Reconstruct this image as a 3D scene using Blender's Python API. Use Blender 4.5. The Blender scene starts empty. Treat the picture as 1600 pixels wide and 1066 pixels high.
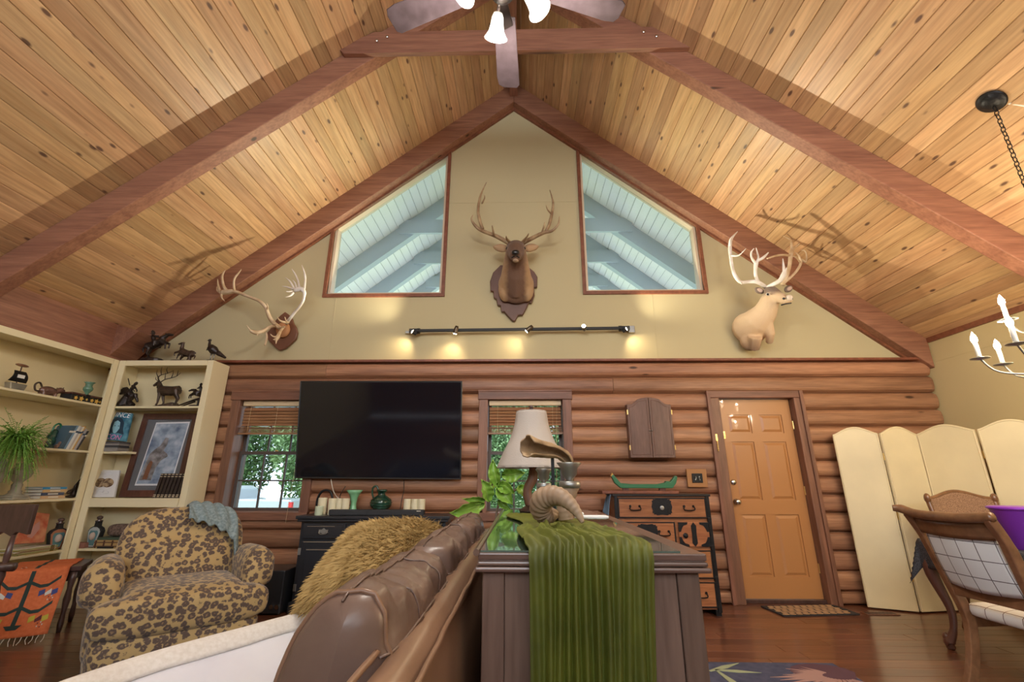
import bpy, math, random
from mathutils import Vector as V, Matrix, Euler, noise
random.seed(7)
sc = bpy.context.scene
COL = sc.collection
# ---------------------------------------------------------------- camera
FPX, CX, CY, CAMH = 704.4, 800.0, 533.0, 1.18
_p, _y, _r = math.radians(17.2), math.radians(-1.23), math.radians(0.08)
CF = V((math.sin(_y)*math.cos(_p), math.cos(_y)*math.cos(_p), math.sin(_p)))
_rt = V((math.cos(_y), -math.sin(_y), 0)); _u = _rt.cross(CF)
CR = _rt*math.cos(_r) + _u*math.sin(_r)
CU = _u*math.cos(_r) - _rt*math.sin(_r)
CP = V((0, 0, CAMH))
cam = bpy.data.cameras.new('camera'); cam.sensor_width = 36; cam.lens = FPX*36/1600; cam.clip_start = .02
camo = bpy.data.objects.new('camera', cam); COL.objects.link(camo)
camo.matrix_world = Matrix(((CR.x, CU.x, -CF.x, CP.x), (CR.y, CU.y, -CF.y, CP.y), (CR.z, CU.z, -CF.z, CP.z), (0, 0, 0, 1)))
sc.camera = camo
# ---------------------------------------------------------------- world, sun, exposure
sc.view_settings.view_transform = 'Standard'; sc.view_settings.look = 'None'
sc.view_settings.gamma = 1; sc.view_settings.use_curve_mapping = False
sc.view_settings.exposure = 0.6
W = bpy.data.worlds.new('sky'); sc.world = W; W.use_nodes = True
W.node_tree.nodes['Background'].inputs[0].default_value = (.86, .93, 1.0, 1)
W.node_tree.nodes['Background'].inputs[1].default_value = 4.2
sl = bpy.data.lights.new('sun', 'SUN'); sl.energy = 5.0; sl.angle = .03; sl.color = (1, .95, .86)
so = bpy.data.objects.new('sun', sl); COL.objects.link(so); so.rotation_euler = (math.radians(38), 0, math.radians(-40))
FAN_W, TRACK_W, CHAND_W = 27.0, 24.0, 8.0
# ---------------------------------------------------------------- pixel rays (photo 1600 x 1066)
def ray(px, py): return CF + CR*((px-CX)/FPX) + CU*((CY-py)/FPX)
def oy(px, py, Y): d = ray(px, py); return CP + d*(Y/d.y)
def oz(px, py, Z): d = ray(px, py); return CP + d*((Z-CAMH)/d.z)
def ox(px, py, X): d = ray(px, py); return CP + d*(X/d.x)
# ---------------------------------------------------------------- materials
def new_mat(name):
    m = bpy.data.materials.new(name); m.use_nodes = True
    nt = m.node_tree; b = nt.nodes['Principled BSDF']
    return m, nt, b
def nd(nt, t, **k):
    n = nt.nodes.new(t)
    for a, v in k.items():
        if a.startswith('i_'): n.inputs[int(a[2:])].default_value = v
        else: setattr(n, a, v)
    return n
def c4(c): return (c[0], c[1], c[2], 1)
def ramp(nt, stops, interp='LINEAR'):
    n = nt.nodes.new('ShaderNodeValToRGB'); cr = n.color_ramp; cr.interpolation = interp
    while len(cr.elements) < len(stops): cr.elements.new(.5)
    for e, (p, c) in zip(cr.elements, stops): e.position = p; e.color = c4(c)
    return n
def plain(name, c, rough=.5, metal=0, coat=0, sheen=0, vary=.0, bump=0, bscale=60, spec=.5, mott=0, emit=None):
    m, nt, b = new_mat(name); L = nt.links.new
    b.inputs['Base Color'].default_value = c4(c); b.inputs['Roughness'].default_value = rough
    b.inputs['Metallic'].default_value = metal; b.inputs['Coat Weight'].default_value = coat
    b.inputs['Specular IOR Level'].default_value = spec
    if sheen:
        b.inputs['Sheen Weight'].default_value = sheen; b.inputs['Sheen Roughness'].default_value = .35
    if emit:
        b.inputs['Emission Color'].default_value = c4(emit[0]); b.inputs['Emission Strength'].default_value = emit[1]
    if bump or mott:
        tc = nd(nt, 'ShaderNodeTexCoord'); n = nd(nt, 'ShaderNodeTexNoise'); n.inputs['Scale'].default_value = bscale; n.inputs['Detail'].default_value = 4
        L(tc.outputs['Object'], n.inputs['Vector'])
        if bump:
            bm = nd(nt, 'ShaderNodeBump'); bm.inputs['Strength'].default_value = bump; bm.inputs['Distance'].default_value = .01
            L(n.outputs['Fac'], bm.inputs['Height']); L(bm.outputs[0], b.inputs['Normal'])
        if mott:
            n2 = nd(nt, 'ShaderNodeTexNoise'); n2.inputs['Scale'].default_value = bscale/8; n2.inputs['Detail'].default_value = 5
            L(tc.outputs['Object'], n2.inputs['Vector'])
            r = ramp(nt, [(.3, [x*(1-mott) for x in c]), (.7, [min(1, x*(1+mott)) for x in c])])
            L(n2.outputs['Fac'], r.inputs[0]); L(r.outputs[0], b.inputs['Base Color'])
    return m
def wood(name, c1, c2, sc3, rough=.5, vary=.3, knots=0, coat=0, bump=.15, knot_c=(.06, .025, .012), hue=.008, kscale=None):
    """grain runs along the axis with the small scale; every object gets its own offset and tone"""
    m, nt, b = new_mat(name); L = nt.links.new
    tc = nd(nt, 'ShaderNodeTexCoord'); oi = nd(nt, 'ShaderNodeObjectInfo')
    mul = nd(nt, 'ShaderNodeVectorMath', operation='MULTIPLY'); mul.inputs[1].default_value = (17.3, 11.9, 23.1)
    cmb = nd(nt, 'ShaderNodeCombineXYZ')
    for i in range(3): L(oi.outputs['Random'], cmb.inputs[i])
    L(cmb.outputs[0], mul.inputs[0])
    add = nd(nt, 'ShaderNodeVectorMath', operation='ADD'); L(tc.outputs['Object'], add.inputs[0]); L(mul.outputs[0], add.inputs[1])
    mp = nd(nt, 'ShaderNodeMapping'); mp.inputs['Scale'].default_value = sc3; L(add.outputs[0], mp.inputs['Vector'])
    n1 = nd(nt, 'ShaderNodeTexNoise'); n1.inputs['Scale'].default_value = 1; n1.inputs['Detail'].default_value = 5; n1.inputs['Distortion'].default_value = 1.3
    L(mp.outputs[0], n1.inputs['Vector'])
    n2 = nd(nt, 'ShaderNodeTexNoise'); n2.inputs['Scale'].default_value = 6; n2.inputs['Detail'].default_value = 3
    L(mp.outputs[0], n2.inputs['Vector'])
    r = ramp(nt, [(.28, c2), (.5, [(a+d)/2 for a, d in zip(c1, c2)]), (.72, c1)]); L(n1.outputs['Fac'], r.inputs[0])
    r2 = ramp(nt, [(.3, (.78, .76, .74)), (.65, (1.06, 1.06, 1.06))]); L(n2.outputs['Fac'], r2.inputs[0])
    mx = nd(nt, 'ShaderNodeMix', data_type='RGBA', blend_type='MULTIPLY'); mx.inputs[0].default_value = 1
    L(r.outputs[0], mx.inputs[6]); L(r2.outputs[0], mx.inputs[7])
    col = mx.outputs[2]
    if knots:
        mk_ = nd(nt, 'ShaderNodeMapping'); mk_.inputs['Scale'].default_value = kscale or [x*.42 for x in sc3]; L(add.outputs[0], mk_.inputs['Vector'])
        vo = nd(nt, 'ShaderNodeTexVoronoi'); vo.inputs['Scale'].default_value = 1; vo.inputs['Randomness'].default_value = 1; L(mk_.outputs[0], vo.inputs['Vector'])
        kr = ramp(nt, [(knots*.55, (1, 1, 1)), (knots, (0, 0, 0))]); L(vo.outputs['Distance'], kr.inputs[0])
        mx2 = nd(nt, 'ShaderNodeMix', data_type='RGBA'); L(kr.outputs[0], mx2.inputs[0]); L(col, mx2.inputs[6]); mx2.inputs[7].default_value = c4(knot_c)
        col = mx2.outputs[2]
    h = nd(nt, 'ShaderNodeHueSaturation')
    mr = nd(nt, 'ShaderNodeMapRange'); mr.inputs[3].default_value = 1-vary*.6; mr.inputs[4].default_value = 1+vary*.5
    L(oi.outputs['Random'], mr.inputs[0]); L(mr.outputs[0], h.inputs['Value'])
    fr = nd(nt, 'ShaderNodeMath', operation='MULTIPLY'); fr.inputs[1].default_value = 7.31; L(oi.outputs['Random'], fr.inputs[0])
    fr2 = nd(nt, 'ShaderNodeMath', operation='FRACT'); L(fr.outputs[0], fr2.inputs[0])
    mr2 = nd(nt, 'ShaderNodeMapRange'); mr2.inputs[3].default_value = .5-hue*.5; mr2.inputs[4].default_value = .5+hue*.5
    L(fr2.outputs[0], mr2.inputs[0]); L(mr2.outputs[0], h.inputs['Hue']); L(col, h.inputs['Color'])
    L(h.outputs[0], b.inputs['Base Color'])
    b.inputs['Roughness'].default_value = rough; b.inputs['Coat Weight'].default_value = coat; b.inputs['Coat Roughness'].default_value = .15
    if bump:
        bm = nd(nt, 'ShaderNodeBump'); bm.inputs['Strength'].default_value = bump; bm.inputs['Distance'].default_value = .006
        L(n2.outputs['Fac'], bm.inputs['Height']); L(bm.outputs[0], b.inputs['Normal'])
    return m
def leopard(name):
    m, nt, b = new_mat(name); L = nt.links.new
    tc = nd(nt, 'ShaderNodeTexCoord')
    mp = nd(nt, 'ShaderNodeMapping'); mp.inputs['Scale'].default_value = (24, 24, 27); L(tc.outputs['Object'], mp.inputs['Vector'])
    n = nd(nt, 'ShaderNodeTexNoise'); n.inputs['Scale'].default_value = 2.2; n.inputs['Detail'].default_value = 2; L(mp.outputs[0], n.inputs['Vector'])
    sub = nd(nt, 'ShaderNodeVectorMath', operation='SUBTRACT'); sub.inputs[1].default_value = (.5, .5, .5); L(n.outputs['Color'], sub.inputs[0])
    scl = nd(nt, 'ShaderNodeVectorMath', operation='SCALE'); scl.inputs['Scale'].default_value = .6; L(sub.outputs[0], scl.inputs[0])
    ad = nd(nt, 'ShaderNodeVectorMath', operation='ADD'); L(mp.outputs[0], ad.inputs[0]); L(scl.outputs[0], ad.inputs[1])
    v = nd(nt, 'ShaderNodeTexVoronoi'); v.inputs['Scale'].default_value = 1; v.inputs['Randomness'].default_value = .82; L(ad.outputs[0], v.inputs['Vector'])
    gold = (.45, .31, .13)
    r = ramp(nt, [(0, (.26, .165, .085)), (.17, (.23, .145, .078)), (.24, (.085, .055, .042)), (.47, (.105, .068, .05)), (.56, gold), (1, gold)]); L(v.outputs['Distance'], r.inputs[0])
    L(r.outputs[0], b.inputs['Base Color']); b.inputs['Roughness'].default_value = .75; b.inputs['Sheen Weight'].default_value = .25
    return m
def plaid(name, base, line, k, axes=(0, 1), w=.045):
    m, nt, b = new_mat(name); L = nt.links.new
    tc = nd(nt, 'ShaderNodeTexCoord'); sp = nd(nt, 'ShaderNodeSeparateXYZ'); L(tc.outputs['Object'], sp.inputs[0])
    outs = []
    for a in axes:
        q = nd(nt, 'ShaderNodeMath', operation='MULTIPLY'); q.inputs[1].default_value = k; L(sp.outputs[a], q.inputs[0])
        fr = nd(nt, 'ShaderNodeMath', operation='FRACT'); L(q.outputs[0], fr.inputs[0])
        lt = nd(nt, 'ShaderNodeMath', operation='LESS_THAN'); lt.inputs[1].default_value = w; L(fr.outputs[0], lt.inputs[0]); outs.append(lt)
    mxm = nd(nt, 'ShaderNodeMath', operation='MAXIMUM'); L(outs[0].outputs[0], mxm.inputs[0]); L(outs[1].outputs[0], mxm.inputs[1])
    mx = nd(nt, 'ShaderNodeMix', data_type='RGBA'); mx.inputs[6].default_value = c4(base); mx.inputs[7].default_value = c4(line)
    L(mxm.outputs[0], mx.inputs[0]); L(mx.outputs[2], b.inputs['Base Color']); b.inputs['Roughness'].default_value = .8
    return m
def glass(name, tint=(1, 1, 1), refl=.08):
    m = bpy.data.materials.new(name); m.use_nodes = True; nt = m.node_tree; nt.nodes.clear(); L = nt.links.new
    o = nd(nt, 'ShaderNodeOutputMaterial'); t = nd(nt, 'ShaderNodeBsdfTransparent'); t.inputs[0].default_value = c4(tint)
    g = nd(nt, 'ShaderNodeBsdfGlossy'); g.inputs['Roughness'].default_value = .02
    f = nd(nt, 'ShaderNodeLayerWeight'); f.inputs[0].default_value = .25
    q = nd(nt, 'ShaderNodeMath', operation='MULTIPLY'); q.inputs[1].default_value = refl*6; L(f.outputs['Fresnel'], q.inputs[0])
    x = nd(nt, 'ShaderNodeMixShader'); L(q.outputs[0], x.inputs[0]); L(t.outputs[0], x.inputs[1]); L(g.outputs[0], x.inputs[2]); L(x.outputs[0], o.inputs[0])
    return m
def noisy(name, stops, scale, rough=.7, sc3=(1, 1, 1), dist=0, metal=0, sheen=0, bump=0, gen=False, stint=None):
    m, nt, b = new_mat(name); L = nt.links.new
    tc = nd(nt, 'ShaderNodeTexCoord'); mp = nd(nt, 'ShaderNodeMapping'); mp.inputs['Scale'].default_value = sc3; L(tc.outputs['Generated' if gen else 'Object'], mp.inputs['Vector'])
    n = nd(nt, 'ShaderNodeTexNoise'); n.inputs['Scale'].default_value = scale; n.inputs['Detail'].default_value = 5; n.inputs['Distortion'].default_value = dist
    L(mp.outputs[0], n.inputs['Vector']); r = ramp(nt, stops); L(n.outputs['Fac'], r.inputs[0]); L(r.outputs[0], b.inputs['Base Color'])
    b.inputs['Roughness'].default_value = rough; b.inputs['Metallic'].default_value = metal
    if sheen: b.inputs['Sheen Weight'].default_value = sheen; b.inputs['Sheen Roughness'].default_value = .3
    if stint: b.inputs['Sheen Tint'].default_value = c4(stint)
    if bump:
        bm = nd(nt, 'ShaderNodeBump'); bm.inputs['Strength'].default_value = bump; bm.inputs['Distance'].default_value = .01
        L(n.outputs['Fac'], bm.inputs['Height']); L(bm.outputs[0], b.inputs['Normal'])
    return m
def gradz(name, stops, axis=2, lo=0, hi=1, rough=.8, nz=.12, nscale=14, sheen=.1):
    """fur colour that changes along one axis of the animal"""
    m, nt, b = new_mat(name); L = nt.links.new
    tc = nd(nt, 'ShaderNodeTexCoord'); sp = nd(nt, 'ShaderNodeSeparateXYZ'); L(tc.outputs['Object'], sp.inputs[0])
    mr = nd(nt, 'ShaderNodeMapRange'); mr.inputs[1].default_value = lo; mr.inputs[2].default_value = hi; L(sp.outputs[axis], mr.inputs[0])
    n = nd(nt, 'ShaderNodeTexNoise'); n.inputs['Scale'].default_value = nscale; n.inputs['Detail'].default_value = 6; L(tc.outputs['Object'], n.inputs['Vector'])
    q = nd(nt, 'ShaderNodeMath', operation='MULTIPLY_ADD'); q.inputs[1].default_value = nz*2; q.inputs[2].default_value = -nz; L(n.outputs['Fac'], q.inputs[0])
    a = nd(nt, 'ShaderNodeMath', operation='ADD'); L(mr.outputs[0], a.inputs[0]); L(q.outputs[0], a.inputs[1])
    r = ramp(nt, stops); L(a.outputs[0], r.inputs[0]); L(r.outputs[0], b.inputs['Base Color']); b.inputs['Roughness'].default_value = rough
    b.inputs['Sheen Weight'].default_value = sheen
    bm = nd(nt, 'ShaderNodeBump'); bm.inputs['Strength'].default_value = .3; bm.inputs['Distance'].default_value = .01
    n3 = nd(nt, 'ShaderNodeTexNoise'); n3.inputs['Scale'].default_value = 70; L(tc.outputs['Object'], n3.inputs['Vector']); L(n3.outputs['Fac'], bm.inputs['Height']); L(bm.outputs[0], b.inputs['Normal'])
    return m
pine = wood('honey_pine', (.61, .395, .215), (.50, .285, .14), (8, .5, 8), rough=.42, vary=.34, knots=.15, knot_c=(.13, .065, .04), hue=.012, kscale=(8.5, 3.6, 8.5))
beamw = wood('stained_beam', (.36, .165, .10), (.23, .095, .058), (.7, 9, 9), rough=.6, vary=.15, knots=.09)
beamw_y = wood('stained_beam_long', (.36, .165, .10), (.23, .095, .058), (9, .7, 9), rough=.6, vary=.15)
logw = wood('log_stain', (.44, .22, .118), (.265, .12, .064), (.7, 10, 10), rough=.5, vary=.4, knots=.1, bump=.3, kscale=(1.6, 5, 5))
trimw = wood('window_trim', (.27, .12, .07), (.15, .065, .04), (9, 9, .8), rough=.5, vary=.2)
trimw_x = wood('window_trim_flat', (.27, .12, .07), (.15, .065, .04), (.8, 9, 9), rough=.5, vary=.2)
redtrim = wood('red_trim', (.26, .09, .045), (.17, .055, .03), (4, 4, 4), rough=.45, vary=.1)
floorw = wood('floor_plank', (.20, .075, .038), (.115, .038, .02), (.8, 9, 9), rough=.28, vary=.45, coat=.5, bump=.05)
walnut = wood('walnut', (.185, .12, .09), (.12, .075, .056), (10, 10, .9), rough=.36, vary=.1, coat=.2, bump=.05)
walnut_x = wood('walnut_top', (.185, .115, .085), (.12, .072, .054), (.9, 10, 10), rough=.3, vary=.1, coat=.4, bump=.03)
oak = wood('chair_wood', (.27, .13, .062), (.17, .075, .035), (5, 5, 5), rough=.32, vary=.1, coat=.4, bump=.03)
darkw = wood('dark_carved_wood', (.10, .05, .04), (.05, .025, .02), (8, 8, 2), rough=.35, vary=.1, coat=.3)
mahog = wood('dark_mahogany', (.13, .05, .035), (.07, .027, .02), (6, 6, 2), rough=.3, vary=.1, coat=.4)
tansuw = wood('chest_wood', (.42, .17, .065), (.27, .095, .035), (1.5, 8, 14), rough=.4, vary=.15, coat=.2)
drywall = plain('olive_cream_wall', (.50, .43, .255), .8, bump=.03, bscale=140)
goldwall = plain('gold_cream_wall', (.56, .46, .25), .8, bump=.03, bscale=140)
cream = plain('cream_shelf_paint', (.80, .71, .47), .5)
creamback = plain('shelf_back_paint', (.80, .68, .42), .55)
scream = plain('screen_cream_paint', (.72, .62, .40), .5, mott=.08, bscale=16)
white = plain('white', (.8, .8, .78), .5); offwhite = plain('off_white', (.74, .70, .60), .6)
black = plain('black_paint', (.02, .022, .028), .35, coat=.2); blackmat = plain('black_matte', (.012, .012, .013), .6)
iron = plain('black_iron', (.02, .02, .022), .42, metal=.6, bump=.2, bscale=50)
brass = plain('brass', (.72, .50, .18), .28, metal=1); steel = plain('steel', (.62, .62, .60), .25, metal=1)
pewter = plain('pewter', (.36, .36, .34), .42, metal=.9, mott=.2, bscale=60)
bronze = plain('dark_bronze', (.045, .035, .032), .38, metal=.65, mott=.5, bscale=160)
bronze_b = plain('brown_bronze', (.085, .06, .048), .4, metal=.6, mott=.45, bscale=160)
doorp = plain('caramel_door_paint', (.44, .20, .07), .38, coat=.15)
leo = leopard('leopard_fabric')
leather = noisy('brown_leather', [(.3, (.12, .072, .054)), (.7, (.185, .12, .092))], 7, rough=.36, bump=.5)
leather_t = noisy('tan_leather', [(.3, (.20, .11, .066)), (.7, (.27, .155, .095))], 6, rough=.33, bump=.1)
velvet = noisy('green_velvet', [(.3, (.045, .055, .003)), (.7, (.105, .12, .008))], 7, rough=.6, sheen=.3, stint=(.62, .66, .10))
antler = noisy('antler_bone', [(.3, (.42, .27, .14)), (.65, (.66, .52, .36))], 9, rough=.5)
antler_w = noisy('bleached_antler', [(.3, (.58, .50, .42)), (.65, (.80, .77, .74))], 9, rough=.5)
antler_d = noisy('dark_antler', [(.35, (.20, .115, .06)), (.7, (.50, .36, .21))], 8, rough=.45)
horn = noisy('ram_horn', [(.3, (.24, .155, .095)), (.7, (.42, .30, .20))], 5, rough=.5, sc3=(1, 1, 1), bump=.3)
ceramic_g = plain('green_glaze', (.012, .055, .035), .12, coat=.6, mott=.5, bscale=60)
paneg = glass('window_glass', (.93, .97, 1.0)); dimg = glass('dimming_glass', (.60, .65, .68))  # darker tint added to the lower panes to dim the overbright outdoors
bulbm = plain('lit_bulb', (1, .9, .7), .4, emit=((1, .82, .55), 45))
shade_lit = plain('lit_frosted_glass', (.5, .5, .46), .4, emit=((1, .97, .86), .3))
leafm = noisy('fig_leaf', [(.3, (.14, .32, .03)), (.7, (.30, .50, .08))], 8, rough=.35)
fernm = noisy('fern_leaf', [(.3, (.12, .32, .04)), (.7, (.32, .54, .11))], 12, rough=.5)
# ---------------------------------------------------------------- mesh builder
class MB:
    def __init__(s): s.v = []; s.f = []
    def add(s, vs, fs):
        o = len(s.v); s.v += [tuple(p) for p in vs]; s.f += [tuple(i+o for i in q) for q in fs]; return s
    def box(s, x0, x1, y0, y1, z0, z1):
        return s.add([(x, y, z) for x in (x0, x1) for y in (y0, y1) for z in (z0, z1)],
            [(0, 1, 3, 2), (4, 6, 7, 5), (0, 4, 5, 1), (2, 3, 7, 6), (0, 2, 6, 4), (1, 5, 7, 3)])
    def obox(s, c, d, R=None):
        R = R or Matrix.Identity(3); c = V(c)
        pts = [c + R @ V((x*d[0]/2, y*d[1]/2, z*d[2]/2)) for x in (-1, 1) for y in (-1, 1) for z in (-1, 1)]
        return s.add(pts, [(0, 1, 3, 2), (4, 6, 7, 5), (0, 4, 5, 1), (2, 3, 7, 6), (0, 2, 6, 4), (1, 5, 7, 3)])
    def beam(s, a, b, w, h, up=(0, 0, 1)):
        a, b = V(a), V(b); x = (b-a).normalized(); y = V(up).cross(x).normalized(); z = x.cross(y)
        return s.obox((a+b)/2, ((b-a).length, w, h), Matrix((x, y, z)).transposed())
    def prism(s, poly, f, w0, w1):
        n = len(poly); a = [f(u, v, w0) for u, v in poly]; b = [f(u, v, w1) for u, v in poly]
        return s.add(a+b, [tuple(range(n)), tuple(reversed(range(n, 2*n)))] + [(i, i+n, (i+1) % n+n, (i+1) % n) for i in range(n)])
    def tube(s, pts, rad, n=8, cap=True):
        pts = [V(p) for p in pts]; m = len(pts)
        if not isinstance(rad, (list, tuple)): rad = [rad]*m
        t0 = (pts[1]-pts[0]).normalized(); up = V((0, 0, 1)) if abs(t0.z) < .9 else V((1, 0, 0))
        a = t0.cross(up).normalized(); vs = []
        for i, p in enumerate(pts):
            t = (pts[min(i+1, m-1)]-pts[max(i-1, 0)]).normalized()
            a = (a - t*a.dot(t)); a = a.normalized() if a.length > 1e-6 else t.orthogonal().normalized(); b = t.cross(a)
            for k in range(n):
                q = 2*math.pi*k/n; vs.append(p + (a*math.cos(q)+b*math.sin(q))*rad[i])
        fs = [(i*n+k, i*n+(k+1) % n, (i+1)*n+(k+1) % n, (i+1)*n+k) for i in range(m-1) for k in range(n)]
        if cap: fs += [tuple(reversed(range(n))), tuple(range((m-1)*n, m*n))]
        return s.add(vs, fs)
    def lathe(s, prof, c=(0, 0, 0), n=16, R=None, sx=1, sy=1):
        c = V(c); R = R or Matrix.Identity(3); m = len(prof); vs = []
        for r, z in prof:
            for k in range(n):
                q = 2*math.pi*k/n; vs.append(c + R @ V((r*math.cos(q)*sx, r*math.sin(q)*sy, z)))
        fs = [(i*n+k, i*n+(k+1) % n, (i+1)*n+(k+1) % n, (i+1)*n+k) for i in range(m-1) for k in range(n)]
        fs += [tuple(reversed(range(n))), tuple(range((m-1)*n, m*n))]
        return s.add(vs, fs)
    def ell(s, c, r, R=None, nu=14, nv=9, e1=1, e2=1):
        c = V(c); R = R or Matrix.Identity(3)
        if not isinstance(r, (list, tuple)): r = (r, r, r)
        pw = lambda x, e: math.copysign(abs(x)**e, x)
        vs = []; fs = []
        for j in range(1, nv):
            ph = -math.pi/2+math.pi*j/nv
            for k in range(nu):
                q = 2*math.pi*k/nu
                vs.append(c + R @ V((r[0]*pw(math.cos(ph), e1)*pw(math.cos(q), e2), r[1]*pw(math.cos(ph), e1)*pw(math.sin(q), e2), r[2]*pw(math.sin(ph), e1))))
        for j in range(nv-2):
            for k in range(nu): fs.append((j*nu+k, j*nu+(k+1) % nu, (j+1)*nu+(k+1) % nu, (j+1)*nu+k))
        vs += [c + R @ V((0, 0, -r[2])), c + R @ V((0, 0, r[2]))]; a = (nv-1)*nu
        for k in range(nu): fs.append((a, (k+1) % nu, k)); fs.append((a+1, (nv-2)*nu+k, (nv-2)*nu+(k+1) % nu))
        return s.add(vs, fs)
    def grid(s, fn, nu, nv):
        vs = [fn(i/nu, j/nv) for j in range(nv+1) for i in range(nu+1)]
        return s.add(vs, [(j*(nu+1)+i, j*(nu+1)+i+1, (j+1)*(nu+1)+i+1, (j+1)*(nu+1)+i) for j in range(nv) for i in range(nu)])
    def build(s, name, mat, parent=None, smooth=False, bevel=0, fuse=0, thick=0, sub=0, sm=4):
        me = bpy.data.meshes.new(name)
        Mi = MI.get(parent) if parent is not None else None
        me.from_pydata([Mi @ V(p) for p in s.v] if Mi else s.v, [], s.f); me.validate()
        if fuse or thick == 0:
            import bmesh
            bm = bmesh.new(); bm.from_mesh(me); bmesh.ops.recalc_face_normals(bm, faces=bm.faces); bm.to_mesh(me); bm.free()
        me.materials.append(mat)
        if smooth or fuse: me.shade_smooth() if hasattr(me, 'shade_smooth') else None
        o = bpy.data.objects.new(name, me); COL.objects.link(o)
        if parent is not None: o.parent = parent; MI[o] = Mi
        if fuse:
            q = o.modifiers.new('fuse', 'REMESH'); q.mode = 'VOXEL'; q.voxel_size = fuse; q.use_smooth_shade = True
            q = o.modifiers.new('smooth', 'SMOOTH'); q.iterations = sm; q.factor = .5
        if thick: q = o.modifiers.new('thick', 'SOLIDIFY'); q.thickness = thick; q.offset = 0
        if sub: q = o.modifiers.new('sub', 'SUBSURF'); q.levels = sub; q.render_levels = sub
        if bevel: q = o.modifiers.new('bevel', 'BEVEL'); q.width = bevel; q.segments = 2; q.limit_method = 'ANGLE'
        return o
MI = {}
def tag(o, label, cat, group=None, kind=None):
    o['label'] = label; o['category'] = cat
    if group: o['group'] = group
    if kind: o['kind'] = kind
    return o
def thing(name, label, cat, loc, rot=0, group=None, kind=None):
    o = bpy.data.objects.new(name, None); COL.objects.link(o); o.empty_display_size = .1
    o.location = loc; o.rotation_euler = (0, 0, rot)
    MI[o] = (Matrix.Translation(V(loc)) @ Matrix.Rotation(rot, 4, 'Z')).inverted()
    return tag(o, label, cat, group, kind)
def solo(mb, name, mat, label, cat, base, group=None, kind=None, **k):
    """a thing that is one mesh, origin at its base; vertices given in world space"""
    b = V(base); mb.v = [tuple(V(p)-b) for p in mb.v]
    o = mb.build(name, mat, None, **k); o.location = b; MI[o] = Matrix.Translation(-b)
    return tag(o, label, cat, group, kind)
def struct(mb, name, mat, label, cat='structure', **k):
    o = mb.build(name, mat, None, **k); MI[o] = Matrix.Identity(4); o['kind'] = 'structure'; o['label'] = label; o['category'] = cat
    return o
def copy_thing(o, loc=None, rot=None, label=None):
    c = o.copy(); COL.objects.link(c)
    if loc is not None: c.location = loc
    if rot is not None: c.rotation_euler = (0, 0, rot)
    if label: c['label'] = label
    for ch in o.children:
        d = ch.copy(); COL.objects.link(d); d.parent = c
        for g in ch.children:
            e = g.copy(); COL.objects.link(e); e.parent = d
    return c
def light(name, kind, loc, energy, color, parent=None, radius=.05, aim=None, spot=None, blend=.6):
    l = bpy.data.lights.new(name, kind); l.energy = energy; l.color = color
    if kind != 'SUN': l.shadow_soft_size = radius
    if spot: l.spot_size = spot; l.spot_blend = blend
    o = bpy.data.objects.new(name, l); COL.objects.link(o)
    o.location = loc
    if aim is not None: o.rotation_euler = (V(aim)-V(loc)).to_track_quat('-Z', 'Y').to_euler()
    return o
def text_obj(txt, size, mat, name, parent, loc, rot, ext=.0006):
    cu = bpy.data.curves.new(name, 'FONT'); cu.body = txt; cu.size = size; cu.extrude = ext; cu.align_x = 'CENTER'; cu.align_y = 'CENTER'
    o = bpy.data.objects.new(name+'_tmp', cu); COL.objects.link(o)
    dg = bpy.context.evaluated_depsgraph_get(); me = bpy.data.meshes.new_from_object(o.evaluated_get(dg)); bpy.data.objects.remove(o)
    me.materials.clear(); me.materials.append(mat)
    M_ = Matrix.Translation(V(loc)) @ rot.to_4x4()
    me.transform((MI[parent] @ M_))
    p = bpy.data.objects.new(name, me); COL.objects.link(p); p.parent = parent; MI[p] = MI[parent]; return p
def rotz(a): return Matrix.Rotation(a, 3, 'Z')
def basis(x, y, z): return Matrix((V(x), V(y), V(z))).transposed()
def smoothpath(pts, n=6):
    pts = [V(p) for p in pts]; out = []
    for i in range(len(pts)-1):
        p0, p1, p2, p3 = pts[max(i-1, 0)], pts[i], pts[i+1], pts[min(i+2, len(pts)-1)]
        for k in range(n):
            t = k/n
            out.append(.5*((2*p1)+(p2-p0)*t+(2*p0-5*p1+4*p2-p3)*t*t+(3*p1-p0-3*p2+p3)*t**3))
    return out+[pts[-1]]
def lerp_r(radii, m):
    return [radii[min(int(i/(m-1)*(len(radii)-1)), len(radii)-2)]*(1-(i/(m-1)*(len(radii)-1)-min(int(i/(m-1)*(len(radii)-1)), len(radii)-2)))
            + radii[min(int(i/(m-1)*(len(radii)-1)), len(radii)-2)+1]*(i/(m-1)*(len(radii)-1)-min(int(i/(m-1)*(len(radii)-1)), len(radii)-2)) for i in range(m)]
def ctube(mb, pts, radii, n=8, k=5):
    p = smoothpath(pts, k); return mb.tube(p, lerp_r(radii, len(p)), n)
# ================================================================ ROOM SHELL
XL, XR, XC, YW, YR, ZR, SL = -4.87, 4.69, -.09, 5.2, -4.6, 6.61, .81
zc = lambda x: ZR - SL*abs(x-XC)
flat = lambda u, v, w: (u, w, v)          # polygon in XZ, extruded along Y
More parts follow.
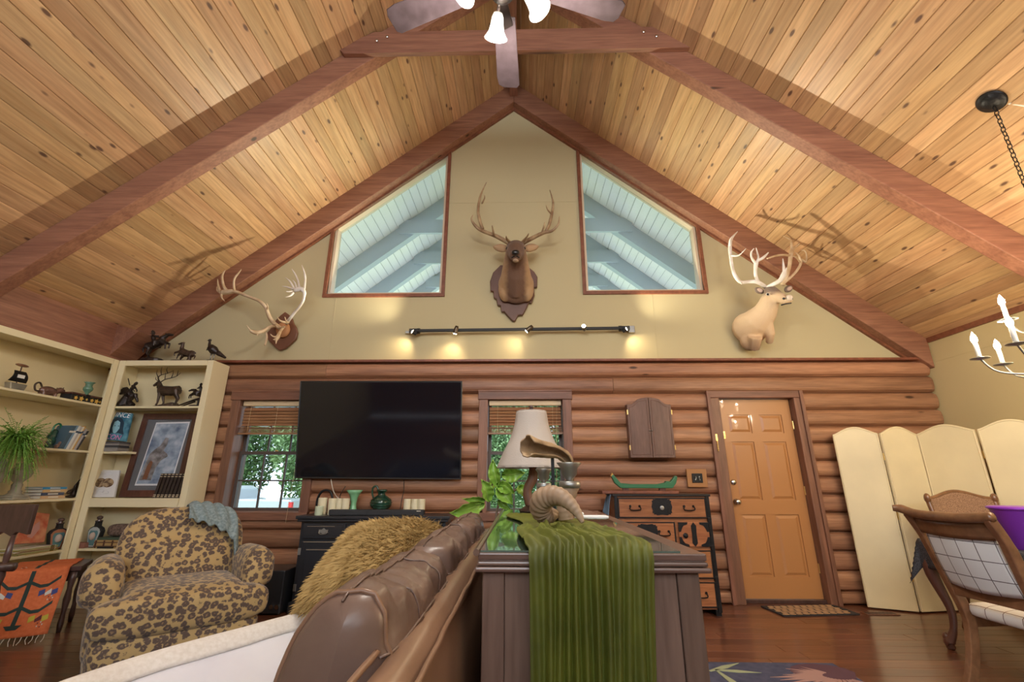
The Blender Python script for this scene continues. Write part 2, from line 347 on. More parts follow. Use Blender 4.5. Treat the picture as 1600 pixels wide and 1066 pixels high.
# floor with planks
fl = struct(MB().box(XL-.15, XR+.15, YR, YW+.15, -.12, -.012), 'floor', floorw, 'dark glossy brown plank floor')
prow = .138; y = YW-.005; r = 0
while y > 2.15:
    x = XL + random.uniform(-1.2, 0)
    while x < XR:
        L_ = random.uniform(1.0, 1.7); a, b = max(x, XL), min(x+L_, XR)
        if b-a > .05: MB().box(a+.0015, b-.0015, y-prow+.0015, y, -.012, 0).build('plank', floorw, fl, bevel=.0018)
        x += L_
    y -= prow
m = MB()
while y > YR+.2:
    x = XL + random.uniform(-1.2, 0)
    while x < XR:
        L_ = random.uniform(1.0, 1.7); a, b = max(x, XL), min(x+L_, XR)
        if b-a > .05: m.box(a+.0015, b-.0015, y-prow+.003, y, -.012, 0)
        x += L_
    y -= prow
o = m.build('plank_field', floorw, fl); o['kind'] = 'stuff'
# ceiling slab + planks
m = MB()
for sg in (-1, 1):
    m.prism([(XC, ZR+.035), (XC, ZR+.2), (XC+sg*5.0, ZR+.2-SL*5.0), (XC+sg*5.0, ZR+.035-SL*5.0)], flat, YR, YW+.1)
ce = struct(m, 'ceiling', pine, 'vaulted honey pine plank ceiling')
cosA = 1/math.sqrt(1+SL*SL); sinA = SL*cosA; pw = .1345
for sg in (-1, 1):
    k = 0
    while (k+1)*pw*cosA < 4.86:
        d0, d1 = k*pw, (k+1)*pw
        def P(d, h): return (XC+sg*(d*cosA+h*sinA*1), ZR-d*sinA+h*cosA)
        q = [P(d0+.001, .02), P(d1-.001, .02), P(d1-.001, .006), P(d1-.006, 0), P(d0+.006, 0), P(d0+.001, .006)]
        MB().prism(q, flat, YR+.1, YW+.05).build('ceiling_plank', pine, ce); k += 1
# upper back wall with the two trapezoid openings (drywall)
WL = dict(x0=-2.49, x1=-.955, zb=3.37, z0=4.40, z1=5.635)      # outer frame edges
WR = dict(x0=.77, x1=2.31, zb=3.385, z0=5.645, z1=4.37)
m = MB()
def strip(x0, x1, za0, za1, zb0, zb1):
    m.prism([(x0, za0), (x1, za1), (x1, zb1), (x0, zb0)], flat, YW, YW+.15)
b0 = 2.5
for x0, x1 in ((XL-.1, WL['x0']+.03), (WL['x1']-.03, XC), (XC, WR['x0']+.03), (WR['x1']-.03, XR+.1)):
    strip(x0, x1, b0, b0, zc(x0)+.03, zc(x1)+.03)
for w in (WL, WR):
    x0, x1 = w['x0']+.03, w['x1']-.03
    strip(x0, x1, b0, b0, w['zb']+.03, w['zb']+.03)
    strip(x0, x1, w['z0']-.04, w['z1']-.04, zc(x0)+.03, zc(x1)+.03)
wb = struct(m, 'wall_back', drywall, 'olive cream gable wall above a brown log wall')
for x0, x1, z in ((-.95, .77, 4.73), (-2.9, -2.35, 4.73*0+3.3)):
    if z > 4: MB().box(x0, x1, YW-.004, YW+.01, z-.006, z+.006).build('panel_seam', drywall, wb)
for x, z0, z1 in ((.62, 4.736, 5.9), (-2.32, 2.52, 3.36), (1.62, 2.52, 3.38), (-.62, 2.52, 2.9)):
    MB().box(x-.003, x+.003, YW-.0025, YW+.01, z0, z1).build('panel_seam', drywall, wb)
# logs
zb = [.0, .12, .305, .49, .675, .86, 1.045, 1.22, 1.395, 1.58, 1.765, 1.95, 2.14, 2.33, 2.505]
W1 = (-3.33, -2.29); W2 = (-.482, .562); DO = (2.106, 3.14)
def log_piece(x0, x1, z0, z1, round_end=False):
    h = (z1-z0)/2; zm = (z0+z1)/2; prof = []
    for i in range(9):
        t = -1+2*i/8; prof.append((YW-.04-.055*(1-abs(t)**2.6)**.5, zm+t*(h-.002)))
    prof += [(YW+.05, zm+h-.002), (YW+.05, zm-h+.002)]
    mb = MB(); n = len(prof)
    xs = [(x0, 1), (x1-.05, 1), (x1-.015, .82), (x1, .45)] if round_end else [(x0, 1), (x1, 1)]
    vs = []
    for xx, k in xs:
        for (yy, z) in prof: vs.append((xx, yy if yy > YW else YW-.04+(yy-YW+.04)*k, zm+(z-zm)*(k if k == 1 else .75+.25*k)))
    fs = [(i*n+j, i*n+(j+1) % n, (i+1)*n+(j+1) % n, (i+1)*n+j) for i in range(len(xs)-1) for j in range(n)]
    fs += [tuple(range(n)), tuple(range((len(xs)-1)*n, len(xs)*n))]
    mb.add(vs, fs).build('log', logw, wb)
for i in range(len(zb)-1):
    z0, z1 = zb[i], zb[i+1]; zm = (z0+z1)/2
    cuts = []
    if .86 < zm < 2.14: cuts += [W1, W2]
    if zm < 2.14: cuts.append(DO)
    xs = XL; segs = []
    for a, b in sorted(cuts): segs.append((xs, a)); xs = b
    segs.append((xs, XR-.01))
    out = []
    for a, b in segs:
        if b-a > 5: j = a+(b-a)*(.27 if i % 2 else .62); out += [(a, j-.002), (j+.002, b)]
        else: out.append((a, b))
    for a, b in out: log_piece(a, b, z0, z1, b > XR-.05)
# backing behind logs, around the openings
for x0, x1, z0, z1 in ((XL-.1, W1[0]+.05, 0, 2.5), (W1[0]+.05, W1[1]-.05, 0, .86), (W1[1]-.05, W2[0]+.05, 0, 2.5), (W2[0]+.05, W2[1]-.05, 0, .86), (W2[1]-.05, DO[0]+.06, 0, 2.5), (DO[1]-.04, XR+.1, 0, 2.5),
                       (W1[0]+.05, W1[1]-.05, 2.10, 2.5), (W2[0]+.05, W2[1]-.05, 2.10, 2.5), (DO[0]+.06, DO[1]-.04, 2.10, 2.5)):
    MB().box(x0, x1, YW+.052, YW+.2, z0, z1).build('backing', logw, wb)
struct(MB().box(XL, XR-.02, YW-.12, YW+.0, 2.507, 2.535), 'trim_1', redtrim, 'thin reddish ledge board capping the log wall', bevel=.004)
# side walls, rear wall
def side(xa, xb, name, lab):
    return struct(MB().box(xa, xb, YR, YW+.2, 0, zc(XL)+.16), name, goldwall, lab)
side(XL-.15, XL, 'wall_left', 'cream wall behind the left bookcase')
wr = side(XR, XR+.15, 'wall_right', 'gold cream wall with a horizontal seam at right')
MB().box(XR-.004, XR+.01, YR, YW-.12, 2.472, 2.482).build('panel_seam', goldwall, wr)
m = MB().box(XL-.15, XR+.15, YR-.2, YR, 0, 2.75)  # unseen wall built low for the light: dark TV reflection, sky above
struct(m, 'wall_rear', logw, 'log wall behind the camera')
struct(MB().box(XR-.022, XR, YR, YW-.14, 2.70, 2.80), 'trim_2', redtrim, 'thin brown board where the ceiling meets the right wall')
pl = struct(MB().box(XL, -4.56, YR, YW-.14, 2.475, 2.86), 'trim_3', beamw_y, 'wide brown plate beam above the left bookcase')
# rafters, ridge, collar tie
def rafter(y0, y1, zi, name, lab, tm=beamw, xe=4.86):
    e = struct(MB().prism([(XC-.001, ZR+.02), (XC-.001, zi), (XC-xe, zi-SL*xe), (XC-xe, ZR+.02-SL*xe)], flat, y0, y1), name, tm, lab, bevel=.006)
    MB().prism([(XC+.001, ZR+.02), (XC+.001, zi), (XC+xe, zi-SL*xe), (XC+xe, ZR+.02-SL*xe)], flat, y0, y1).build('rafter_half', tm, e, bevel=.006)
    return e
g = rafter(5.06, YW+.02, 6.27, 'trim_4', 'brown gable rafters edging the back wall', xe=4.77)
for sg in (-1, 1):
    MB().prism([(XC, 6.272), (XC, 6.235), (XC+sg*4.72, 6.235-SL*4.72), (XC+sg*4.72, 6.272-SL*4.72)], flat, YW-.035, YW+.005).build('edge_strip', redtrim, g)
rf = thing('trim_7', 'heavy brown rafter pair with bolted collar tie under the ceiling', 'rafter', (XC, 3.48, 5.0), kind='structure')
for sg in (-1, 1):
    xe = 4.77
    MB().prism([(XC+sg*.002, ZR-.002), (XC+sg*.002, 6.30), (XC+sg*xe, 6.30-SL*xe), (XC+sg*xe, ZR-.002-SL*xe)], flat, 3.42, 3.55).build('rafter', beamw, rf, bevel=.008)
MB().prism([(-1.74, 5.2), (1.70, 5.2), (1.78, 5.27), (1.42, 5.475), (-1.46, 5.475), (-1.80, 5.27)], flat, 3.37, 3.419).build('collar_tie', beamw, rf, bevel=.004)
for x, z in ((-1.42, 5.35), (-1.32, 5.40), (1.22, 5.40), (1.34, 5.34)):
    MB().lathe([(.016, 0), (.016, .012), (.010, .016)], (x, 3.37, z), 8, basis((1, 0, 0), (0, 0, 1), (0, -1, 0))).build('bolt', steel, rf)
struct(MB().box(XC-.055, XC+.055, YR, 5.055, 6.36, 6.60), 'trim_5', beamw_y, 'brown ridge beam along the peak of the ceiling')
# corner gusset of the left plate
struct(MB().prism([(-4.56, 2.50), (-4.30, 2.78), (-4.56, 2.86)], flat, 4.72, 5.05), 'trim_6', beamw_y, 'triangular brown block in the left ceiling corner')
# ---------------------------------------------------------------- trapezoid windows
def trap_window(w, name, lab):
    x0, x1, zl, z0, z1 = w['x0'], w['x1'], w['zb'], w['z0'], w['z1']
    P = [(x0, zl), (x1, zl), (x1, z1), (x0, z0)]
    def inset(P, d):
        out = []; n = len(P)
        for i in range(n):
            a, b, c = V(P[i-1]), V(P[i]), V(P[(i+1) % n]); e1 = (b-a).normalized(); e2 = (c-b).normalized()
            n1 = V((-e1.y, e1.x)); n2 = V((-e2.y, e2.x)); bis = (n1+n2).normalized(); out.append(tuple(b+bis*(d/max(.3, bis.dot(n1)))))
        return out
    Q = inset(P, .042); R_ = inset(P, .075)
    st = thing(name, lab, 'window', ((x0+x1)/2, YW, zl), kind='structure')
    nm = ('sill_casing', 'side_casing', 'top_casing', 'side_casing')
    for i in range(4):
        j = (i+1) % 4
        MB().prism([P[i], P[j], Q[j], Q[i]], flat, YW-.028, YW+.005).build(nm[i], redtrim, st)
        MB().prism([Q[i], Q[j], R_[j], R_[i]], flat, YW+.02, YW+.14).build('jamb', plain_jamb, st)
    MB().prism(R_, flat, YW+.100, YW+.106).build('pane', paneg, st)
    return st
plain_jamb = plain('pale_jamb_paint', (.62, .50, .36), .5)
trap_window(WL, 'window_3', 'trapezoid gable window left of the elk head')
trap_window(WR, 'window_4', 'trapezoid gable window right of the elk head')
# ---------------------------------------------------------------- log wall windows
def sash_window(xa, xb, name, lab):
    zlo, zhi = .86, 2.15; yf = YW-.115
    st = thing(name, lab, 'window', ((xa+xb)/2, YW, zlo), kind='structure')
    cw = .10
    MB().box(xa, xa+cw, yf, YW+.19, zlo-.03, zhi-.09).build('side_casing', trimw, st, bevel=.005)
    MB().box(xb-cw, xb, yf, YW+.19, zlo-.03, zhi-.09).build('side_casing', trimw, st, bevel=.005)
    MB().box(xa-.012, xb+.012, yf-.012, YW+.19, zhi-.09, zhi).build('head_casing', trimw_x, st, bevel=.005)
    MB().box(xa-.012, xb+.012, yf-.014, YW+.02, zhi, zhi+.018).build('head_cap', trimw_x, st, bevel=.003)
    MB().box(xa, xb, yf-.012, YW+.19, zlo-.09, zlo-.005).build('sill', trimw_x, st, bevel=.005)
    xi0, xi1, z0, z1 = xa+cw, xb-cw, zlo-.005, zhi-.09; zm = 1.475
    def sash(y, za, zb_, nm):
        sa = MB(); t = .034
        sa.box(xi0, xi0+t, y, y+.035, za, zb_).box(xi1-t, xi1, y, y+.035, za, zb_).box(xi0+t, xi1-t, y, y+.035, za, za+t).box(xi0+t, xi1-t, y, y+.035, zb_-t, zb_)
        so_ = sa.build(nm, trimw_d, st)
        w = xi1-xi0-2*t; h = zb_-za-2*t
        for k in (1, 2): MB().box(xi0+t+w*k/3-.008, xi0+t+w*k/3+.008, y+.006, y+.028, za+t, zb_-t).build('muntin', trimw_d, so_)
        MB().box(xi0+t, xi1-t, y+.008, y+.026, za+t+h/2-.008, za+t+h/2+.008).build('muntin', trimw_d, so_)
        MB().box(xi0+t, xi1-t, y+.016, y+.018, za+t, zb_-t).build('pane', dimg, so_)
    sash(YW+.04, z0, zm+.02, 'lower_sash'); sash(YW+.085, zm-.015, z1, 'upper_sash')
    MB().lathe([(.02, 0), (.02, .012), (.008, .016)], ((xi0+xi1)/2, YW+.055, zm+.02), 10).build('sash_lock', brass, st)
    return st
trimw_d = plain('dark_sash_paint', (.085, .06, .05), .5)
sash_window(*W1, 'window_1', 'grid paned window half hidden behind the large TV')
sash_window(*W2, 'window_2', 'grid paned window behind the table lamp')
blindm = wood('blind_wood', (.42, .22, .11), (.28, .13, .06), (1, 8, 8), rough=.4, vary=.15)
blindc = plain('blind_valance', (.66, .49, .29), .5)
def blind(xa, xb, lab):
    t = thing('window_blind', lab, 'blind', ((xa+xb)/2, YW-.02, 1.70), group='wooden window blinds')
    x0, x1 = xa+.112, xb-.112; y = YW-.03
    MB().box(x0, x1, y-.035, y+.03, 2.0, 2.055).build('valance', blindc, t, bevel=.003)
    z = 1.965
    for k in range(6):
        MB().obox(((x0+x1)/2, y, z), (x1-x0-.01, .05, .0035), Matrix.Rotation(math.radians(58), 3, 'X')).build('slat', blindm, t); z -= .034
    for k in range(6):
        MB().obox(((x0+x1)/2, y-.008*(k % 2), z), (x1-x0-.01+.02*(k % 2), .05, .005), Matrix.Rotation(math.radians(6), 3, 'X')).build('slat', blindm, t); z -= .0105
    MB().box(x0-.01, x1+.01, y-.032, y+.03, z-.022, z).build('bottom_rail', blindm, t, bevel=.003)
    for k in (.12, .5, .88): MB().tube([(x0+(x1-x0)*k, y-.033, 2.0), (x0+(x1-x0)*k, y-.036, z)], .0018, 5).build('ladder_cord', blindc, t)
    MB().tube([(x1-.05, y-.03, 2.0), (x1-.07, y-.1, 1.5), (x1-.09, y-.12, .75)], .0015, 5).build('pull_cord', blindc, t)
blind(*W1, 'raised wooden slat blind in the window beside the TV')
blind(*W2, 'raised wooden slat blind in the window behind the lamp')
# ---------------------------------------------------------------- door
d = thing('door_1', 'caramel brown six panel entry door', 'door', (2.64, YW, 0), kind='structure')
yf = YW-.105
MB().box(DO[0], 2.226, yf, YW+.19, 0, 2.075).build('side_casing', trimw, d, bevel=.006)
MB().box(3.055, DO[1], yf, YW+.19, 0, 2.075).build('side_casing', trimw, d, bevel=.006)
MB().box(DO[0]-.01, DO[1]+.01, yf-.005, YW+.19, 2.075, 2.155).build('head_casing', trimw_x, d, bevel=.006)
MB().box(DO[0]-.02, DO[0]+.02, yf-.02, yf+.01, 0, 2.155).build('casing_bead', trimw, d, bevel=.004)
MB().box(DO[1]-.02, DO[1]+.02, yf-.02, yf+.01, 0, 2.155).build('casing_bead', trimw, d, bevel=.004)
MB().box(2.2, 3.08, YW-.04, YW+.1, 0, .035).build('threshold', darkw, d, bevel=.004)
lx0, lx1, lz0, lz1, ly = 2.232, 3.05, .037, 2.07, YW-.004
# leaf: stiles and rails around six recessed raised panels
cols = ((lx0+.105, lx0+.36), (lx1-.36, lx1-.105)); rows = ((lz0+.20, lz0+.80), (lz0+.945, lz0+1.56), (lz0+1.655, lz0+1.86))
lf = MB().box(lx0, lx1, ly+.012, ly+.045, lz0, lz1)
for a, b in ((lx0, cols[0][0]), (cols[0][1], cols[1][0]), (cols[1][1], lx1)): lf.box(a, b, ly, ly+.012, lz0, lz1)
for a, b in cols:
    zs = [lz0] + [q for r_ in rows for q in r_] + [lz1]
    for i in range(0, 8, 2): lf.box(a, b, ly, ly+.012, zs[i], zs[i+1])
leaf = lf.build('door_leaf', doorp, d)
for a, b in cols:
    for z0, z1 in rows:
        p = MB(); e = .012; i1 = .04
        vs = [(a+e, ly+.013, z0+e), (b-e, ly+.013, z0+e), (b-e, ly+.013, z1-e), (a+e, ly+.013, z1-e), (a+i1, ly+.001, z0+i1), (b-i1, ly+.001, z0+i1), (b-i1, ly+.001, z1-i1), (a+i1, ly+.001, z1-i1)]
        p.add(vs, [(4, 5, 6, 7), (0, 1, 5, 4), (1, 2, 6, 5), (2, 3, 7, 6), (3, 0, 4, 7), (3, 2, 1, 0)]).build('panel', doorp, leaf)
Ry = basis((1, 0, 0), (0, 0, 1), (0, -1, 0))
kx = lx0+.07
MB().lathe([(.032, 0), (.032, .006), (.018, .012), (.016, .028), (.028, .045), (.031, .058), (.02, .068), (.001, .070)], (kx, ly, .965), 16, Ry).build('knob', steel, leaf, smooth=True)
MB().lathe([(.03, 0), (.03, .008), (.022, .016), (.001, .017)], (kx, ly, 1.165), 16, Ry).build('deadbolt', steel, leaf, smooth=True)
MB().box(lx0+.02, lx0+.05, ly-.012, ly, 1.63, 1.71).box(lx0+.028, lx0+.042, ly-.018, ly-.011, 1.65, 1.69).build('latch_guard', brass, leaf, bevel=.002)
MB().box(lx0-.004, lx0+.035, ly-.006, ly, 2.0, 2.05).build('sensor', white, leaf, bevel=.002)
for z in (.32, 1.08, 1.78): MB().tube([(lx1+.004, ly-.006, z-.045), (lx1+.004, ly-.006, z+.045)], .007, 8).build('hinge', brass, d)
MB().box(DO[0]+.02, DO[0]+.042, yf-.012, yf, 1.60, 1.67).build('chain_plate', brass, d)
for k in range(7): MB().lathe([(.002, -.008), (.007, -.005), (.007, .005), (.002, .008)], (DO[0]+.031, yf-.014, 1.59-k*.016), 6, basis((0, 0, 1), (0, 1, 0), (1, 0, 0)) if k % 2 else None).build('chain_link', brass, d)
# ---------------------------------------------------------------- outside: porch roof, lawn, trees, truck
porchw = plain('white_porch_board', (.86, .86, .86), .6); porchb = plain('grey_porch_beam', (.42, .48, .54), .7)
pr = thing('porch_roof', 'white beadboard porch ceiling with grey rafters outside gable windows', 'porch roof', (XC, 7.0, 4.0))
PZ = 6.60
for sg in (-1, 1):
    k = 0
    while (k+1)*.135*cosA < 4.9:
        d0, d1 = k*.135, (k+1)*.135
        def P(dd, h): return (XC+sg*(dd*cosA+h*sinA), PZ-dd*sinA+h*cosA)
        MB().prism([P(d0+.003, .02), P(d1-.003, .02), P(d1-.003, 0), P(d0+.003, 0)], flat, YW+.16, 9.6).build('board', porchw, pr); k += 1
    MB().prism([(XC, PZ+.03), (XC, PZ+.1), (XC+sg*5.4, PZ+.1-SL*5.4), (XC+sg*5.4, PZ+.03-SL*5.4)], flat, YW+.16, 9.7).build('roof_deck', porchb, pr)
for yy in (6.37, 7.42, 8.47, 9.52):
    for sg in (-1, 1):
        xe = 4.9
        MB().prism([(XC+sg*.002, PZ-.002), (XC+sg*.002, PZ-.33), (XC+sg*xe, PZ-.33-SL*xe), (XC+sg*xe, PZ-.002-SL*xe)], flat, yy, yy+.12).build('rafter', porchb, pr)
    MB().box(-1.95, 1.77, yy-.045, yy, 4.95, 5.19).build('collar_tie', porchb, pr)
for sx in (-3.2, 3.3): MB().box(sx-.07, sx+.07, 9.5, 9.64, -.9, 2.9).build('post', porchb, pr)
grassm = noisy('grass', [(.3, (.16, .21, .07)), (.7, (.28, .31, .14))], 1.5, rough=.9)
tag(struct(MB().box(-40, 40, YW+.2, 60, -1.1, -.9), 'lawn', grassm, 'sunlit lawn seen through the lower windows'), 'sunlit lawn seen through the lower windows', 'lawn')
tag(struct(MB().box(XL, XR, YW+.2, 9.7, -.9, -.06), 'porch_floor', porchb, 'grey porch floor outside the log wall'), 'grey porch floor outside the log wall', 'porch')
# ================================================================ TREES + TRUCK OUTSIDE
def mpp(P): return (V(P)-CP).dot(CF)/FPX
barkm = noisy('bark', [(.3, (.10, .07, .05)), (.7, (.2, .15, .11))], 6, rough=.9)
folm = noisy('tree_foliage', [(.3, (.09, .19, .07)), (.7, (.25, .36, .16))], .9, rough=.6)
rng = random.Random(3)
def foliage(n, rx, ry, rz, z, size):
    m = MB()
    for i in range(n):
        while True:
            p = V((rng.uniform(-1, 1), rng.uniform(-1, 1), rng.uniform(-1, 1)))
            if .3 < p.length < 1: break
        c = V((p.x*rx, p.y*ry, z+p.z*rz)); s = size*rng.uniform(.6, 1.3)
        R = Euler((rng.uniform(-1, 1), rng.uniform(-1, 1), rng.uniform(0, 6.28))).to_matrix()
        m.add([c+R@V((-s, 0, 0)), c+R@V((0, -s*.5, .02)), c+R@V((s, 0, 0)), c+R@V((0, s*.5, .02))], [(0, 1, 2, 3)])
    return m
t0 = thing('leafy_tree', 'leafy green tree on the lawn, nearest of the row beyond the truck', 'tree', (-10.2, 24, -.9), group='trees beyond the lawn')
t0['_r'] = 1; del t0['_r']
MI[t0] = Matrix.Identity(4)
ctube(MB(), [(0, 0, 0), (.1, 0, 2), (-.1, .1, 4), (0, 0, 6)], [.28, .22, .16, .08]).build('trunk', barkm, t0, smooth=True)
q = foliage(11000, 2.7, 2.3, 4.0, 4.4, .15).build('foliage', folm, t0); q['kind'] = 'stuff'
for i, (x, y, k, lb) in enumerate(((-16.5, 26, 1.05, 'far left leafy tree seen past the truck cab'), (-4.6, 26, 1.0, 'leafy tree seen between truck tail and TV'), (-1.0, 21, .6, 'leafy tree seen low beside the lamp shade'),
        (1.9, 26, 1.0, 'leafy tree seen right of the lamp shade'), (-14.2, 33, 1.25, 'tall leafy tree behind the white truck'), (-7.2, 32.5, 1.25, 'tallest leafy tree at the back of the lawn'), (-1.0, 34, 1.2, 'tall leafy tree far behind the lamp window'))):
    c = copy_thing(t0, (x, y, -.9), i*1.3, lb); c.scale = (k, k, k)
tk = thing('pickup_truck', 'white pickup truck parked on the lawn outside the left window', 'truck', (-9.6, 18, -.9))
tw = plain('truck_paint', (.42, .44, .46), .25, coat=.5); tg = plain('truck_glass', (.03, .05, .07), .1); tyre = plain('tyre', (.02, .02, .02), .8)
zg = -.9
MB().prism([(-13.6, .35), (-8.35, .35), (-8.3, .62), (-8.35, 1.40), (-10.6, 1.42), (-13.4, 1.25), (-13.7, .8)], lambda u, v, w: (u, w, v+zg), 17.1, 19.0).build('body', tw, tk, bevel=.06)
MB().prism([(-12.6, 1.1), (-10.5, 1.1), (-10.62, 1.78), (-10.9, 1.88), (-11.9, 1.86)], lambda u, v, w: (u, w, v+zg), 17.2, 18.9).build('cab', tw, tk, bevel=.05)
MB().prism([(-12.2, 1.2), (-11.6, 1.2), (-11.6, 1.75), (-11.85, 1.75)], lambda u, v, w: (u, w, v+zg), 17.17, 17.22).build('side_window', tg, tk)
MB().prism([(-11.5, 1.2), (-10.72, 1.2), (-10.78, 1.72), (-11.5, 1.75)], lambda u, v, w: (u, w, v+zg), 17.17, 17.22).build('side_window', tg, tk)
for xx in (-9.35, -12.8):
    for yy in (17.1, 18.85):
        w = MB().lathe([(.20, -.12), (.38, -.12), (.40, 0), (.38, .12), (.20, .12)], (xx, yy, zg+.4), 18, basis((1, 0, 0), (0, 0, 1), (0, -1, 0))).build('wheel', tyre, tk)
        MB().lathe([(.001, -.1), (.21, -.1), (.19, .1), (.001, .11)], (xx, yy, zg+.4), 12, basis((1, 0, 0), (0, 0, 1), (0, -1, 0))).build('rim', steel, w)
MB().box(-8.42, -8.29, 17.08, 17.2, zg+.95, zg+1.32).build('tail_light', plain('tail_red', (.55, .02, .02), .3), tk)
MB().box(-8.4, -8.2, 17.15, 18.95, zg+.38, zg+.55).build('bumper', steel, tk, bevel=.03)
# ================================================================ BOOKCASES
X1, Y1 = -4.5, 4.8
bc = thing('bookcase', 'cream painted bookcase with bronzes and framed print, beside the left window', 'bookcase', (-3.97, 4.95, 0))
def bd(parent, name, *b, m=cream): return MB().box(*b).build(name, m, parent, bevel=.0025)
yb = YW-.115
bd(bc, 'back_panel', -4.86, -3.44, yb-.012, yb, .06, 2.45, m=creamback)
bd(bc, 'side_panel', -3.46, -3.43, Y1+.018, yb, 0, 2.46); bd(bc, 'side_panel', -4.52, -4.502, Y1+.018, yb-.013, 0, 2.44)
bd(bc, 'top_board', -4.86, -3.462, Y1+.02, yb, 2.435, 2.46)
bd(bc, 'head_rail', X1+.075, -3.50, Y1, Y1+.018, 2.40, 2.46)
bd(bc, 'stile', X1, X1+.073, Y1, Y1+.018, 0, 2.46); bd(bc, 'stile', -3.498, -3.43, Y1, Y1+.018, 0, 2.46)
for z, xe in ((1.95, -3.462), (1.47, -4.18), (1.0, -3.462), (.525, -3.462), (.10, -3.462)):
    bd(bc, 'shelf', -4.50, xe, Y1+.02 if z > 1 else Y1+.019, yb-.014, z-.022, z)
bd(bc, 'apron', X1+.075, -3.50, Y1-.004, Y1+.018, .915, 1.003); bd(bc, 'plinth', X1+.075, -3.50, Y1+.005, Y1+.018, 0, .09)
bl = thing('bookcase', 'cream painted bookcase along the left wall holding fern and books', 'bookcase', (-4.68, 3.6, 0))
bd(bl, 'back_panel', -4.866, -4.855, 2.3, yb-.014, .06, 2.45, m=creamback)
bd(bl, 'top_board', -4.855, X1-.02, 2.3, yb-.014, 2.437, 2.46)
bd(bl, 'head_rail', X1-.019, X1-.001, 2.36, Y1-.07, 2.40, 2.46)
bd(bl, 'stile', X1-.019, X1-.001, Y1-.068, Y1-.002, 0, 2.46); bd(bl, 'stile', X1-.019, X1-.001, 2.3, 2.36, 0, 2.46)
bd(bl, 'side_panel', -4.855, X1-.02, 2.3, 2.325, 0, 2.436)
for z in (1.95, 1.47, 1.005, .525, .10): bd(bl, 'shelf', -4.855, X1-.001, 2.362, Y1-.069, z-.022, z)
# ---------------------------------------------------------------- figures: one fused body per animal
def horse(mb, Mx, pitch=0, legs=None, L=1.0, neck=(.42, .75), head=.28, thin=1.0, tail=True, ears=True):
    """quadruped facing +x, standing height about 1; Mx maps local to world"""
    P = Matrix.Rotation(-pitch, 4, 'Y')
    hub = V((-.38*L, 0, .62))
    T = lambda p: Mx @ (hub + P.to_3x3() @ (V(p)-hub))
    s = Mx.to_scale().x
    def tb(pts, r): mb.tube([T(p) for p in pts], [q*s*thin for q in r], 8)
    tb([(-.46*L, 0, .63), (-.38*L, 0, .66), (-.1*L, 0, .62), (.2*L, 0, .64), (.40*L, 0, .67), (.47*L, 0, .66)], [.06, .155, .165, .16, .15, .06])
    nx, nz = neck
    tb([(.30*L, 0, .68), (.42*L+.04, 0, .82), (.42*L+nx*.45, 0, .7+nz*.5)], [.13, .095, .07])
    hx, hz = .42*L+nx*.45, .72+nz*.5
    tb([(hx-.05, 0, hz), (hx+.06, 0, hz-.01), (hx+head, 0, hz-.13)], [.06, .07, .038])
    if ears:
        for k in (-1, 1): tb([(hx-.02, k*.035, hz+.04), (hx-.05, k*.07, hz+.13)], [.025, .006])
    lg = legs or [((.36*L, 1), (.02, 0)), ((.36*L, -1), (-.05, .03)), ((-.36*L, 1), (-.04, 0)), ((-.36*L, -1), (.06, 0))]
    for (lx, side), (sw, up) in lg:
        y = side*.09
        if lx > 0: tb([(lx, y, .62), (lx+.03+sw*.5+up*.8, y, .36+up*.3), (lx+sw+up*.4, y, .14+up), (lx+sw+.02, y, .02+up)], [.075, .045, .03, .035])
        else: tb([(lx, y, .64), (lx+.05+sw, y, .46), (lx-.08+sw, y, .26+up*.3), (lx-.03+sw, y, .10+up*.3), (lx+sw, y, .02+up*.3)], [.10, .07, .04, .028, .035])
    if tail: tb([(-.47*L, 0, .68), (-.60*L, 0, .62), (-.62*L, 0, .40)], [.035, .04, .012])
    return T, hx, hz
def fig_matrix(base, h, ang, pitch=0): return Matrix.Translation(V(base)) @ Matrix.Rotation(ang, 4, 'Z') @ Matrix.Scale(h, 4)
def rider(mb, T, s, lean=0, hat=True):
    tb = lambda pts, r: mb.tube([T(p) for p in pts], [q*s for q in r], 8)
    tb([(-.02, 0, .78), (.0+lean*.4, 0, 1.0), (.04+lean, 0, 1.16)], [.085, .09, .07]); tb([(.04+lean, 0, 1.14), (.06+lean, 0, 1.27)], [.05, .062])
    for k in (-1, 1):
        tb([(.0, k*.1, .80), (.13, k*.2, .68), (.05, k*.2, .46)], [.07, .055, .04]); tb([(.03+lean, k*.09, 1.12), (.16, k*.16, 1.0), (.3, k*.06, .95)], [.045, .035, .03])
    if hat: tb([(.02+lean, 0, 1.30), (.10+lean, 0, 1.31)], [.10, .10])
def base_rock(mb, c, rx, ry, h): mb.ell((c[0], c[1], c[2]+h*.4), (rx, ry, h*.62), nu=12, nv=7, e1=.5, e2=.7)
def on_bc(px, py, z, Y=4.93): p = oy(px, py, Y); return V((p.x, Y, z))
A0 = math.pi
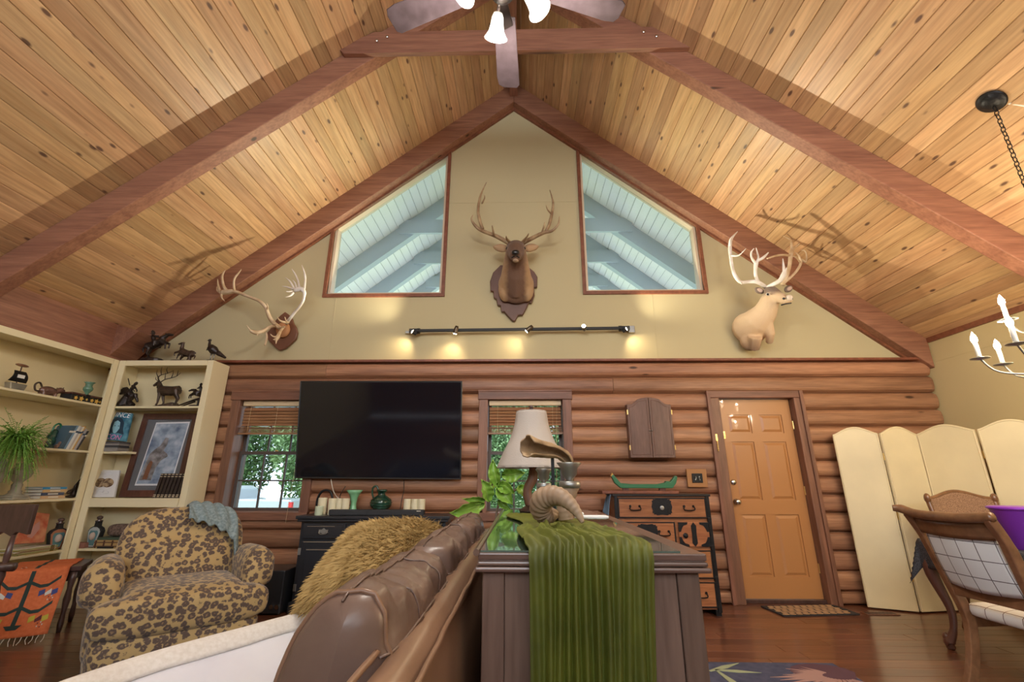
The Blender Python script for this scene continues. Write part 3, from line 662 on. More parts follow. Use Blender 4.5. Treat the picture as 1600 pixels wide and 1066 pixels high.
# top of the bookcase
c = on_bc(238, 560, 2.462, 4.90); mb = MB(); base_rock(mb, c, .12, .07, .05); Mx = fig_matrix((c.x+.0, c.y, c.z+.035), .235, 0)
T, hx, hz = horse(mb, Mx, pitch=math.radians(22), legs=[((.36, 1), (.14, .2)), ((.36, -1), (.1, .12)), ((-.36, 1), (-.04, 0)), ((-.36, -1), (.04, 0))], neck=(.5, .35), thin=1.25); rider(mb, T, .26, -.05)
mb.tube([T((.04, .1, 1.1)), T((-.25, .15, 1.42))], .006)
solo(mb, 'bronze_statue', bronze, 'bronze rider on a bucking horse, leftmost on top of bookcase', 'statue', c, fuse=.0055, sm=1)
c = on_bc(283, 559, 2.462, 4.90); mb = MB(); base_rock(mb, c, .11, .06, .022); Mx = fig_matrix((c.x+.05, c.y, c.z-.03), .185, A0)
horse(mb, Mx, pitch=math.radians(18), legs=[((.36, 1), (.2, .22)), ((.36, -1), (.12, .1)), ((-.36, 1), (-.04, .05)), ((-.36, -1), (.05, .05))], neck=(.25, .8), thin=1.25)
horse(mb, fig_matrix((c.x+.04, c.y+.01, c.z+.005), .15, 0), neck=(.3, .2), L=.8, thin=1.3)
solo(mb, 'bronze_statue', bronze_b, 'small bronze of running horses between rider and turkey', 'statue', c, fuse=.005, sm=1)
c = on_bc(331, 560, 2.462, 4.92); tk_ = thing('turkey_statue', 'dark bronze turkey standing on top of the bookcase corner', 'statue', c)
mb = MB(); px = lambda x, z: (c.x+x, c.y, c.z+z)
mb.tube([px(.125, .075), px(.06, .115), px(.0, .15), px(-.045, .185), px(-.055, .19)], [.008, .022, .05, .042, .015], 10)
mb.tube([px(-.04, .18), px(-.062, .22), px(-.064, .255)], [.03, .016, .012]); mb.ell(px(-.066, .268), (.02, .014, .016)); mb.tube([px(-.08, .268), px(-.10, .262)], [.007, .002]); mb.tube([px(-.06, .19), px(-.078, .16), px(-.082, .14)], [.006, .007, .003])
mb.tube([px(.06, .115), px(.16, .055)], [.03, .012])
mb.build('body', bronze, tk_, fuse=.0045, sm=1)
for k in (-.015, .02): MB().tube([(c.x+k, c.y, c.z+.115), (c.x+k+.004, c.y-.005, c.z+.06), (c.x+k-.004, c.y, c.z+.022)], [.012, .006, .005]).build('leg', pewter, tk_, smooth=True)
m = MB(); base_rock(m, c, .055, .045, .03); m.build('rock_base', bronze_b, tk_, smooth=True)
# bronzes in the top cell
c = on_bc(199, 633, 1.951); mb = MB(); base_rock(mb, c, .105, .06, .02)
mb.tube([(c.x-.05, c.y, c.z+.02), (c.x-.035, c.y, c.z+.09), (c.x-.03, c.y, c.z+.165)], [.065, .045, .02]); mb.tube([(c.x+.05, c.y, c.z+.02), (c.x, c.y, c.z+.07)], [.04, .03])
T, hx, hz = horse(mb, fig_matrix((c.x-.01, c.y, c.z+.085), .185, 0), pitch=math.radians(-35), neck=(.4, .0), thin=1.3); rider(mb, T, .22, -.15)
mb.tube([T((-.3, 0, 1.0)), T((-.75, 0, 1.25))], .006)
solo(mb, 'bronze_statue', bronze, 'bronze horse and rider plunging down a rock, left in the top cell', 'statue', c, fuse=.005, sm=1)
c = on_bc(258, 633, 1.951); ek = thing('elk_statue', 'bronze elk with wide antlers striding on a rock base', 'statue', c)
mb = MB(); mb.prism([(-.13, 0), (.12, 0), (.12, .055), (.04, .04), (-.10, .012)], lambda u, v, w: (c.x+u, c.y+w, c.z+v), -.05, .05); mb.build('rock_base', bronze_b, ek, fuse=.006)
mb = MB(); Mx = fig_matrix((c.x+.015, c.y, c.z+.03), .25, A0); T, hx, hz = horse(mb, Mx, thin=1.35, L=1.08, neck=(.22, .55), head=.24, tail=False, legs=[((.36, 1), (.03, -.06)), ((.36, -1), (-.12, -.03)), ((-.36, 1), (-.1, .03)), ((-.36, -1), (.08, .02))])
mb.build('body', bronze_b, ek, fuse=.0045, sm=1)
for sg in (-1, 1):
    a = MB(); pts = [(hx, sg*.04, hz+.04), (hx-.05, sg*.2, hz+.2), (hx-.25, sg*.3, hz+.3), (hx-.5, sg*.28, hz+.38), (hx-.7, sg*.22, hz+.52)]
    ctube(a, [T(p) for p in pts], [.0062, .006, .005, .004, .002], 6)
    for i, (dx, dz) in ((0, (.22, .22)), (1, (.12, .36)), (2, (.02, .36)), (3, (.05, .28))): p = V(pts[i]); a.tube([T(p), T(p+V((dx*.6, sg*.06, dz*.5))), T(p+V((dx*.7, sg*.05, dz)))], [.0048, .004, .0015], 6)
    a.build('antler', bronze_b, ek, smooth=True)
c = on_bc(302, 633, 1.951); mb = MB(); base_rock(mb, (c.x+.03, c.y, c.z), .07, .05, .025)
mb.tube([(c.x-.17, c.y-.02, c.z+.012), (c.x+.0, c.y-.01, c.z+.08), (c.x+.06, c.y, c.z+.10)], [.008, .012, .014], 8)
mb.tube([(c.x-.17, c.y+.02, c.z+.008), (c.x-.0, c.y+.02, c.z+.07)], [.008, .01], 8)
T, hx, hz = horse(mb, fig_matrix((c.x+.045, c.y, c.z+.045), .155, A0), pitch=math.radians(10), neck=(.4, .2), legs=[((.36, 1), (.2, .15)), ((.36, -1), (.2, .2)), ((-.36, 1), (-.2, .1)), ((-.36, -1), (-.1, .1))], thin=1.3); rider(mb, T, .19, .1)
mb.tube([(c.x+.05, c.y, c.z+.01), (c.x+.05, c.y, c.z+.1)], .012)
solo(mb, 'bronze_statue', bronze, 'bronze galloping horse and rider on a ramp, right in the top cell', 'statue', c, fuse=.005, sm=1)
# stack + pop star book
def rect_on(pa, pb, pc, pd, t): return pa
stk = []
c = on_bc(177, 706, 1.471, 4.86)
for k in range(8):
    o = solo(MB().box(c.x-.07+random.uniform(-.006, .006), c.x+.085+random.uniform(-.006, .006), c.y-.05, c.y+.09, c.z+k*.0125, c.z+k*.0125+.0115), 'disc_case', plain('case_spine_%d' % k, random.choice([(.05, .05, .06), (.14, .13, .13), (.30, .28, .26)]), .4),
        'thin disc case in the stack under the blue book, %s' % ('lowest of eight', 'second from the shelf', 'third from the shelf', 'fourth from the shelf', 'fourth from the top', 'third from the top', 'second from the top', 'topmost of eight')[k], 'disc case', (c.x, c.y, c.z+k*.0125), group='disc cases under the blue book')
def leaning(name, lab, cat, tl, tr, br, bl_, Y0, Y1_, mat, t=.02, group=None):
    """flat board: top edge at depth Y1_, bottom edge at depth Y0; corners from the photo"""
    a, b = oy(bl_[0], bl_[1], Y0), oy(br[0], br[1], Y0); c_, d_ = oy(tr[0], tr[1], Y1_), oy(tl[0], tl[1], Y1_)
    n = (b-a).cross(d_-a).normalized(); n = n if n.y > 0 else -n
    th = thing(name, lab, cat, (a+b)/2, group=group)
    MB().add([a, b, c_, d_, a+n*t, b+n*t, c_+n*t, d_+n*t], [(0, 1, 2, 3), (7, 6, 5, 4), (0, 4, 5, 1), (1, 5, 6, 2), (2, 6, 7, 3), (3, 7, 4, 0)]).build('cover' if 'book' in name else 'board', mat, th)
    ex, ey = (b-a), (d_-a)
    def P(u, v, h=0): return a+ex*u+ey*v+(c_-b-ey)*(u*v)-n*h
    return th, P, ex, ey, n
def patch(P, poly, mat, name, parent, h=.0012): return MB().add([P(u, v, h) for u, v in poly], [tuple(range(len(poly)))]).build(name, mat, parent, thick=.0008)
bluebook = noisy('blue_cover', [(.35, (.03, .12, .2)), (.65, (.16, .42, .55))], 9, rough=.25)
th, P, ex, ey, n = leaning('picture_book', 'blue portrait book titled PRINCE ICON leaning on the disc stack', 'book', (171, 643), (207, 646), (196, 690), (157, 686), 4.86, 4.93, bluebook)
skn = plain('print_pale_blue', (.30, .55, .65), .4); navy = plain('print_navy', (.02, .05, .09), .4); wht = plain('print_white', (.9, .9, .92), .5); pink = plain('print_pink', (.65, .25, .5), .5)
patch(P, [(.20, .22), (.16, .45), (.22, .68), (.40, .82), (.62, .80), (.76, .64), (.78, .42), (.86, .22), (.6, .26), (.4, .24)], navy, 'hair_print', th, .001)
patch(P, [(.34, .42), (.36, .64), (.48, .70), (.60, .64), (.63, .42), (.55, .27), (.48, .235), (.41, .27)], skn, 'face_print', th, .002)
for u0 in (.39, .54): patch(P, [(u0, .50), (u0+.035, .485), (u0+.07, .50), (u0+.035, .52)], navy, 'eye_print', th, .0028)
Rb = basis(ex.normalized(), (ey-ex.normalized()*ey.dot(ex.normalized())).normalized(), -n)
text_obj('PRINCE', .075, wht, 'title', th, P(.48, .9, .002), Rb); text_obj('ICON', .075, pink, 'title', th, P(.45, .1, .002), Rb)
# white embossed plaque
th, P, ex, ey, n = leaning('white_plaque', 'white embossed plaque with an oval brown picture on the deck', 'plaque', (144, 734), (187, 735), (178, 777), (133, 777), 4.86, 4.94, plain('plaque_white', (.72, .72, .73), .6))
for cx_ in (.42, .68): patch(P, [(cx_+.21*math.cos(q*.393), .52+.17*math.sin(q*.393)) for q in range(16)], noisy('sepia', [(.4, (.12, .07, .04)), (.6, (.45, .33, .2))], 40, rough=.5), 'oval_print', th, .002)
for u0, v0 in ((.3, .87), (.68, .87), (.3, .17), (.68, .17), (.5, .80), (.5, .24)):
    MB().tube([P(u0+.11*math.cos(q*.7), v0+.05*math.sin(q*.7), .003) for q in range(10)], .0022, 6).build('embossing', plain('emboss', (.7, .7, .72), .6), th)
# framed print
def frame_boards(P, w, mat, th, h=.018, t=.02, u=(0, 1), v=(0, 1), wu=None):
    wu = wu or w; (u0, u1), (v0, v1) = u, v
    for q in (((u0, v0), (u1, v0), (u1-wu, v0+w), (u0+wu, v0+w)), ((u1, v0), (u1, v1), (u1-wu, v1-w), (u1-wu, v0+w)), ((u1, v1), (u0, v1), (u0+wu, v1-w), (u1-wu, v1-w)), ((u0, v1), (u0, v0), (u0+wu, v0+w), (u0+wu, v1-w))):
        m_ = MB(); m_.add([P(a, b, h) for a, b in q]+[P(a, b, h-t) for a, b in q], [(0, 1, 2, 3), (7, 6, 5, 4), (0, 4, 5, 1), (1, 5, 6, 2), (2, 6, 7, 3), (3, 7, 4, 0)]).build('frame_rail', mat, th)
th, P, ex, ey, n = leaning('framed_print', 'large dark framed mountain print with grey mat leaning in bookcase', 'picture', (227, 647), (312, 647), (282, 777), (187, 777), 4.90, 5.02, plain('mat_grey', (.16, .165, .18), .6), t=.01)
frame_boards(P, .075, mahog, th, wu=.095)
patch(P, [(.19, .13), (.80, .13), (.86, .90), (.25, .89)], wht, 'inner_mat', th, .001)
sky_p = noisy('print_sky', [(.3, (.14, .20, .32)), (.5, (.38, .47, .60)), (.7, (.72, .78, .84))], 9, rough=.3)
patch(P, [(.21, .15), (.78, .15), (.84, .88), (.27, .87)], sky_p, 'print', th, .002)
rock_p = noisy('print_rock', [(.3, (.10, .09, .09)), (.7, (.46, .44, .46))], 16, rough=.4)
patch(P, [(.235, .19), (.30, .50), (.36, .55), (.44, .60), (.50, .70), (.555, .69), (.56, .62), (.52, .54), (.60, .50), (.62, .47), (.52, .42), (.46, .33), (.44, .19)], rock_p, 'rock_print', th, .003)
patch(P, [(.29, .2), (.31, .36), (.35, .42), (.39, .40), (.37, .2)], plain('print_rust', (.25, .10, .05), .5), 'figure_print', th, .0038)
MB().add([P(.1, .08, .008), P(.9, .08, .008), P(.9, .92, .008), P(.1, .92, .008)], [(0, 1, 2, 3)]).build('pane', glass('print_glass', (.96, .96, .96), .05), th, thick=.002)
# eight dark volumes
vol = plain('dark_volume', (.035, .024, .022), .35); gilt = plain('gilt', (.62, .52, .36), .4)
for k in range(8):
    p0 = on_bc(239+k*5.9, 777, 1.001, 4.85); bw = .029
    o = thing('dark_book', 'dark leather volume with gilt bands, %s of the eight beside the framed print' % ('first', 'second', 'third', 'fourth', 'fifth', 'sixth', 'seventh', 'last')[k], 'book', (p0.x+bw/2, 4.90, 1.001), group='dark volumes before the framed print')
    lean = .035
    MB().prism([(0, 0), (bw-.002, 0), (bw-.002+lean, .245), (lean, .245)], lambda u, v, w: (p0.x+u, 4.845+w, 1.001+v), 0, .05).build('cover', vol, o, bevel=.002)
    for v in (.012, .028, .21, .232): MB().prism([(lean*v/.245, v), (bw-.002+lean*v/.245, v), (bw-.002+lean*v/.245, v+.007), (lean*v/.245, v+.007)], lambda u, v_, w: (p0.x+u, 4.844+w, 1.001+v_), 0, .004).build('gilt_band', gilt, o)
# ================================================================ LEFT SHELF ITEMS
def on_l(px, py, z, X=-4.64): p = ox(px, py, X); return V((X, p.y, z))
c = on_l(23, 607, 1.951); k = mpp(c)
t = thing('ship_ornament', 'grey pewter sailing ornament with a flag on the top left shelf', 'ornament', c)
MB().add([c+V((x, y, z)) for (y, z) in ((-.075, .075), (.075, .075), (.055, 0), (-.055, 0)) for x in (-.03, .03)], [(0, 1, 3, 2), (2, 3, 5, 4), (4, 5, 7, 6), (6, 7, 1, 0), (0, 2, 4, 6), (1, 7, 5, 3)]).build('hull', pewter, t, bevel=.006)
MB().tube([c+V((0, 0, .07)), c+V((0, 0, .24))], .005).build('mast', darkw, t)
MB().grid(lambda u, v: c+V((.02*math.sin(v*3.14), (u-.5)*(.14-.05*v)*(1+.12*math.cos(u*6.28)), .09+v*.10)), 6, 6).build('sail', iron, t, thick=.004)
MB().box(c.x+.023, c.x+.027, c.y-.03, c.y+.03, c.z+.125, c.z+.155).build('emblem', white, t)
MB().ell(c+V((0, 0, .245)), (.012, .06, .014)).build('flag', oak, t, smooth=True)
c = on_l(73, 619, 1.951); t = thing('cow_creamer', 'brown glazed cow shaped creamer on the top left shelf', 'creamer', c)
m = MB(); m.ell(c+V((0, 0, .062)), (.04, .085, .045)); m.tube([c+V((0, .07, .07)), c+V((0, .115, .09)), c+V((0, .145, .082))], [.03, .03, .022])
for dy in (-.055, .055):
    for dx in (-.022, .022): m.tube([c+V((dx, dy, .05)), c+V((dx, dy, 0))], [.014, .014])
for dx in (-1, 1): m.tube([c+V((dx*.02, .11, .1)), c+V((dx*.04, .105, .12))], [.008, .003])
m.build('body', plain('brown_glaze', (.13, .065, .05), .25, coat=.4, mott=.5, bscale=120), t, fuse=.005, sm=2)
ctube(MB(), [c+V((0, -.07, .09)), c+V((0, -.10, .125)), c+V((0, -.135, .10)), c+V((0, -.12, .05)), c+V((0, -.08, .045))], [.008, .008], 8).build('handle', bronze_b, t, smooth=True)
c = on_l(130, 628, 1.951, -4.62); t = thing('lacquer_box', 'black box with yellow flowers on the top left shelf', 'box', c)
MB().box(c.x-.06, c.x+.06, c.y-.20, c.y+.15, c.z, c.z+.065).build('body', blackmat, t, bevel=.004)
MB().box(c.x-.064, c.x+.064, c.y-.205, c.y+.155, c.z+.066, c.z+.085).build('lid', mahog, t, bevel=.004)
yel = plain('yellow_enamel', (.75, .48, .10), .5)
for i, (dy, r) in enumerate(((-.15, .022), (-.09, .027), (-.03, .014), (.03, .022), (.085, .027), (.125, .016))):
    n_ = 10; MB().prism([(c.y+dy+r*(1+.3*math.cos(q*6.28/n_*5))*math.cos(q*6.28/n_)*.8, c.z+.033+r*(1+.3*math.cos(q*6.28/n_*5))*math.sin(q*6.28/n_)*.8) for q in range(n_)], lambda u, v, w: (c.x+w, u, v), .0605, .063).build('flower', yel, t)
MB().box(c.x+.06, c.x+.07, c.y-.055, c.y-.005, c.z+.05, c.z+.085).build('clasp', iron, t, bevel=.004)
v0 = on_l(137, 610, 0, -4.62); vz = c.z+.0855
t = thing('glass_vase', 'small sea green glass vase standing on the black flowered box', 'vase', (c.x, v0.y, vz))
MB().lathe([(.018, 0), (.022, .004), (.014, .02), (.04, .055), (.043, .075), (.03, .10), (.032, .125), (.048, .14), (.044, .14), (.026, .122), (.02, .08)], (c.x, v0.y, vz), 18).build('body', plain('sea_green_glass', (.10, .22, .15), .15, coat=.5), t, smooth=True)
for q in range(9): MB().lathe([(.001, -.003), (.005, 0), (.001, .003)], (c.x+.046*math.cos(q*.7), v0.y+.046*math.sin(q*.7), vz+.14), 6).build('rim_bead', plain('bead_green', (.12, .25, .17), .2), t)
# shelf 1.47: figurines, teapot, books
c = on_l(75, 696, 1.471, -4.66); t = thing('green_teapot', 'green glazed monkey teapot with tall looped handle', 'teapot', c)
m = MB(); m.ell(c+V((0, 0, .075)), (.045, .05, .06)); m.tube([c+V((0, .01, .12)), c+V((0, .02, .155))], [.04, .03]); m.ell(c+V((0, .025, .165)), (.03, .032, .03)); m.tube([c+V((0, -.04, .05)), c+V((0, -.075, .03)), c+V((0, -.09, 0.008))], [.03, .025, .012]); m.tube([c+V((.02, .03, .06)), c+V((.03, .055, .02)), c+V((.03, .07, 0.01))], [.025, .02, .02])
m.build('body', ceramic_g, t, fuse=.0055, sm=2)
ctube(MB(), [c+V((0, .0, .165)), c+V((0, .01, .225)), c+V((0, .05, .25)), c+V((0, .075, .22)), c+V((0, .065, .17)), c+V((0, .04, .15))], [.007, .009, .007], 8).build('handle', plain('green_handle', (.02, .16, .08), .15), t, smooth=True)
for dx, px_, lab, mt, s in ((.0, 62, 'tan crouching figurine next to the hanging fern', 'tan', 1.1), (.05, 74, 'small dark green frog figurine before the teapot', 'grn', .7), (.05, 90, 'small brown figurine between teapot and books', 'brn', .8)):
    c = on_l(px_, 698, 1.471, -4.62+dx*.8); m = MB(); m.ell(c+V((0, 0, .03*s)), (.03*s, .038*s, .03*s)); m.ell(c+V((.005, .015*s, .07*s)), (.022*s, .024*s, .024*s)); m.tube([c+V((.02, .03*s, .04*s)), c+V((.025, .045*s, .008))], [.012*s, .01*s]); m.tube([c+V((.02, -.025*s, .04*s)), c+V((.025, -.04*s, .008))], [.012*s, .01*s])
    solo(m, 'figurine', {'tan': plain('tan_clay', (.42, .30, .19), .5), 'grn': ceramic_g, 'brn': plain('brown_clay', (.22, .13, .09), .4)}[mt], lab, 'figurine', c, group='figurines on the second shelf', fuse=.005, sm=2)
bk = [(.045, .235, (.06, .11, .15), 'dark teal book nearest the teapot on the second shelf'), (.022, .24, (.18, .30, .42), 'pale blue book beside the dark teal one'), (.028, .24, (.72, .72, .70), 'thick white leaning book on the second shelf'), (.018, .235, (.50, .47, .44), 'grey leaning book between the white ones'), (.02, .235, (.74, .68, .55), 'cream leaning book on the second shelf'),
      (.016, .245, (.62, .36, .10), 'thin orange leaning book on the second shelf'), (.026, .215, (.42, .39, .40), 'mauve grey leaning book on the second shelf'), (.02, .20, (.04, .04, .05), 'black book at the end of the second shelf')]
y = on_l(88, 698, 0, -4.58).y
for w, h, cc, lab in bk:
    t = thing('book', lab, 'book', (-4.64, y+w/2, 1.471), group='books on the second shelf'); ln = .07
    bf = lambda u, v, w_: (w_, u, 1.471+v)
    MB().prism([(y, 0), (y+w-.001, 0), (y+w-.001+ln, h), (y+ln, h)], bf, -4.70, -4.545).build('cover', plain('cover', cc, .45), t, bevel=.002)
    MB().prism([(y+.003+ln*.99, h*.99), (y+w-.004+ln*.99, h*.99), (y+w-.004+ln, h+.001), (y+.003+ln, h+.001)], bf, -4.695, -4.553).build('pages', offwhite, t)
    MB().prism([(y+ln*.7, h*.7), (y+w-.001+ln*.7, h*.7), (y+w-.001+ln*.78, h*.78), (y+ln*.78, h*.78)], bf, -4.5449, -4.544).build('spine_label', offwhite if sum(cc) < 1 else navy, t)
    y += w
# shelf 1.0: urn with fern, stacked books, feather sculpture
stone = plain('grey_stone', (.36, .33, .26), .7, mott=.2, bscale=50)
c = on_l(20, 780, 1.006, -4.66)
t = thing('stone_urn', 'grey stone baluster urn holding the fern on the third shelf', 'urn', c)
MB().lathe([(.075, .04), (.06, .045), (.045, .06), (.048, .075), (.035, .085), (.04, .13), (.03, .15), (.045, .165), (.075, .20), (.085, .235), (.07, .27), (.045, .295), (.055, .32), (.05, .32), (.03, .29)], c, 20).build('bowl', stone, t, smooth=True)
MB().box(c.x-.08, c.x+.08, c.y-.08, c.y+.08, c.z, c.z+.02).box(c.x-.07, c.x+.07, c.y-.07, c.y+.07, c.z+.02, c.z+.04).build('plinth', stone, t, bevel=.006)
f0 = V((-4.42, on_l(22, 700, 0, -4.42).y, 1.50)); t = thing('fern', 'bushy light green fern spilling over the shelf edge at left', 'plant', c+V((.02, 0, .325)))
rng = random.Random(5); m = MB(); st = MB()
ctube(MB(), [c+V((.02, 0, .30)), c+V((.06, 0, .40)), f0+V((0, 0, -.04)), f0+V((0, 0, .03))], [.012, .01], 8).build('crown', fernm, t, smooth=True)
for i in range(300):
    a = rng.uniform(0, 6.28); el = rng.uniform(.0, 1.35); L_ = rng.uniform(.14, .31); dr = rng.uniform(.05, .48)
    d = V((math.cos(a)*.45+.08, math.sin(a), 0)); pts = []
    for q in range(9):
        s = q/8; p = f0 + d*(L_*s*math.cos(el*.6)) + V((0, 0, L_*math.sin(el)*s*1.25-dr*s*s)); p.x = max(p.x, -4.485); pts.append(p)
    st.tube(pts, .0014, 4, cap=False)
    for q in range(1, 9):
        for hh in (0, .5):
            p = pts[q-1].lerp(pts[q], hh)
            for sg in (-1, 1):
                dd = (V((-d.y, d.x, 0))*sg + (pts[q]-pts[q-1]).normalized()*.5+V((0, 0, rng.uniform(-.5, .5)))).normalized(); ln = rng.uniform(.016, .032)*(1.1-q/14); sd = dd.cross(V((0, 0, 1))).normalized()*.007
                m.add([p, p+dd*ln*.5+sd, p+dd*ln, p+dd*ln*.5-sd], [(0, 1, 2, 3)])
q = m.build('leaflets', fernm, t); q['kind'] = 'stuff'; q = st.build('stems', fernm, t); q['kind'] = 'stuff'
c = on_l(2, 760, 1.006, -4.60); c.z = 1.006
solo(MB().lathe([(.05, 0), (.055, .01), (.03, .03), (.035, .10), (.07, .16), (.09, .22), (.08, .30), (.05, .35), (.06, .38), (.05, .38)], (c.x, c.y-.10, c.z), 18), 'stone_vase', stone, 'tall pale stone vase cut by the left frame edge', 'vase', (c.x, c.y-.10, c.z), smooth=True)
z = 1.006
for i, (h, w, cc, lab) in enumerate(((.03, .24, (.62, .42, .24), 'tan book at the bottom of the flat pile'), (.028, .22, (.06, .08, .14), 'dark navy book second in the flat pile'), (.028, .235, (.66, .46, .22), 'yellow tan book third in the flat pile'), (.022, .235, (.06, .30, .55), 'bright blue book on top of the flat pile'))):
    c = on_l(68, 777, z, -4.64); t = thing('book', lab, 'book', (c.x, c.y, z), group='flat book pile on the third shelf'); dy = random.uniform(-.01, .01)
    MB().box(c.x-.09, c.x+.09, c.y-w/2+dy, c.y+w/2+dy, z, z+.003).box(c.x-.09, c.x+.09, c.y-w/2+dy, c.y+w/2+dy, z+h-.004, z+h-.001).box(c.x+.084, c.x+.09, c.y-w/2+dy, c.y+w/2+dy, z+.003, z+h-.004).build('cover', plain('cover', cc, .4), t)
    MB().box(c.x-.085, c.x+.0835, c.y-w/2+.004+dy, c.y+w/2-.004+dy, z+.0035, z+h-.0045).build('pages', offwhite, t)
    MB().box(c.x+.0902, c.x+.0905, c.y-.05+dy, c.y+.05+dy, z+h*.3, z+h*.7).build('spine_label', offwhite, t); z += h
c = on_l(110, 777, 1.006, -4.63); t = thing('bird_sculpture', 'dark metal bird sculpture with curved feathers on the third shelf', 'sculpture', c)
m = MB(); m.ell(c+V((0, 0, .012)), (.04, .05, .014)); m.tube([c+V((0, .02, .01)), c+V((0, .03, .08)), c+V((0, .05, .14))], [.03, .03, .015]); m.ell(c+V((.02, -.04, .06)), (.02, .04, .02), Matrix.Rotation(.5, 3, 'X')); m.build('body', bronze_b, t, fuse=.006)
for q, (yy, zz) in enumerate(((.09, .17), (.055, .20), (.02, .16))):
    ctube(MB(), [c+V((.01*q, .02, .05)), c+V((.01*q, .02-.01*q, .11)), c+V((.01*q, yy, zz))], [.01, .012, .002], 6).build('feather', bronze, t, smooth=True)
# shelf .525: red picture book, folders, portrait bottles
def leaning_x(name, lab, cat, tl, tr, br, bl_, Xa, Xb, mat, t=.02):
    a, b = ox(bl_[0], bl_[1], Xa), ox(br[0], br[1], Xa); c_, d_ = ox(tr[0], tr[1], Xb), ox(tl[0], tl[1], Xb)
    n = (b-a).cross(d_-a).normalized(); n = n if n.x < 0 else -n
    th = thing(name, lab, cat, (a+b)/2)
    MB().add([a, b, c_, d_, a+n*t, b+n*t, c_+n*t, d_+n*t], [(0, 1, 2, 3), (7, 6, 5, 4), (0, 4, 5, 1), (1, 5, 6, 2), (2, 6, 7, 3), (3, 7, 4, 0)]).build('cover', mat, th)
    return th, (lambda u, v, h=0: a+(b-a)*u+(d_-a)*v+(c_-b-d_+a)*(u*v)-n*h)
z = .526
for i in range(5):
    c = on_l(58, 858, z, -4.62); t = thing('folder', 'flat manila folder in the pile under the red book, %s from the shelf' % ('lowest', 'second', 'third', 'fourth', 'fifth')[i], 'folder', (c.x, c.y, z), group='folders under the red book')
    w = .26+.02*(i % 3)
    MB().box(c.x-.10, c.x+.105+.004*(i % 2), c.y-w, c.y+w*.35, z, z+.004).build('flap', plain('manila_%d' % i, ((.55, .38, .12), (.40, .42, .08), (.45, .28, .10))[i % 3], .6), t)
    MB().box(c.x-.095, c.x+.10, c.y-w+.01, c.y+w*.35-.02, z+.0045, z+.0095).build('papers', offwhite, t)
    MB().box(c.x-.05, c.x+.1065+.004*(i % 2), c.y+w*.1, c.y+w*.1+.03, z+.004, z+.0105).build('band', mahog, t); z += .011
redc = noisy('red_cover', [(.35, (.50, .10, .05)), (.65, (.66, .30, .16))], 12, rough=.3)
th, P = leaning_x('picture_book', 'red illustrated book leaning open faced above the folders', 'book', (45, 800), (78, 803), (69, 847), (24, 850), -4.60, -4.70, redc)
patch(P, [(.3, .2), (.5, .15), (.7, .45), (.62, .72), (.45, .6)], plain('print_rose', (.55, .28, .24), .4), 'flower_print', th, .002)
patch(P, [(.12, .3), (.25, .35), (.4, .8), (.25, .85)], plain('print_dark', (.12, .13, .15), .4), 'stem_print', th, .002); patch(P, [(.06, .6), (.16, .62), (.2, .8), (.1, .78)], yel, 'bud_print', th, .0026)
def bottle(c, ax, col, lab, h=.30):
    t = thing('portrait_bottle', lab, 'bottle', c, group='painted portrait bottles')
    ax = V(ax).normalized(); nr = V((-ax.y, ax.x, 0)); nr = nr if (CP-c).dot(nr) > 0 else -nr
    f = lambda u, v, w: c+ax*(u*h)+V((0, 0, v*h))+nr*w
    half = [(.20, 0), (.30, .35), (.34, .52), (.26, .62), (.10, .68), (.085, .80), (.12, .83)]
    poly = half+[(-u, v) for u, v in reversed(half)]
    MB().prism([(u*.8, v) for u, v in poly], f, -.022, .022).build('flask', blackmat, t, bevel=.006)
    MB().prism([(u*.68, .03+v*.9) for u, v in poly[:5]+poly[-5:]], f, .0221, .0255).build('painted_border', plain('border', col, .4), t)
    MB().prism([(u*.5, .07+v*.75) for u, v in poly[:4]+poly[-4:]], f, .0256, .028).build('painted_field', plain('field_teal', (.10, .22, .24), .5), t)
    MB().ell(f(0, .36, .028), (.03, .03, .038), nu=10, nv=7).build('portrait', plain('portrait_skin', (.5, .4, .33), .6), t, smooth=True)
    MB().lathe([(.03, .82*h), (.035, .84*h), (.012, .87*h), (.026, .92*h), (.026, .97*h), (.01, 1.0*h)], c, 12).build('stopper', darkw, t, smooth=True)
c = on_l(86, 848, .526, -4.60); bottle(c, (.25, 1, 0), (.40, .16, .08), 'portrait bottle with rust red border on the left wall shelf', .29)
bd_z = .526
c = on_bc(118, 850, bd_z, 5.0); c.x = oy(118, 850, 5.0).x; bottle(c, (1, -.3, 0), (.35, .05, .05), 'portrait bottle with dark red border, rear in the corner shelf', .31)
c = on_bc(143, 862, bd_z, 4.90); bottle(c, (1, -.15, 0), (.45, .48, .48), 'portrait bottle with black and silver border, front in the corner shelf', .30)
# corner shelf: boxes
p = oy(166, 880, 4.88)
def bxt(name, lab, cat, x0, x1, y0, y1, z0, z1, mt): return solo(MB().box(x0, x1, y0, y1, z0, z1), name, mt, lab, cat, ((x0+x1)/2, (y0+y1)/2, z0), bevel=.004)
t = thing('game_box', 'wooden game box with latticed tan sides on the corner shelf', 'box', (p.x+.02, 4.92, .526))
MB().box(p.x-.14, p.x+.20, 4.84, 5.02, .526, .60).build('body', plain('tan_box', (.45, .30, .12), .6), t, bevel=.003)
for i in range(4): MB().box(p.x-.13+i*.085, p.x-.115+i*.085, 4.836, 4.84, .53, .598).build('lattice', mahog, t)
for zz in (.545, .58): MB().box(p.x-.138, p.x+.198, 4.835, 4.8395, zz-.004, zz+.004).build('lattice', mahog, t)
bxt('flat_case', 'dark green flat case lying on the wooden game box', 'case', p.x-.13, p.x+.19, 4.85, 5.02, .6005, .625, plain('green_case', (.06, .09, .06), .5))
q = oy(183, 852, 4.95)
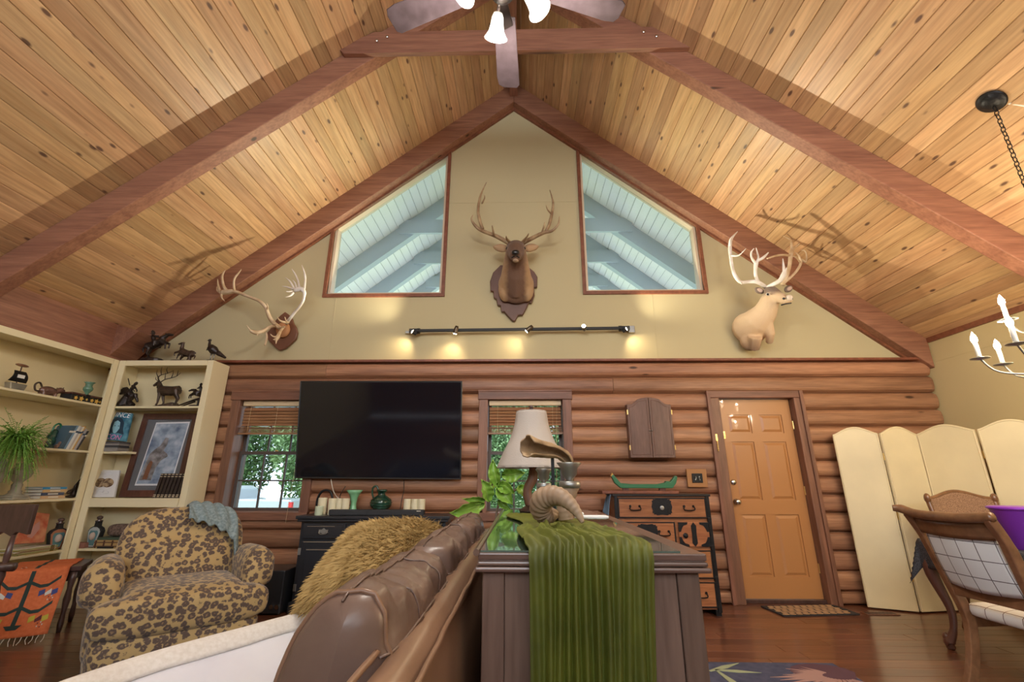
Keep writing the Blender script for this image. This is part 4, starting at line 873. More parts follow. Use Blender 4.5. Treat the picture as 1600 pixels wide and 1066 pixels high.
m = MB(); m.ell((q.x, 4.96, .685), (.12, .06, .06), e1=.6, e2=.5); solo(m, 'woven_basket', noisy('woven_brown', [(.4, (.09, .055, .04)), (.6, (.2, .13, .1))], 60, rough=.8), 'brown woven basket lid resting on the flat green case', 'basket', (q.x, 4.96, .6255), smooth=True)
q = oy(117, 872, 4.86); bxt('clay_box', 'reddish clay coloured box at the left of the corner shelf', 'box', q.x-.10, q.x+.09, 4.83, 4.92, .526, .575, plain('clay', (.30, .13, .09), .6))
q = oy(152, 881, 4.83)
m = MB().box(q.x-.04, q.x+.12, 4.822, 4.838, .526, .542)
solo(m, 'remote_control', blackmat, 'black remote control on the edge of the corner shelf', 'remote', (q.x+.04, 4.83, .526), bevel=.004)
# ================================================================ ARMCHAIR
AC = thing('armchair', 'oversized leopard print armchair with rolled arms facing the sofa', 'armchair', (-2.49, 3.62, .0146), math.radians(42))
LM = Matrix.Translation(V((-2.49, 3.62, .0146))) @ Matrix.Rotation(math.radians(42), 4, 'Z') @ Matrix.Diagonal((.83, .94, .95, 1))
def loc(mb): mb.v = [tuple(LM @ V(p)) for p in mb.v]; return mb
loc(MB().ell((0, -.03, .15), (.56, .46, .135), e1=.25, e2=.25, nu=32, nv=16)).build('base', leo, AC, smooth=True)
loc(MB().ell((0, -.06, .385), (.415, .42, .135), e1=.35, e2=.35, nu=40, nv=20).ell((0, -.40, .365), (.60, .12, .125), e1=.5, e2=.45, nu=32, nv=14)).build('seat_cushion', leo, AC, fuse=.016, sm=6)
loc(MB().ell((0, .33, .62), (.50, .145, .39), Matrix.Rotation(math.radians(-10), 3, 'X'), e1=.62, e2=.55, nu=40, nv=24).ell((0, .25, .53), (.40, .14, .25), Matrix.Rotation(math.radians(-10), 3, 'X'), e1=.5, e2=.5, nu=32, nv=18)).build('backrest', leo, AC, fuse=.016, sm=5)
for sg in (-1, 1):
    m = MB(); m.ell((sg*.50, .06, .33), (.085, .36, .26), e1=.4, e2=.35, nu=24, nv=14)
    m.tube([(sg*.52, .40, .56), (sg*.53, .2, .575), (sg*.545, -.08, .575), (sg*.55, -.20, .565), (sg*.55, -.235, .56), (sg*.55, -.25, .56)], [.10, .125, .135, .135, .11, .05], 20)
    m.ell((sg*.545, .0, .52), (.14, .29, .12), e1=.6, e2=.5, nu=24, nv=14)
    loc(m).build('arm', leo, AC, fuse=.016, sm=5)
for x in (-.38, .38):
    for y in (-.28, .36): loc(MB().lathe([(.022, 0), (.032, .05), (.03, .06)], (x, y, 0), 12)).build('foot', darkw, AC, smooth=True)
def throw(u, v):
    x = -.02+.50*u; a = -1.25+2.5*v; zt = .62+.405*(max(0, 1-(abs(x)/.53)**2.6))**.42
    if u > .8: zt -= (u-.8)*1.7
    r = .165+.012*math.sin(u*25+v*4)+.008*math.sin(v*19)
    dz = -.16*abs(math.sin(a))**2*(1.2 if a > 0 else .9+.9*u)
    return LM @ V((x+.03*math.sin(v*7)*u, .36-.07*(zt-.62)+.1*0+r*math.sin(a)*1.12+.0, zt+.012+dz*.9+.014*math.sin(u*31+v*9)))
m = MB().grid(throw, 44, 30)
solo(m, 'throw_blanket', noisy('grey_blue_knit', [(.35, (.15, .21, .23)), (.65, (.27, .34, .36))], 60, rough=.9, bump=.5), 'grey blue knit throw draped over the leopard chair back', 'blanket', LM @ V((.25, .36, 1.0)), thick=.014, smooth=True)
# ================================================================ KILIM ON LOW BENCH, DARK CHAIR
KFL = V((-4.10, 3.84, 0)); KA = V((.84, .54, 0)).normalized(); KB = V((-KA.y, KA.x, 0))
bn = thing('low_bench', 'low dark wooden bench under the orange woven rug', 'bench', KFL+KA*.1+KB*.22)
KR = basis(KA, KB, (0, 0, 1))
kp = lambda a_, b_, z_: KFL+KA*a_+KB*b_+V((0, 0, z_))
MB().obox(kp(.19, .21, .473), (.58, .42, .036), KR).build('top', mahog, bn, bevel=.004)
MB().obox(kp(.19, .21, .415), (.50, .34, .08), KR).build('apron', darkw, bn, bevel=.003)
for a_ in (-.05, .43):
    for b_ in (.04, .38): MB().lathe([(.014, 0), (.022, .06), (.016, .14), (.026, .24), (.018, .32), (.026, .38), (.026, .45)], kp(a_, b_, 0), 12).build('leg', darkw, bn, smooth=True)
def kil(u, v):
    """u across, v along: 0 rear of bench top, .45 front edge, 1 floor end"""
    if v < .45: s = v/.45; return kp(.41*u, .44-.47*s, .497+.003*math.sin(v*40))
    s = (v-.45)/.55; return kp(.41*u-.02*s+.03*(u-.5)*s, -.035-.13*s-.012*math.sin(s*5+u*4), .49-.445*s)
kt = thing('kilim_rug', 'orange woven rug with dark tree and birds hanging off the bench', 'rug', kp(.2, -.1, .05))
orange = noisy('orange_wool', [(.3, (.62, .14, .045)), (.7, (.74, .20, .07))], 40, rough=.9)
MB().grid(kil, 10, 50).build('weave', orange, kt, thick=.006, smooth=True)
dk = plain('dark_teal_wool', (.03, .055, .05), .9); bluew = plain('blue_wool', (.06, .08, .25), .9); yw = plain('yellow_wool', (.55, .45, .06), .9); mw = plain('maroon_wool', (.13, .03, .04), .9); ww = plain('white_wool', (.7, .68, .62), .9)
def dec(poly, mt, name):
    P0 = [kil(u, v) for u, v in poly]; e = V((0, 0, .006)) if poly[0][1] < .44 else (KB*-.0065+V((0,0,.001)))
    MB().add([p+e for p in P0], [tuple(range(len(P0)))]).build(name, mt, kt, thick=.001)
def strip_dec(pts, w, mt, name):
    L_ = [(u-w, v) for u, v in pts]; R_ = [(u+w, v) for u, v in pts]; n = len(pts); P0 = [kil(u, v)+(V((0, 0, .006)) if v < .44 else (KB*-.0065+V((0,0,.001)))) for u, v in L_+R_]
    MB().add(P0, [(i, i+1, n+i+1, n+i) for i in range(n-1)]).build(name, mt, kt, thick=.001)
strip_dec([(.5, .46+.45*i/8) for i in range(9)], .03, dk, 'tree_trunk'); strip_dec([(.5, .02+.42*i/5) for i in range(6)], .03, dk, 'tree_trunk')
def branch(v0, vs=.028):
    for sg in (-1, 1):
        pts = [(.5+sg*.03, v0), (.5+sg*.16, v0+.035), (.5+sg*.27, v0+.03), (.5+sg*.42, v0-.035)]
        n = len(pts); P0 = [kil(u, v)+(KB*-.0068+V((0,0,.001))) for u, v in pts]+[kil(u, v+vs)+(KB*-.0068+V((0,0,.001))) for u, v in pts]
        MB().add(P0, [(i, i+1, n+i+1, n+i) for i in range(n-1)]).build('branch', dk, kt, thick=.001)
        cols_ = (bluew, ww, bluew) if v0 < .7 else (yw, mw, yw)
        for j in range(3):
            u0 = .5+sg*(.17+.09*j); dec([(u0, v0+.09+.02*(j % 2)), (u0+sg*.08, v0+.075), (u0+sg*.09, v0+.115), (u0+sg*.01, v0+.135)], cols_[j], 'bird')
branch(.55); branch(.76)
for u0, v0 in ((.14, .69), (.86, .70), (.14, .90), (.85, .91), (.3, .40)):
    for q in range(5): a = q*1.257; dec([(u0+.035*math.cos(a)-.012, v0+.02*math.sin(a)), (u0+.035*math.cos(a)+.012, v0+.02*math.sin(a)), (u0+.035*math.cos(a), v0+.02*math.sin(a)+.014)], mw if q % 2 else ww, 'star')
dec([(.38, .905), (.62, .905), (.56, .94), (.44, .94)], dk, 'tree_root')
for q in range(14): p = kil((q+.5)/14, 1); MB().tube([p, p-KB*.02+V((random.uniform(-.01, .01), 0, -.022)), p-KB*.055+V((random.uniform(-.02, .02), 0, -.038))], .0025, 5).build('fringe', ww, kt)
dc = thing('carved_chair', 'dark carved wooden chair back with turned post at left frame edge', 'chair', (-3.75, 3.05, 0))
a = oy(56, 787, 3.3); b = oy(20, 868, 3.3)
crx = [(.0, .0), (.07, .02), (.10, -.01), (.16, .02), (.20, -.005), (.27, .03), (.33, .0), (.42, .03), (.5, .01), (.62, .03), (.62, .20), (.0, .20)]
cx0, cz0 = a.x, a.z-.205
MB().prism([(-u, v) for u, v in crx], lambda u, v, w: (cx0+u, 3.3+w+u*.12, cz0+v), 0, .03).build('crest_rail', darkw, dc, bevel=.005)
for k in (-.09, -.58):
    MB().lathe([(.012, .44), (.02, .46), (.012, .5), (.022, .56), (.013, .62), (.02, .68), (.012, cz0)], (cx0+k, 3.31+k*.12, 0), 12).build('post', darkw, dc, smooth=True)
MB().tube([(cx0-.02, 3.30, cz0-.20), (cx0-.62, 3.22, cz0-.20)], [.028, .024], 12).build('lower_rail', darkw, dc, smooth=True)
MB().ell((cx0-.34, 3.02, .43), (.30, .28, .03), e1=.4, e2=.4, nu=24).build('seat', darkw, dc, smooth=True)
for dx, dy in ((-.08, 3.26), (-.58, 3.2), (-.1, 2.8), (-.58, 2.8)): MB().lathe([(.015, 0), (.022, .1), (.014, .2), (.022, .3), (.02, .42)], (cx0+dx, dy, 0), 10).build('leg', darkw, dc, smooth=True)

m = MB(); m.ell((-3.98, 4.98, .25), (.30, .09, .15), e1=.5, e2=.5); solo(m, 'dark_filler', blackmat, 'black shape added to darken the bottom of the corner bookcase', 'filler', (-3.98, 4.98, .105), smooth=True)  # black shape added to deepen the shade in the bottom compartment
# ================================================================ TV, SIDEBOARD AND WHAT STANDS ON IT
tv = thing('television', 'huge flat black television hung on the log wall', 'television', (-1.62, 5.05, 1.2))
a, b = oy(461, 747, 5.03), oy(720, 749, 5.03); c_, d_ = oy(722, 596, 4.86), oy(470, 596, 4.86)
n = (b-a).cross(d_-a).normalized(); n = n if n.y > 0 else -n
MB().add([a, b, c_, d_]+[p+n*.035 for p in (a, b, c_, d_)], [(0, 1, 2, 3), (7, 6, 5, 4), (0, 4, 5, 1), (1, 5, 6, 2), (2, 6, 7, 3), (3, 7, 4, 0)]).build('housing', plain('tv_shell', (.02, .02, .022), .4), tv, bevel=.004)
i_ = .004; e1 = (b-a).normalized()*.012; e2 = (d_-a).normalized()*.012
MB().add([a+e1+e2-n*.001, b-e1+e2-n*.001, c_-e1-e2-n*.001, d_+e1-e2-n*.001], [(0, 1, 2, 3)]).build('screen', plain('tv_screen', (.006, .007, .012), .08, spec=.6), tv, thick=.001)
for p, q, nm in ((a, b, 'bottom_bezel'), (b, c_, 'side_bezel'), (c_, d_, 'top_bezel'), (d_, a, 'side_bezel')): MB().tube([p-n*.002, q-n*.002], .005, 6).build(nm, plain('bezel', (.10, .11, .12), .3, metal=.8), tv)
MB().obox(((a.x+b.x)/2, 5.065, 1.7), (.5, .05, .4)).build('wall_mount', blackmat, tv)
sb = thing('sideboard', 'distressed black sideboard with drawers and doors under the TV', 'sideboard', (-1.45, 4.86, 0))
sx0, sx1, sy0, sy1 = -2.15, -.74, 4.66, 5.06
dist = plain('worn_edge', (.42, .33, .22), .6)
MB().box(sx0-.045, sx1+.045, sy0-.03, sy1, .82, .85).build('top', black, sb, bevel=.006)
MB().box(sx0-.03, sx1+.03, sy0-.018, sy1, .795, .82).build('cornice', black, sb, bevel=.006)
MB().box(sx0, sx1, sy0+.022, sy1-.01, .10, .795).build('carcass', black, sb)
MB().box(sx0-.02, sx1+.02, sy0-.012, sy1-.01, 0, .10).build('plinth', black, sb, bevel=.01)
wd = (sx1-sx0)/3
for i in range(3):
    x0, x1 = sx0+wd*i+.03, sx0+wd*(i+1)-.03
    dr = MB().box(x0, x1, sy0, sy0+.022, .645, .775).build('drawer', black, sb, bevel=.004)
    MB().box(x0+.03, x1-.03, sy0-.0035, sy0, .665, .755).build('drawer_field', black, dr, bevel=.003)
    MB().box(x0+.04, x1-.10, sy0-.0037, sy0-.0034, .752, .7548).build('worn_edge', dist, dr)
    cx_ = (x0+x1)/2
    MB().prism([(cx_+.055*math.cos(q*.524)*(1 if q % 2 else .7), .71+.028*math.sin(q*.524)*(1 if q % 2 else .6)) for q in range(12)], lambda u, v, w: (u, w, v), sy0-.008, sy0-.0036).build('pull_plate', pewter, dr)
    ctube(MB(), [(cx_-.04, sy0-.01, .715), (cx_-.03, sy0-.025, .69), (cx_+.03, sy0-.025, .69), (cx_+.04, sy0-.01, .715)], [.004, .004], 6).build('pull', pewter, dr)
    do = MB().box(x0, x1, sy0, sy0+.022, .13, .62).build('door', black, sb, bevel=.004)
    MB().prism([(x0+.055, .19), (x1-.055, .19), (x1-.055, .56), (x0+.055, .56)], flat, sy0-.009, sy0).build('door_panel', black, do, bevel=.012)
    MB().box(x0+.06, x1-.10, sy0-.0095, sy0-.009, .545, .549).build('worn_edge', dist, do); MB().box(x0+.02, x1-.02, sy0-.0006, sy0, .612, .616).build('worn_edge', dist, do)
    MB().lathe([(.006, 0), (.006, .012), (.014, .018), (.012, .026), (.001, .028)], (x1-.03, sy0, .38), 10, Ry).build('door_knob', pewter, do)
    for zz in (.22, .53): MB().box(x0-.022, x0+.006, sy0-.005, sy0+.004, zz-.03, zz+.03).build('hinge', pewter, sb, bevel=.002)
def on_sb(px, py, Y, z=.851): p = oy(px, py, Y); return V((p.x, Y, z))
p = on_sb(589, 806, 4.70); t = thing('soundbar', 'long dark soundbar along the front of the sideboard top', 'soundbar', p)
l0, l1 = oy(515, 800, 4.70).x, oy(663, 800, 4.70).x
MB().box(l0, l1, 4.67, 4.74, .851, .905).build('body', plain('speaker_cloth', (.03, .032, .037), .8, bump=.3, bscale=300), t, bevel=.01)
MB().box(l1-.07, l1-.03, 4.6685, 4.67, .89, .897).build('badge', offwhite, t)
wax = plain('ivory_wax', (.74, .68, .48), .5)
for px0, px1, top, lab, mt in ((493, 506, 791, 'short pale green pillar candle at the left end of sideboard', plain('pale_green_wax', (.55, .62, .45), .5)), (498, 512, 778, 'tall ivory pillar candle behind the short green one', wax), (514, 527, 779, 'ivory pillar candle just right of the gap, left of three', wax), (526, 536, 779, 'ivory pillar candle in the middle of three', wax), (535, 547, 779, 'ivory pillar candle touching the green vase', wax),
                               (631, 643, 780, 'ivory pillar candle right of the pitcher, first of three', wax), (643, 654, 780, 'ivory pillar candle right of the pitcher, second of three', wax), (653, 665, 780, 'ivory pillar candle right of the pitcher, last of three', wax)):
    Y = 4.72 if top > 785 else 4.81
    if Y < 4.8: px0 -= 0
    u, v_ = oy(px0, top, Y), oy(px1, top, Y); r_ = (v_.x-u.x)/2*.96; h = u.z-.851
    cc = V(((u.x+v_.x)/2, Y, .851)); t = thing('pillar_candle', lab, 'candle', cc, group='pillar candles on the sideboard')
    MB().lathe([(r_*.98, 0), (r_, .004), (r_, h-.006), (r_*.95, h), (r_*.8, h-.004), (.001, h-.010)], cc, 20).build('wax', mt, t, smooth=False)
    MB().tube([cc+V((0, 0, h-.012)), cc+V((.001, 0, h+.004))], .0015, 5).build('wick', blackmat, t)
p = on_sb(551, 800, 4.92); t = solo(MB().lathe([(.055, 0), (.055, .006), (.032, .06), (.028, .10), (.04, .16), (.06, .20), (.085, .232), (.081, .232), (.055, .2), (.03, .15), (.02, .1), (.001, .02)], p, 28), 'green_vase', plain('jade_glass', (.22, .50, .28), .15, coat=.5), 'flared jade green glass vase between the candles and pitcher', 'vase', p, smooth=True)
p = on_sb(594, 802, 4.93); t = thing('plate', 'dark round plate under the green pitcher', 'plate', p)
MB().lathe([(.08, 0), (.13, .006), (.185, .02), (.18, .024), (.10, .012), (.001, .010)], p, 28).build('dish', mahog, t, smooth=True)
pp = p+V((0, 0, .0245)); t = thing('pitcher', 'dark green glazed pitcher with looped handle and ringed belly', 'pitcher', pp)
MB().lathe([(.05, 0), (.07, .01), (.105, .05), (.112, .085), (.10, .115), (.06, .145), (.036, .16), (.04, .185), (.052, .195), (.056, .21), (.045, .214), (.03, .2), (.02, .15)], pp, 28).build('body', ceramic_g, t, smooth=True)
for zz, r_ in ((.035, .094), (.06, .109), (.085, .113), (.108, .106)): MB().lathe([(r_, zz-.004), (r_+.003, zz), (r_, zz+.004)], pp, 28).build('ring', ceramic_g, t, smooth=True)
ctube(MB(), [pp+V((-.035, 0, .20)), pp+V((-.06, 0, .245)), pp+V((-.095, 0, .23)), pp+V((-.10, 0, .18)), pp+V((-.085, 0, .13))], [.01, .011, .009], 10).build('handle', ceramic_g, t, smooth=True)
p = on_sb(507, 782, 4.97); ctube(m := MB(), [p+V((-.07, 0, 0)), p+V((-.075, 0, .14)), p+V((-.03, 0, .22)), p+V((.05, 0, .215)), p+V((.085, 0, .13)), p+V((.085, 0, 0))], [.012, .012], 10)
solo(m, 'arched_handle', iron, 'black arched metal handle behind the tall candles', 'ornament', p, smooth=True)
p = oy(517, 748, 5.04)
for i, pts in enumerate((((517, 748), (522, 770), (535, 785), (545, 792), (552, 797)), ((540, 760), (531, 778), (548, 790), (560, 797)), ((631, 750), (631, 766), (628, 780), (625, 797)))):
    m = MB(); ctube(m, [oy(q[0], q[1], 5.06) for q in pts], [.004, .004], 6)
    solo(m, 'power_cord', offwhite if i == 0 else blackmat, ('white cord dangling from the TV to the sideboard', 'thin black cord curling behind the green vase', 'thin black cord hanging down the logs right of pitcher')[i], 'cord', oy(pts[-1][0], pts[-1][1], 5.06), smooth=True)
sw = thing('subwoofer', 'black box subwoofer on the floor beside the sideboard', 'speaker', (-2.37, 4.78, 0))
MB().box(-2.52, -2.22, 4.62, 4.98, .012, .37).build('cabinet', black, sw, bevel=.008)
for x in (-2.49, -2.25):
    for y in (4.66, 4.94): MB().lathe([(.014, 0), (.014, .013)], (x, y, 0), 8).build('foot', blackmat, sw)
for dx in (.03, .08): MB().lathe([(.001, 0), (.02, 0), (.02, .012), (.001, .012)], (-2.33+dx, 4.62, .07), 14, Ry).build('dial', steel, sw)
# ================================================================ SOFA
sf = thing('leather_sofa', 'long brown leather sofa seen over its padded back', 'sofa', (-.6, 1.85, 0))
sy = (.62, 3.0)
MB().ell((-.70, 1.82, .20), (.52, 1.20, .14), e1=.2, e2=.2, nu=32).build('base', leather, sf, smooth=True)
# outer back: a tall thin padded shell with piped edges
def backp(u, v):
    y = sy[0]+(sy[1]-sy[0])*u; z = .10+.80*v; bul = .012*math.sin(math.pi*v)+.006*math.sin(u*23)*math.sin(v*6)
    return V((-.165+bul-.035*v, y, z))
m = MB(); N_ = 24
prof = [(-.17, .08), (-.155, .3), (-.15, .6), (-.165, .82), (-.18, .875), (-.205, .90), (-.235, .895), (-.25, .86), (-.25, .1)]
vs = []; nseg = 30
for i in range(nseg+1):
    y = sy[0]+(sy[1]-sy[0])*i/nseg
    for j, (x, z) in enumerate(prof): vs.append((x+(.008*noise.noise(V((x*3, y*4, z*4))) if j < 7 else 0), y, z+.012*noise.noise(V((1, y*3, j*.2)))))
n_ = len(prof); fs = [(i*n_+j, i*n_+(j+1) % n_, (i+1)*n_+(j+1) % n_, (i+1)*n_+j) for i in range(nseg) for j in range(n_)]+[tuple(range(n_)), tuple(range(nseg*n_, nseg*n_+n_))]
m.add(vs, fs).build('back_shell', leather_t, sf, smooth=True)
for x, z in ((-.168, .872), (-.248, .902)): MB().tube([(x+.004*noise.noise(V((0, i*.4, 3))), sy[0]+(sy[1]-sy[0])*i/40, z+.006*noise.noise(V((i*.4, 0, 1)))) for i in range(41)], .006, 6).build('piping', leather_t, sf, smooth=True)
# three plump back cushions leaning on the shell
for k, (y0, y1) in enumerate(((.86, 1.52), (1.54, 2.24), (2.26, 2.96))):
    m = MB(); cy = (y0+y1)/2; hy = (y1-y0)/2
    def cush(u, v, y0=y0, y1=y1, cy=cy, hy=hy):
        a = 2*math.pi*v; w = 2*u-1; e = (1-abs(w)**(14 if k else 11))**.3
        ca, sa = math.cos(a), math.sin(a); px_ = math.copysign(abs(ca)**.75, ca)*.105*e; pz_ = math.copysign(abs(sa)**.65, sa)*.25*(.86+.14*e)
        x, z = px_, pz_; tilt = .20; X_ = x*math.cos(tilt)+z*math.sin(tilt); Z_ = -x*math.sin(tilt)+z*math.cos(tilt)
        nn = noise.noise(V((a*1.2+k*5, w*2.6, 1.3)))*.018*e+.010*noise.noise(V((a*3+k, w*7, 4)))*e+.005*noise.noise(V((a*2, w*16, k)))*e
        return V((-.345+X_+nn, cy+hy*w*.995, .738+Z_+nn*1.2))
    m.grid(cush, 40, 48); cu = m.build('back_cushion', leather, sf, smooth=True)
    for vv in (.10, .27):
        MB().tube([cush(i/40, vv)+V((.002, 0, .003)) for i in range(1, 40)], .0026, 5).build('seam', leather, cu, smooth=True)
    if k == 0: MB().tube([cush(.065, i/40)+V((0, -.003, .002)) for i in range(41)], .005, 6).build('piping', leather_t, cu, smooth=True)
    for uu in (.3, .72): MB().tube([cush(uu, .10+.17*i/12)+V((0, 0, .003)) for i in range(13)], .0024, 5).build('seam', leather, cu, smooth=True)
    MB().ell((-.80, cy, .38), (.40, hy*.99, .095), e1=.3, e2=.2, nu=32).build('seat_cushion', leather, sf, smooth=True)
MB().ell((-.72, 3.08, .36), (.46, .10, .26), e1=.3, e2=.3, nu=28).build('arm', leather, sf, smooth=True)
MB().ell((-.72, .72, .34), (.46, .10, .24), e1=.3, e2=.3, nu=28).build('arm', leather, sf, smooth=True)
# white fleece blanket heaped along the seat
ridge = [oz(40, 1090, .59), oz(110, 1062, .60), oz(200, 1032, .60), oz(300, 1003, .61), oz(400, 975, .62), oz(480, 955, .62), oz(560, 935, .64), oz(590, 922, .66)]
rp = smoothpath(ridge, 8); NR = len(rp)-1
def fleece(u, v):
    i_ = min(int(u*NR), NR-1); p = rp[i_].lerp(rp[i_+1], u*NR-i_); d = (rp[min(i_+4, NR)]-rp[max(i_-4, 0)]).normalized(); sd = V((d.y, -d.x, 0))
    if v < .35: s = (v/.35); a = s*math.pi; off = -.055+.11*s; z = .045*math.sin(a)
    else: s = (v-.35)/.65; off = .055+.30*s; z = -.16*s**.8+.010*math.sin(u*15+s*2)*s+.035*noise.noise(V((u*11, s*1.2, 3)))*s+.016*abs(math.sin(u*23+s))*s
    q = p+sd*off+V((0, 0, z-.05)); q.x = min(q.x, -.53+.0*u); q += V((0, 0, .005*noise.noise(q*6)))
    return q
t = thing('fleece_blanket', 'cream fleece blanket with smooth lilac white lining on the sofa seat', 'blanket', oz(300, 1010, .5))
flc = noisy('cream_fleece', [(.35, (.66, .60, .53)), (.65, (.74, .69, .63))], 70, rough=.95, bump=.15); lin = noisy('lining', [(.3, (.60, .58, .64)), (.7, (.72, .70, .72))], 3, rough=.6)
MB().grid(lambda u, v: fleece(u, v*.35), 90, 12).build('fleece_edge', flc, t, thick=.016, smooth=True)
MB().grid(lambda u, v: fleece(u, .35+v*.65), 90, 24).build('lining', lin, t, thick=.008, smooth=True)
# shaggy pillow
SP = [oy(464, 962, 2.25), oy(610, 915, 1.95), oy(690, 822, 2.25), oy(563, 826, 2.6)]
ctr = sum(SP, V())/4; ex = ((SP[1]-SP[0])+(SP[2]-SP[3])).normalized(); ey = ((SP[3]-SP[0])+(SP[2]-SP[1])); ey = (ey-ex*ey.dot(ex)).normalized(); ez = ex.cross(ey); ez = ez if ez.dot(CP-ctr) > 0 else -ez
t = thing('shaggy_pillow', 'mustard gold shaggy pillow leaning on the sofa back', 'pillow', ctr-V((0, 0, .25)))
gold = noisy('gold_pile', [(.3, (.30, .18, .05)), (.7, (.52, .35, .13))], 12, rough=.8)
def pil(u, v, side):
    a, b_ = 2*u-1, 2*v-1; q = SP[0]*(1-u)*(1-v)+SP[1]*u*(1-v)+SP[2]*u*v+SP[3]*(1-u)*v
    return q+ez*(side*.085*((1-a**4)*(1-b_**4))**.5)
m = MB().grid(lambda u, v: pil(u, v, 1), 16, 16).grid(lambda u, v: pil(u, v, -1), 16, 16); m.build('cushion', gold, t, smooth=True)
rng = random.Random(11); m = MB()
for i in range(9000):
    u, v = rng.random(), rng.random(); p = pil(u, v, 1); c0 = (p-ctr); tang = V((rng.uniform(-.35, .35), 0, -1))
    rad = c0.normalized()*.7; L_ = rng.uniform(.025, .055)
    dd = (rad*.55+tang*.45+ez*.55+V((rng.uniform(-.4, .4), rng.uniform(-.4, .4), rng.uniform(-.3, .3)))).normalized(); sd = dd.cross(ez).normalized()*.0017
    m.add([p-sd, p+sd, p+dd*L_*.6+sd*.7-V((0, 0, .004)), p+dd*L_-V((0, 0, .014))], [(0, 1, 2, 3)])
q = m.build('shag', gold, t); q['kind'] = 'stuff'
p = oy(683, 815, 2.95); m = MB(); m.ell((-.62, 2.72, .80), (.07, .16, .15), Matrix.Rotation(.35, 3, 'Y'), e1=.7, e2=.7, nu=24, nv=14); solo(m, 'lace_pillow', offwhite, 'small off white pillow peeking behind the shaggy one', 'pillow', (-.62, 2.72, .65), smooth=True)
# ================================================================ CONSOLE
CXa, CXb, CYa, CYb, CZ = -.128, .495, 1.30, 3.10, 1.0
co = thing('console_cabinet', 'tall walnut console cabinet behind the sofa, seen from its end', 'cabinet', (.18, 2.2, 0))
MB().box(CXa+.01, CXb-.01, CYa+.01, CYb, CZ-.022, CZ-.004).build('top', walnut_x, co, bevel=.004)
for i, (o_, z0, z1) in enumerate(((0, CZ-.036, CZ-.024), (.006, CZ-.050, CZ-.037), (-.006, CZ-.026, CZ-.020))): MB().box(CXa-o_+.008, CXb+o_-.008, CYa-o_+.008, CYb, z0, z1).build('top_moulding', walnut_x, co, bevel=.005)
MB().tube([(CXa+.006, CYa+.006, CZ-.003), (CXa+.006, CYb, CZ-.003)], .009, 8).build('gallery_edge', walnut_x, co)
MB().box(CXa+.016, .42, CYa+.02, CYb-.01, CZ-.0038, CZ+.001).build('glass_top', plain('green_glass_top', (.09, .135, .11), .06, coat=1), co)
bx0, bx1, by0 = CXa+.022, CXb-.03, CYa+.025
MB().box(bx0+.012, bx1-.012, by0+.012, CYb-.02, .09, CZ-.052).build('carcass', walnut, co)
for x0, x1 in ((bx0, bx0+.058), (bx1-.058, bx1)): MB().box(x0, x1, by0, by0+.05, .0, CZ-.051).build('corner_stile', walnut, co, bevel=.004)
for x0, x1 in ((bx0, bx0+.05), (bx1-.05, bx1)): MB().box(x0, x1, CYb-.07, CYb-.02, 0, CZ-.051).build('corner_stile', walnut, co, bevel=.004)
MB().box(bx0+.06, bx1-.06, by0+.006, by0+.0115, .1, CZ-.053).build('end_panel', walnut, co)
for k in range(3):
    y0 = CYa+.1+k*.56; dd = MB().box(bx1-.011, bx1+.004, y0, y0+.54, .14, CZ-.08).build('door', walnut, co, bevel=.004); MB().lathe([(.006, 0), (.012, .01), (.001, .02)], (bx1+.004, y0+.05, .55), 8, basis((0, 1, 0), (0, 0, 1), (1, 0, 0))).build('knob', brass, dd)
# green velvet runner: gathered on the top, hanging in folds over the near end
RX0, RX1 = .018, .335
FR = [(.05, .03, .010), (.15, .028, .020), (.235, .022, .026), (.31, .02, .022), (.375, .018, .028), (.45, .024, .024), (.53, .02, .030), (.61, .026, .022), (.70, .03, .020), (.79, .03, .016), (.88, .035, .018), (.96, .02, .012)]
def fold(u, s): return sum(h*math.exp(-((u-c_-.03*math.sin(i*2.1)*s-.012*math.sin(s*5+i))/w_)**2) for i, (c_, w_, h) in enumerate(FR))+.003*noise.noise(V((u*12, s*3, 7)))
def runner(u, v):
    if v < .36:
        s = v/.36; y = 2.62-(2.62-CYa+.0)*s; wob = (1-s)
        x = RX0+(RX1-RX0)*u*(1-.15*wob)+.05*wob*math.sin(y*7)-.06*wob; x += (.06 if s > .4 else .06*s/.4)*(u-.5)*.3
        fl_ = max(0, min(1, (1.95-y)/.25)); h = .006+fl_*(.006+.75*fold(u+.02*math.sin(y*9), (CYa-y)*3)+.02*abs(noise.noise(V((u*6, y*9, 2)))))+.005*abs(noise.noise(V((u*7, y*9, 5))))
        return V((x, y, CZ+.002+h))
    if v < .42:
        s = (v-.36)/.06; a = s*math.pi/2; return V((RX0+(RX1-RX0)*u+.009*(u-.5)*.3, CYa-.008-.020*math.sin(a)-fold(u, 0)*s*.9, CZ+.012-.036*(1-math.cos(a))+.75*fold(u+.02*math.sin(CYa*9), 0)*math.cos(a)))
    s = (v-.42)/.58; gat = .5+.5*s
    return V((RX0+(RX1-RX0)*u-.055*s*u+.006*math.sin(u*30)*s, CYa-.028-fold(u, s)*(.9+.3*s)-.010*s, CZ-.024-.86*s))
m = MB().grid(runner, 110, 90)
rn = solo(m, 'velvet_runner', velvet, 'olive green crushed velvet runner hanging over the console end', 'runner', (.18, 1.3, .98), thick=.004, smooth=True)
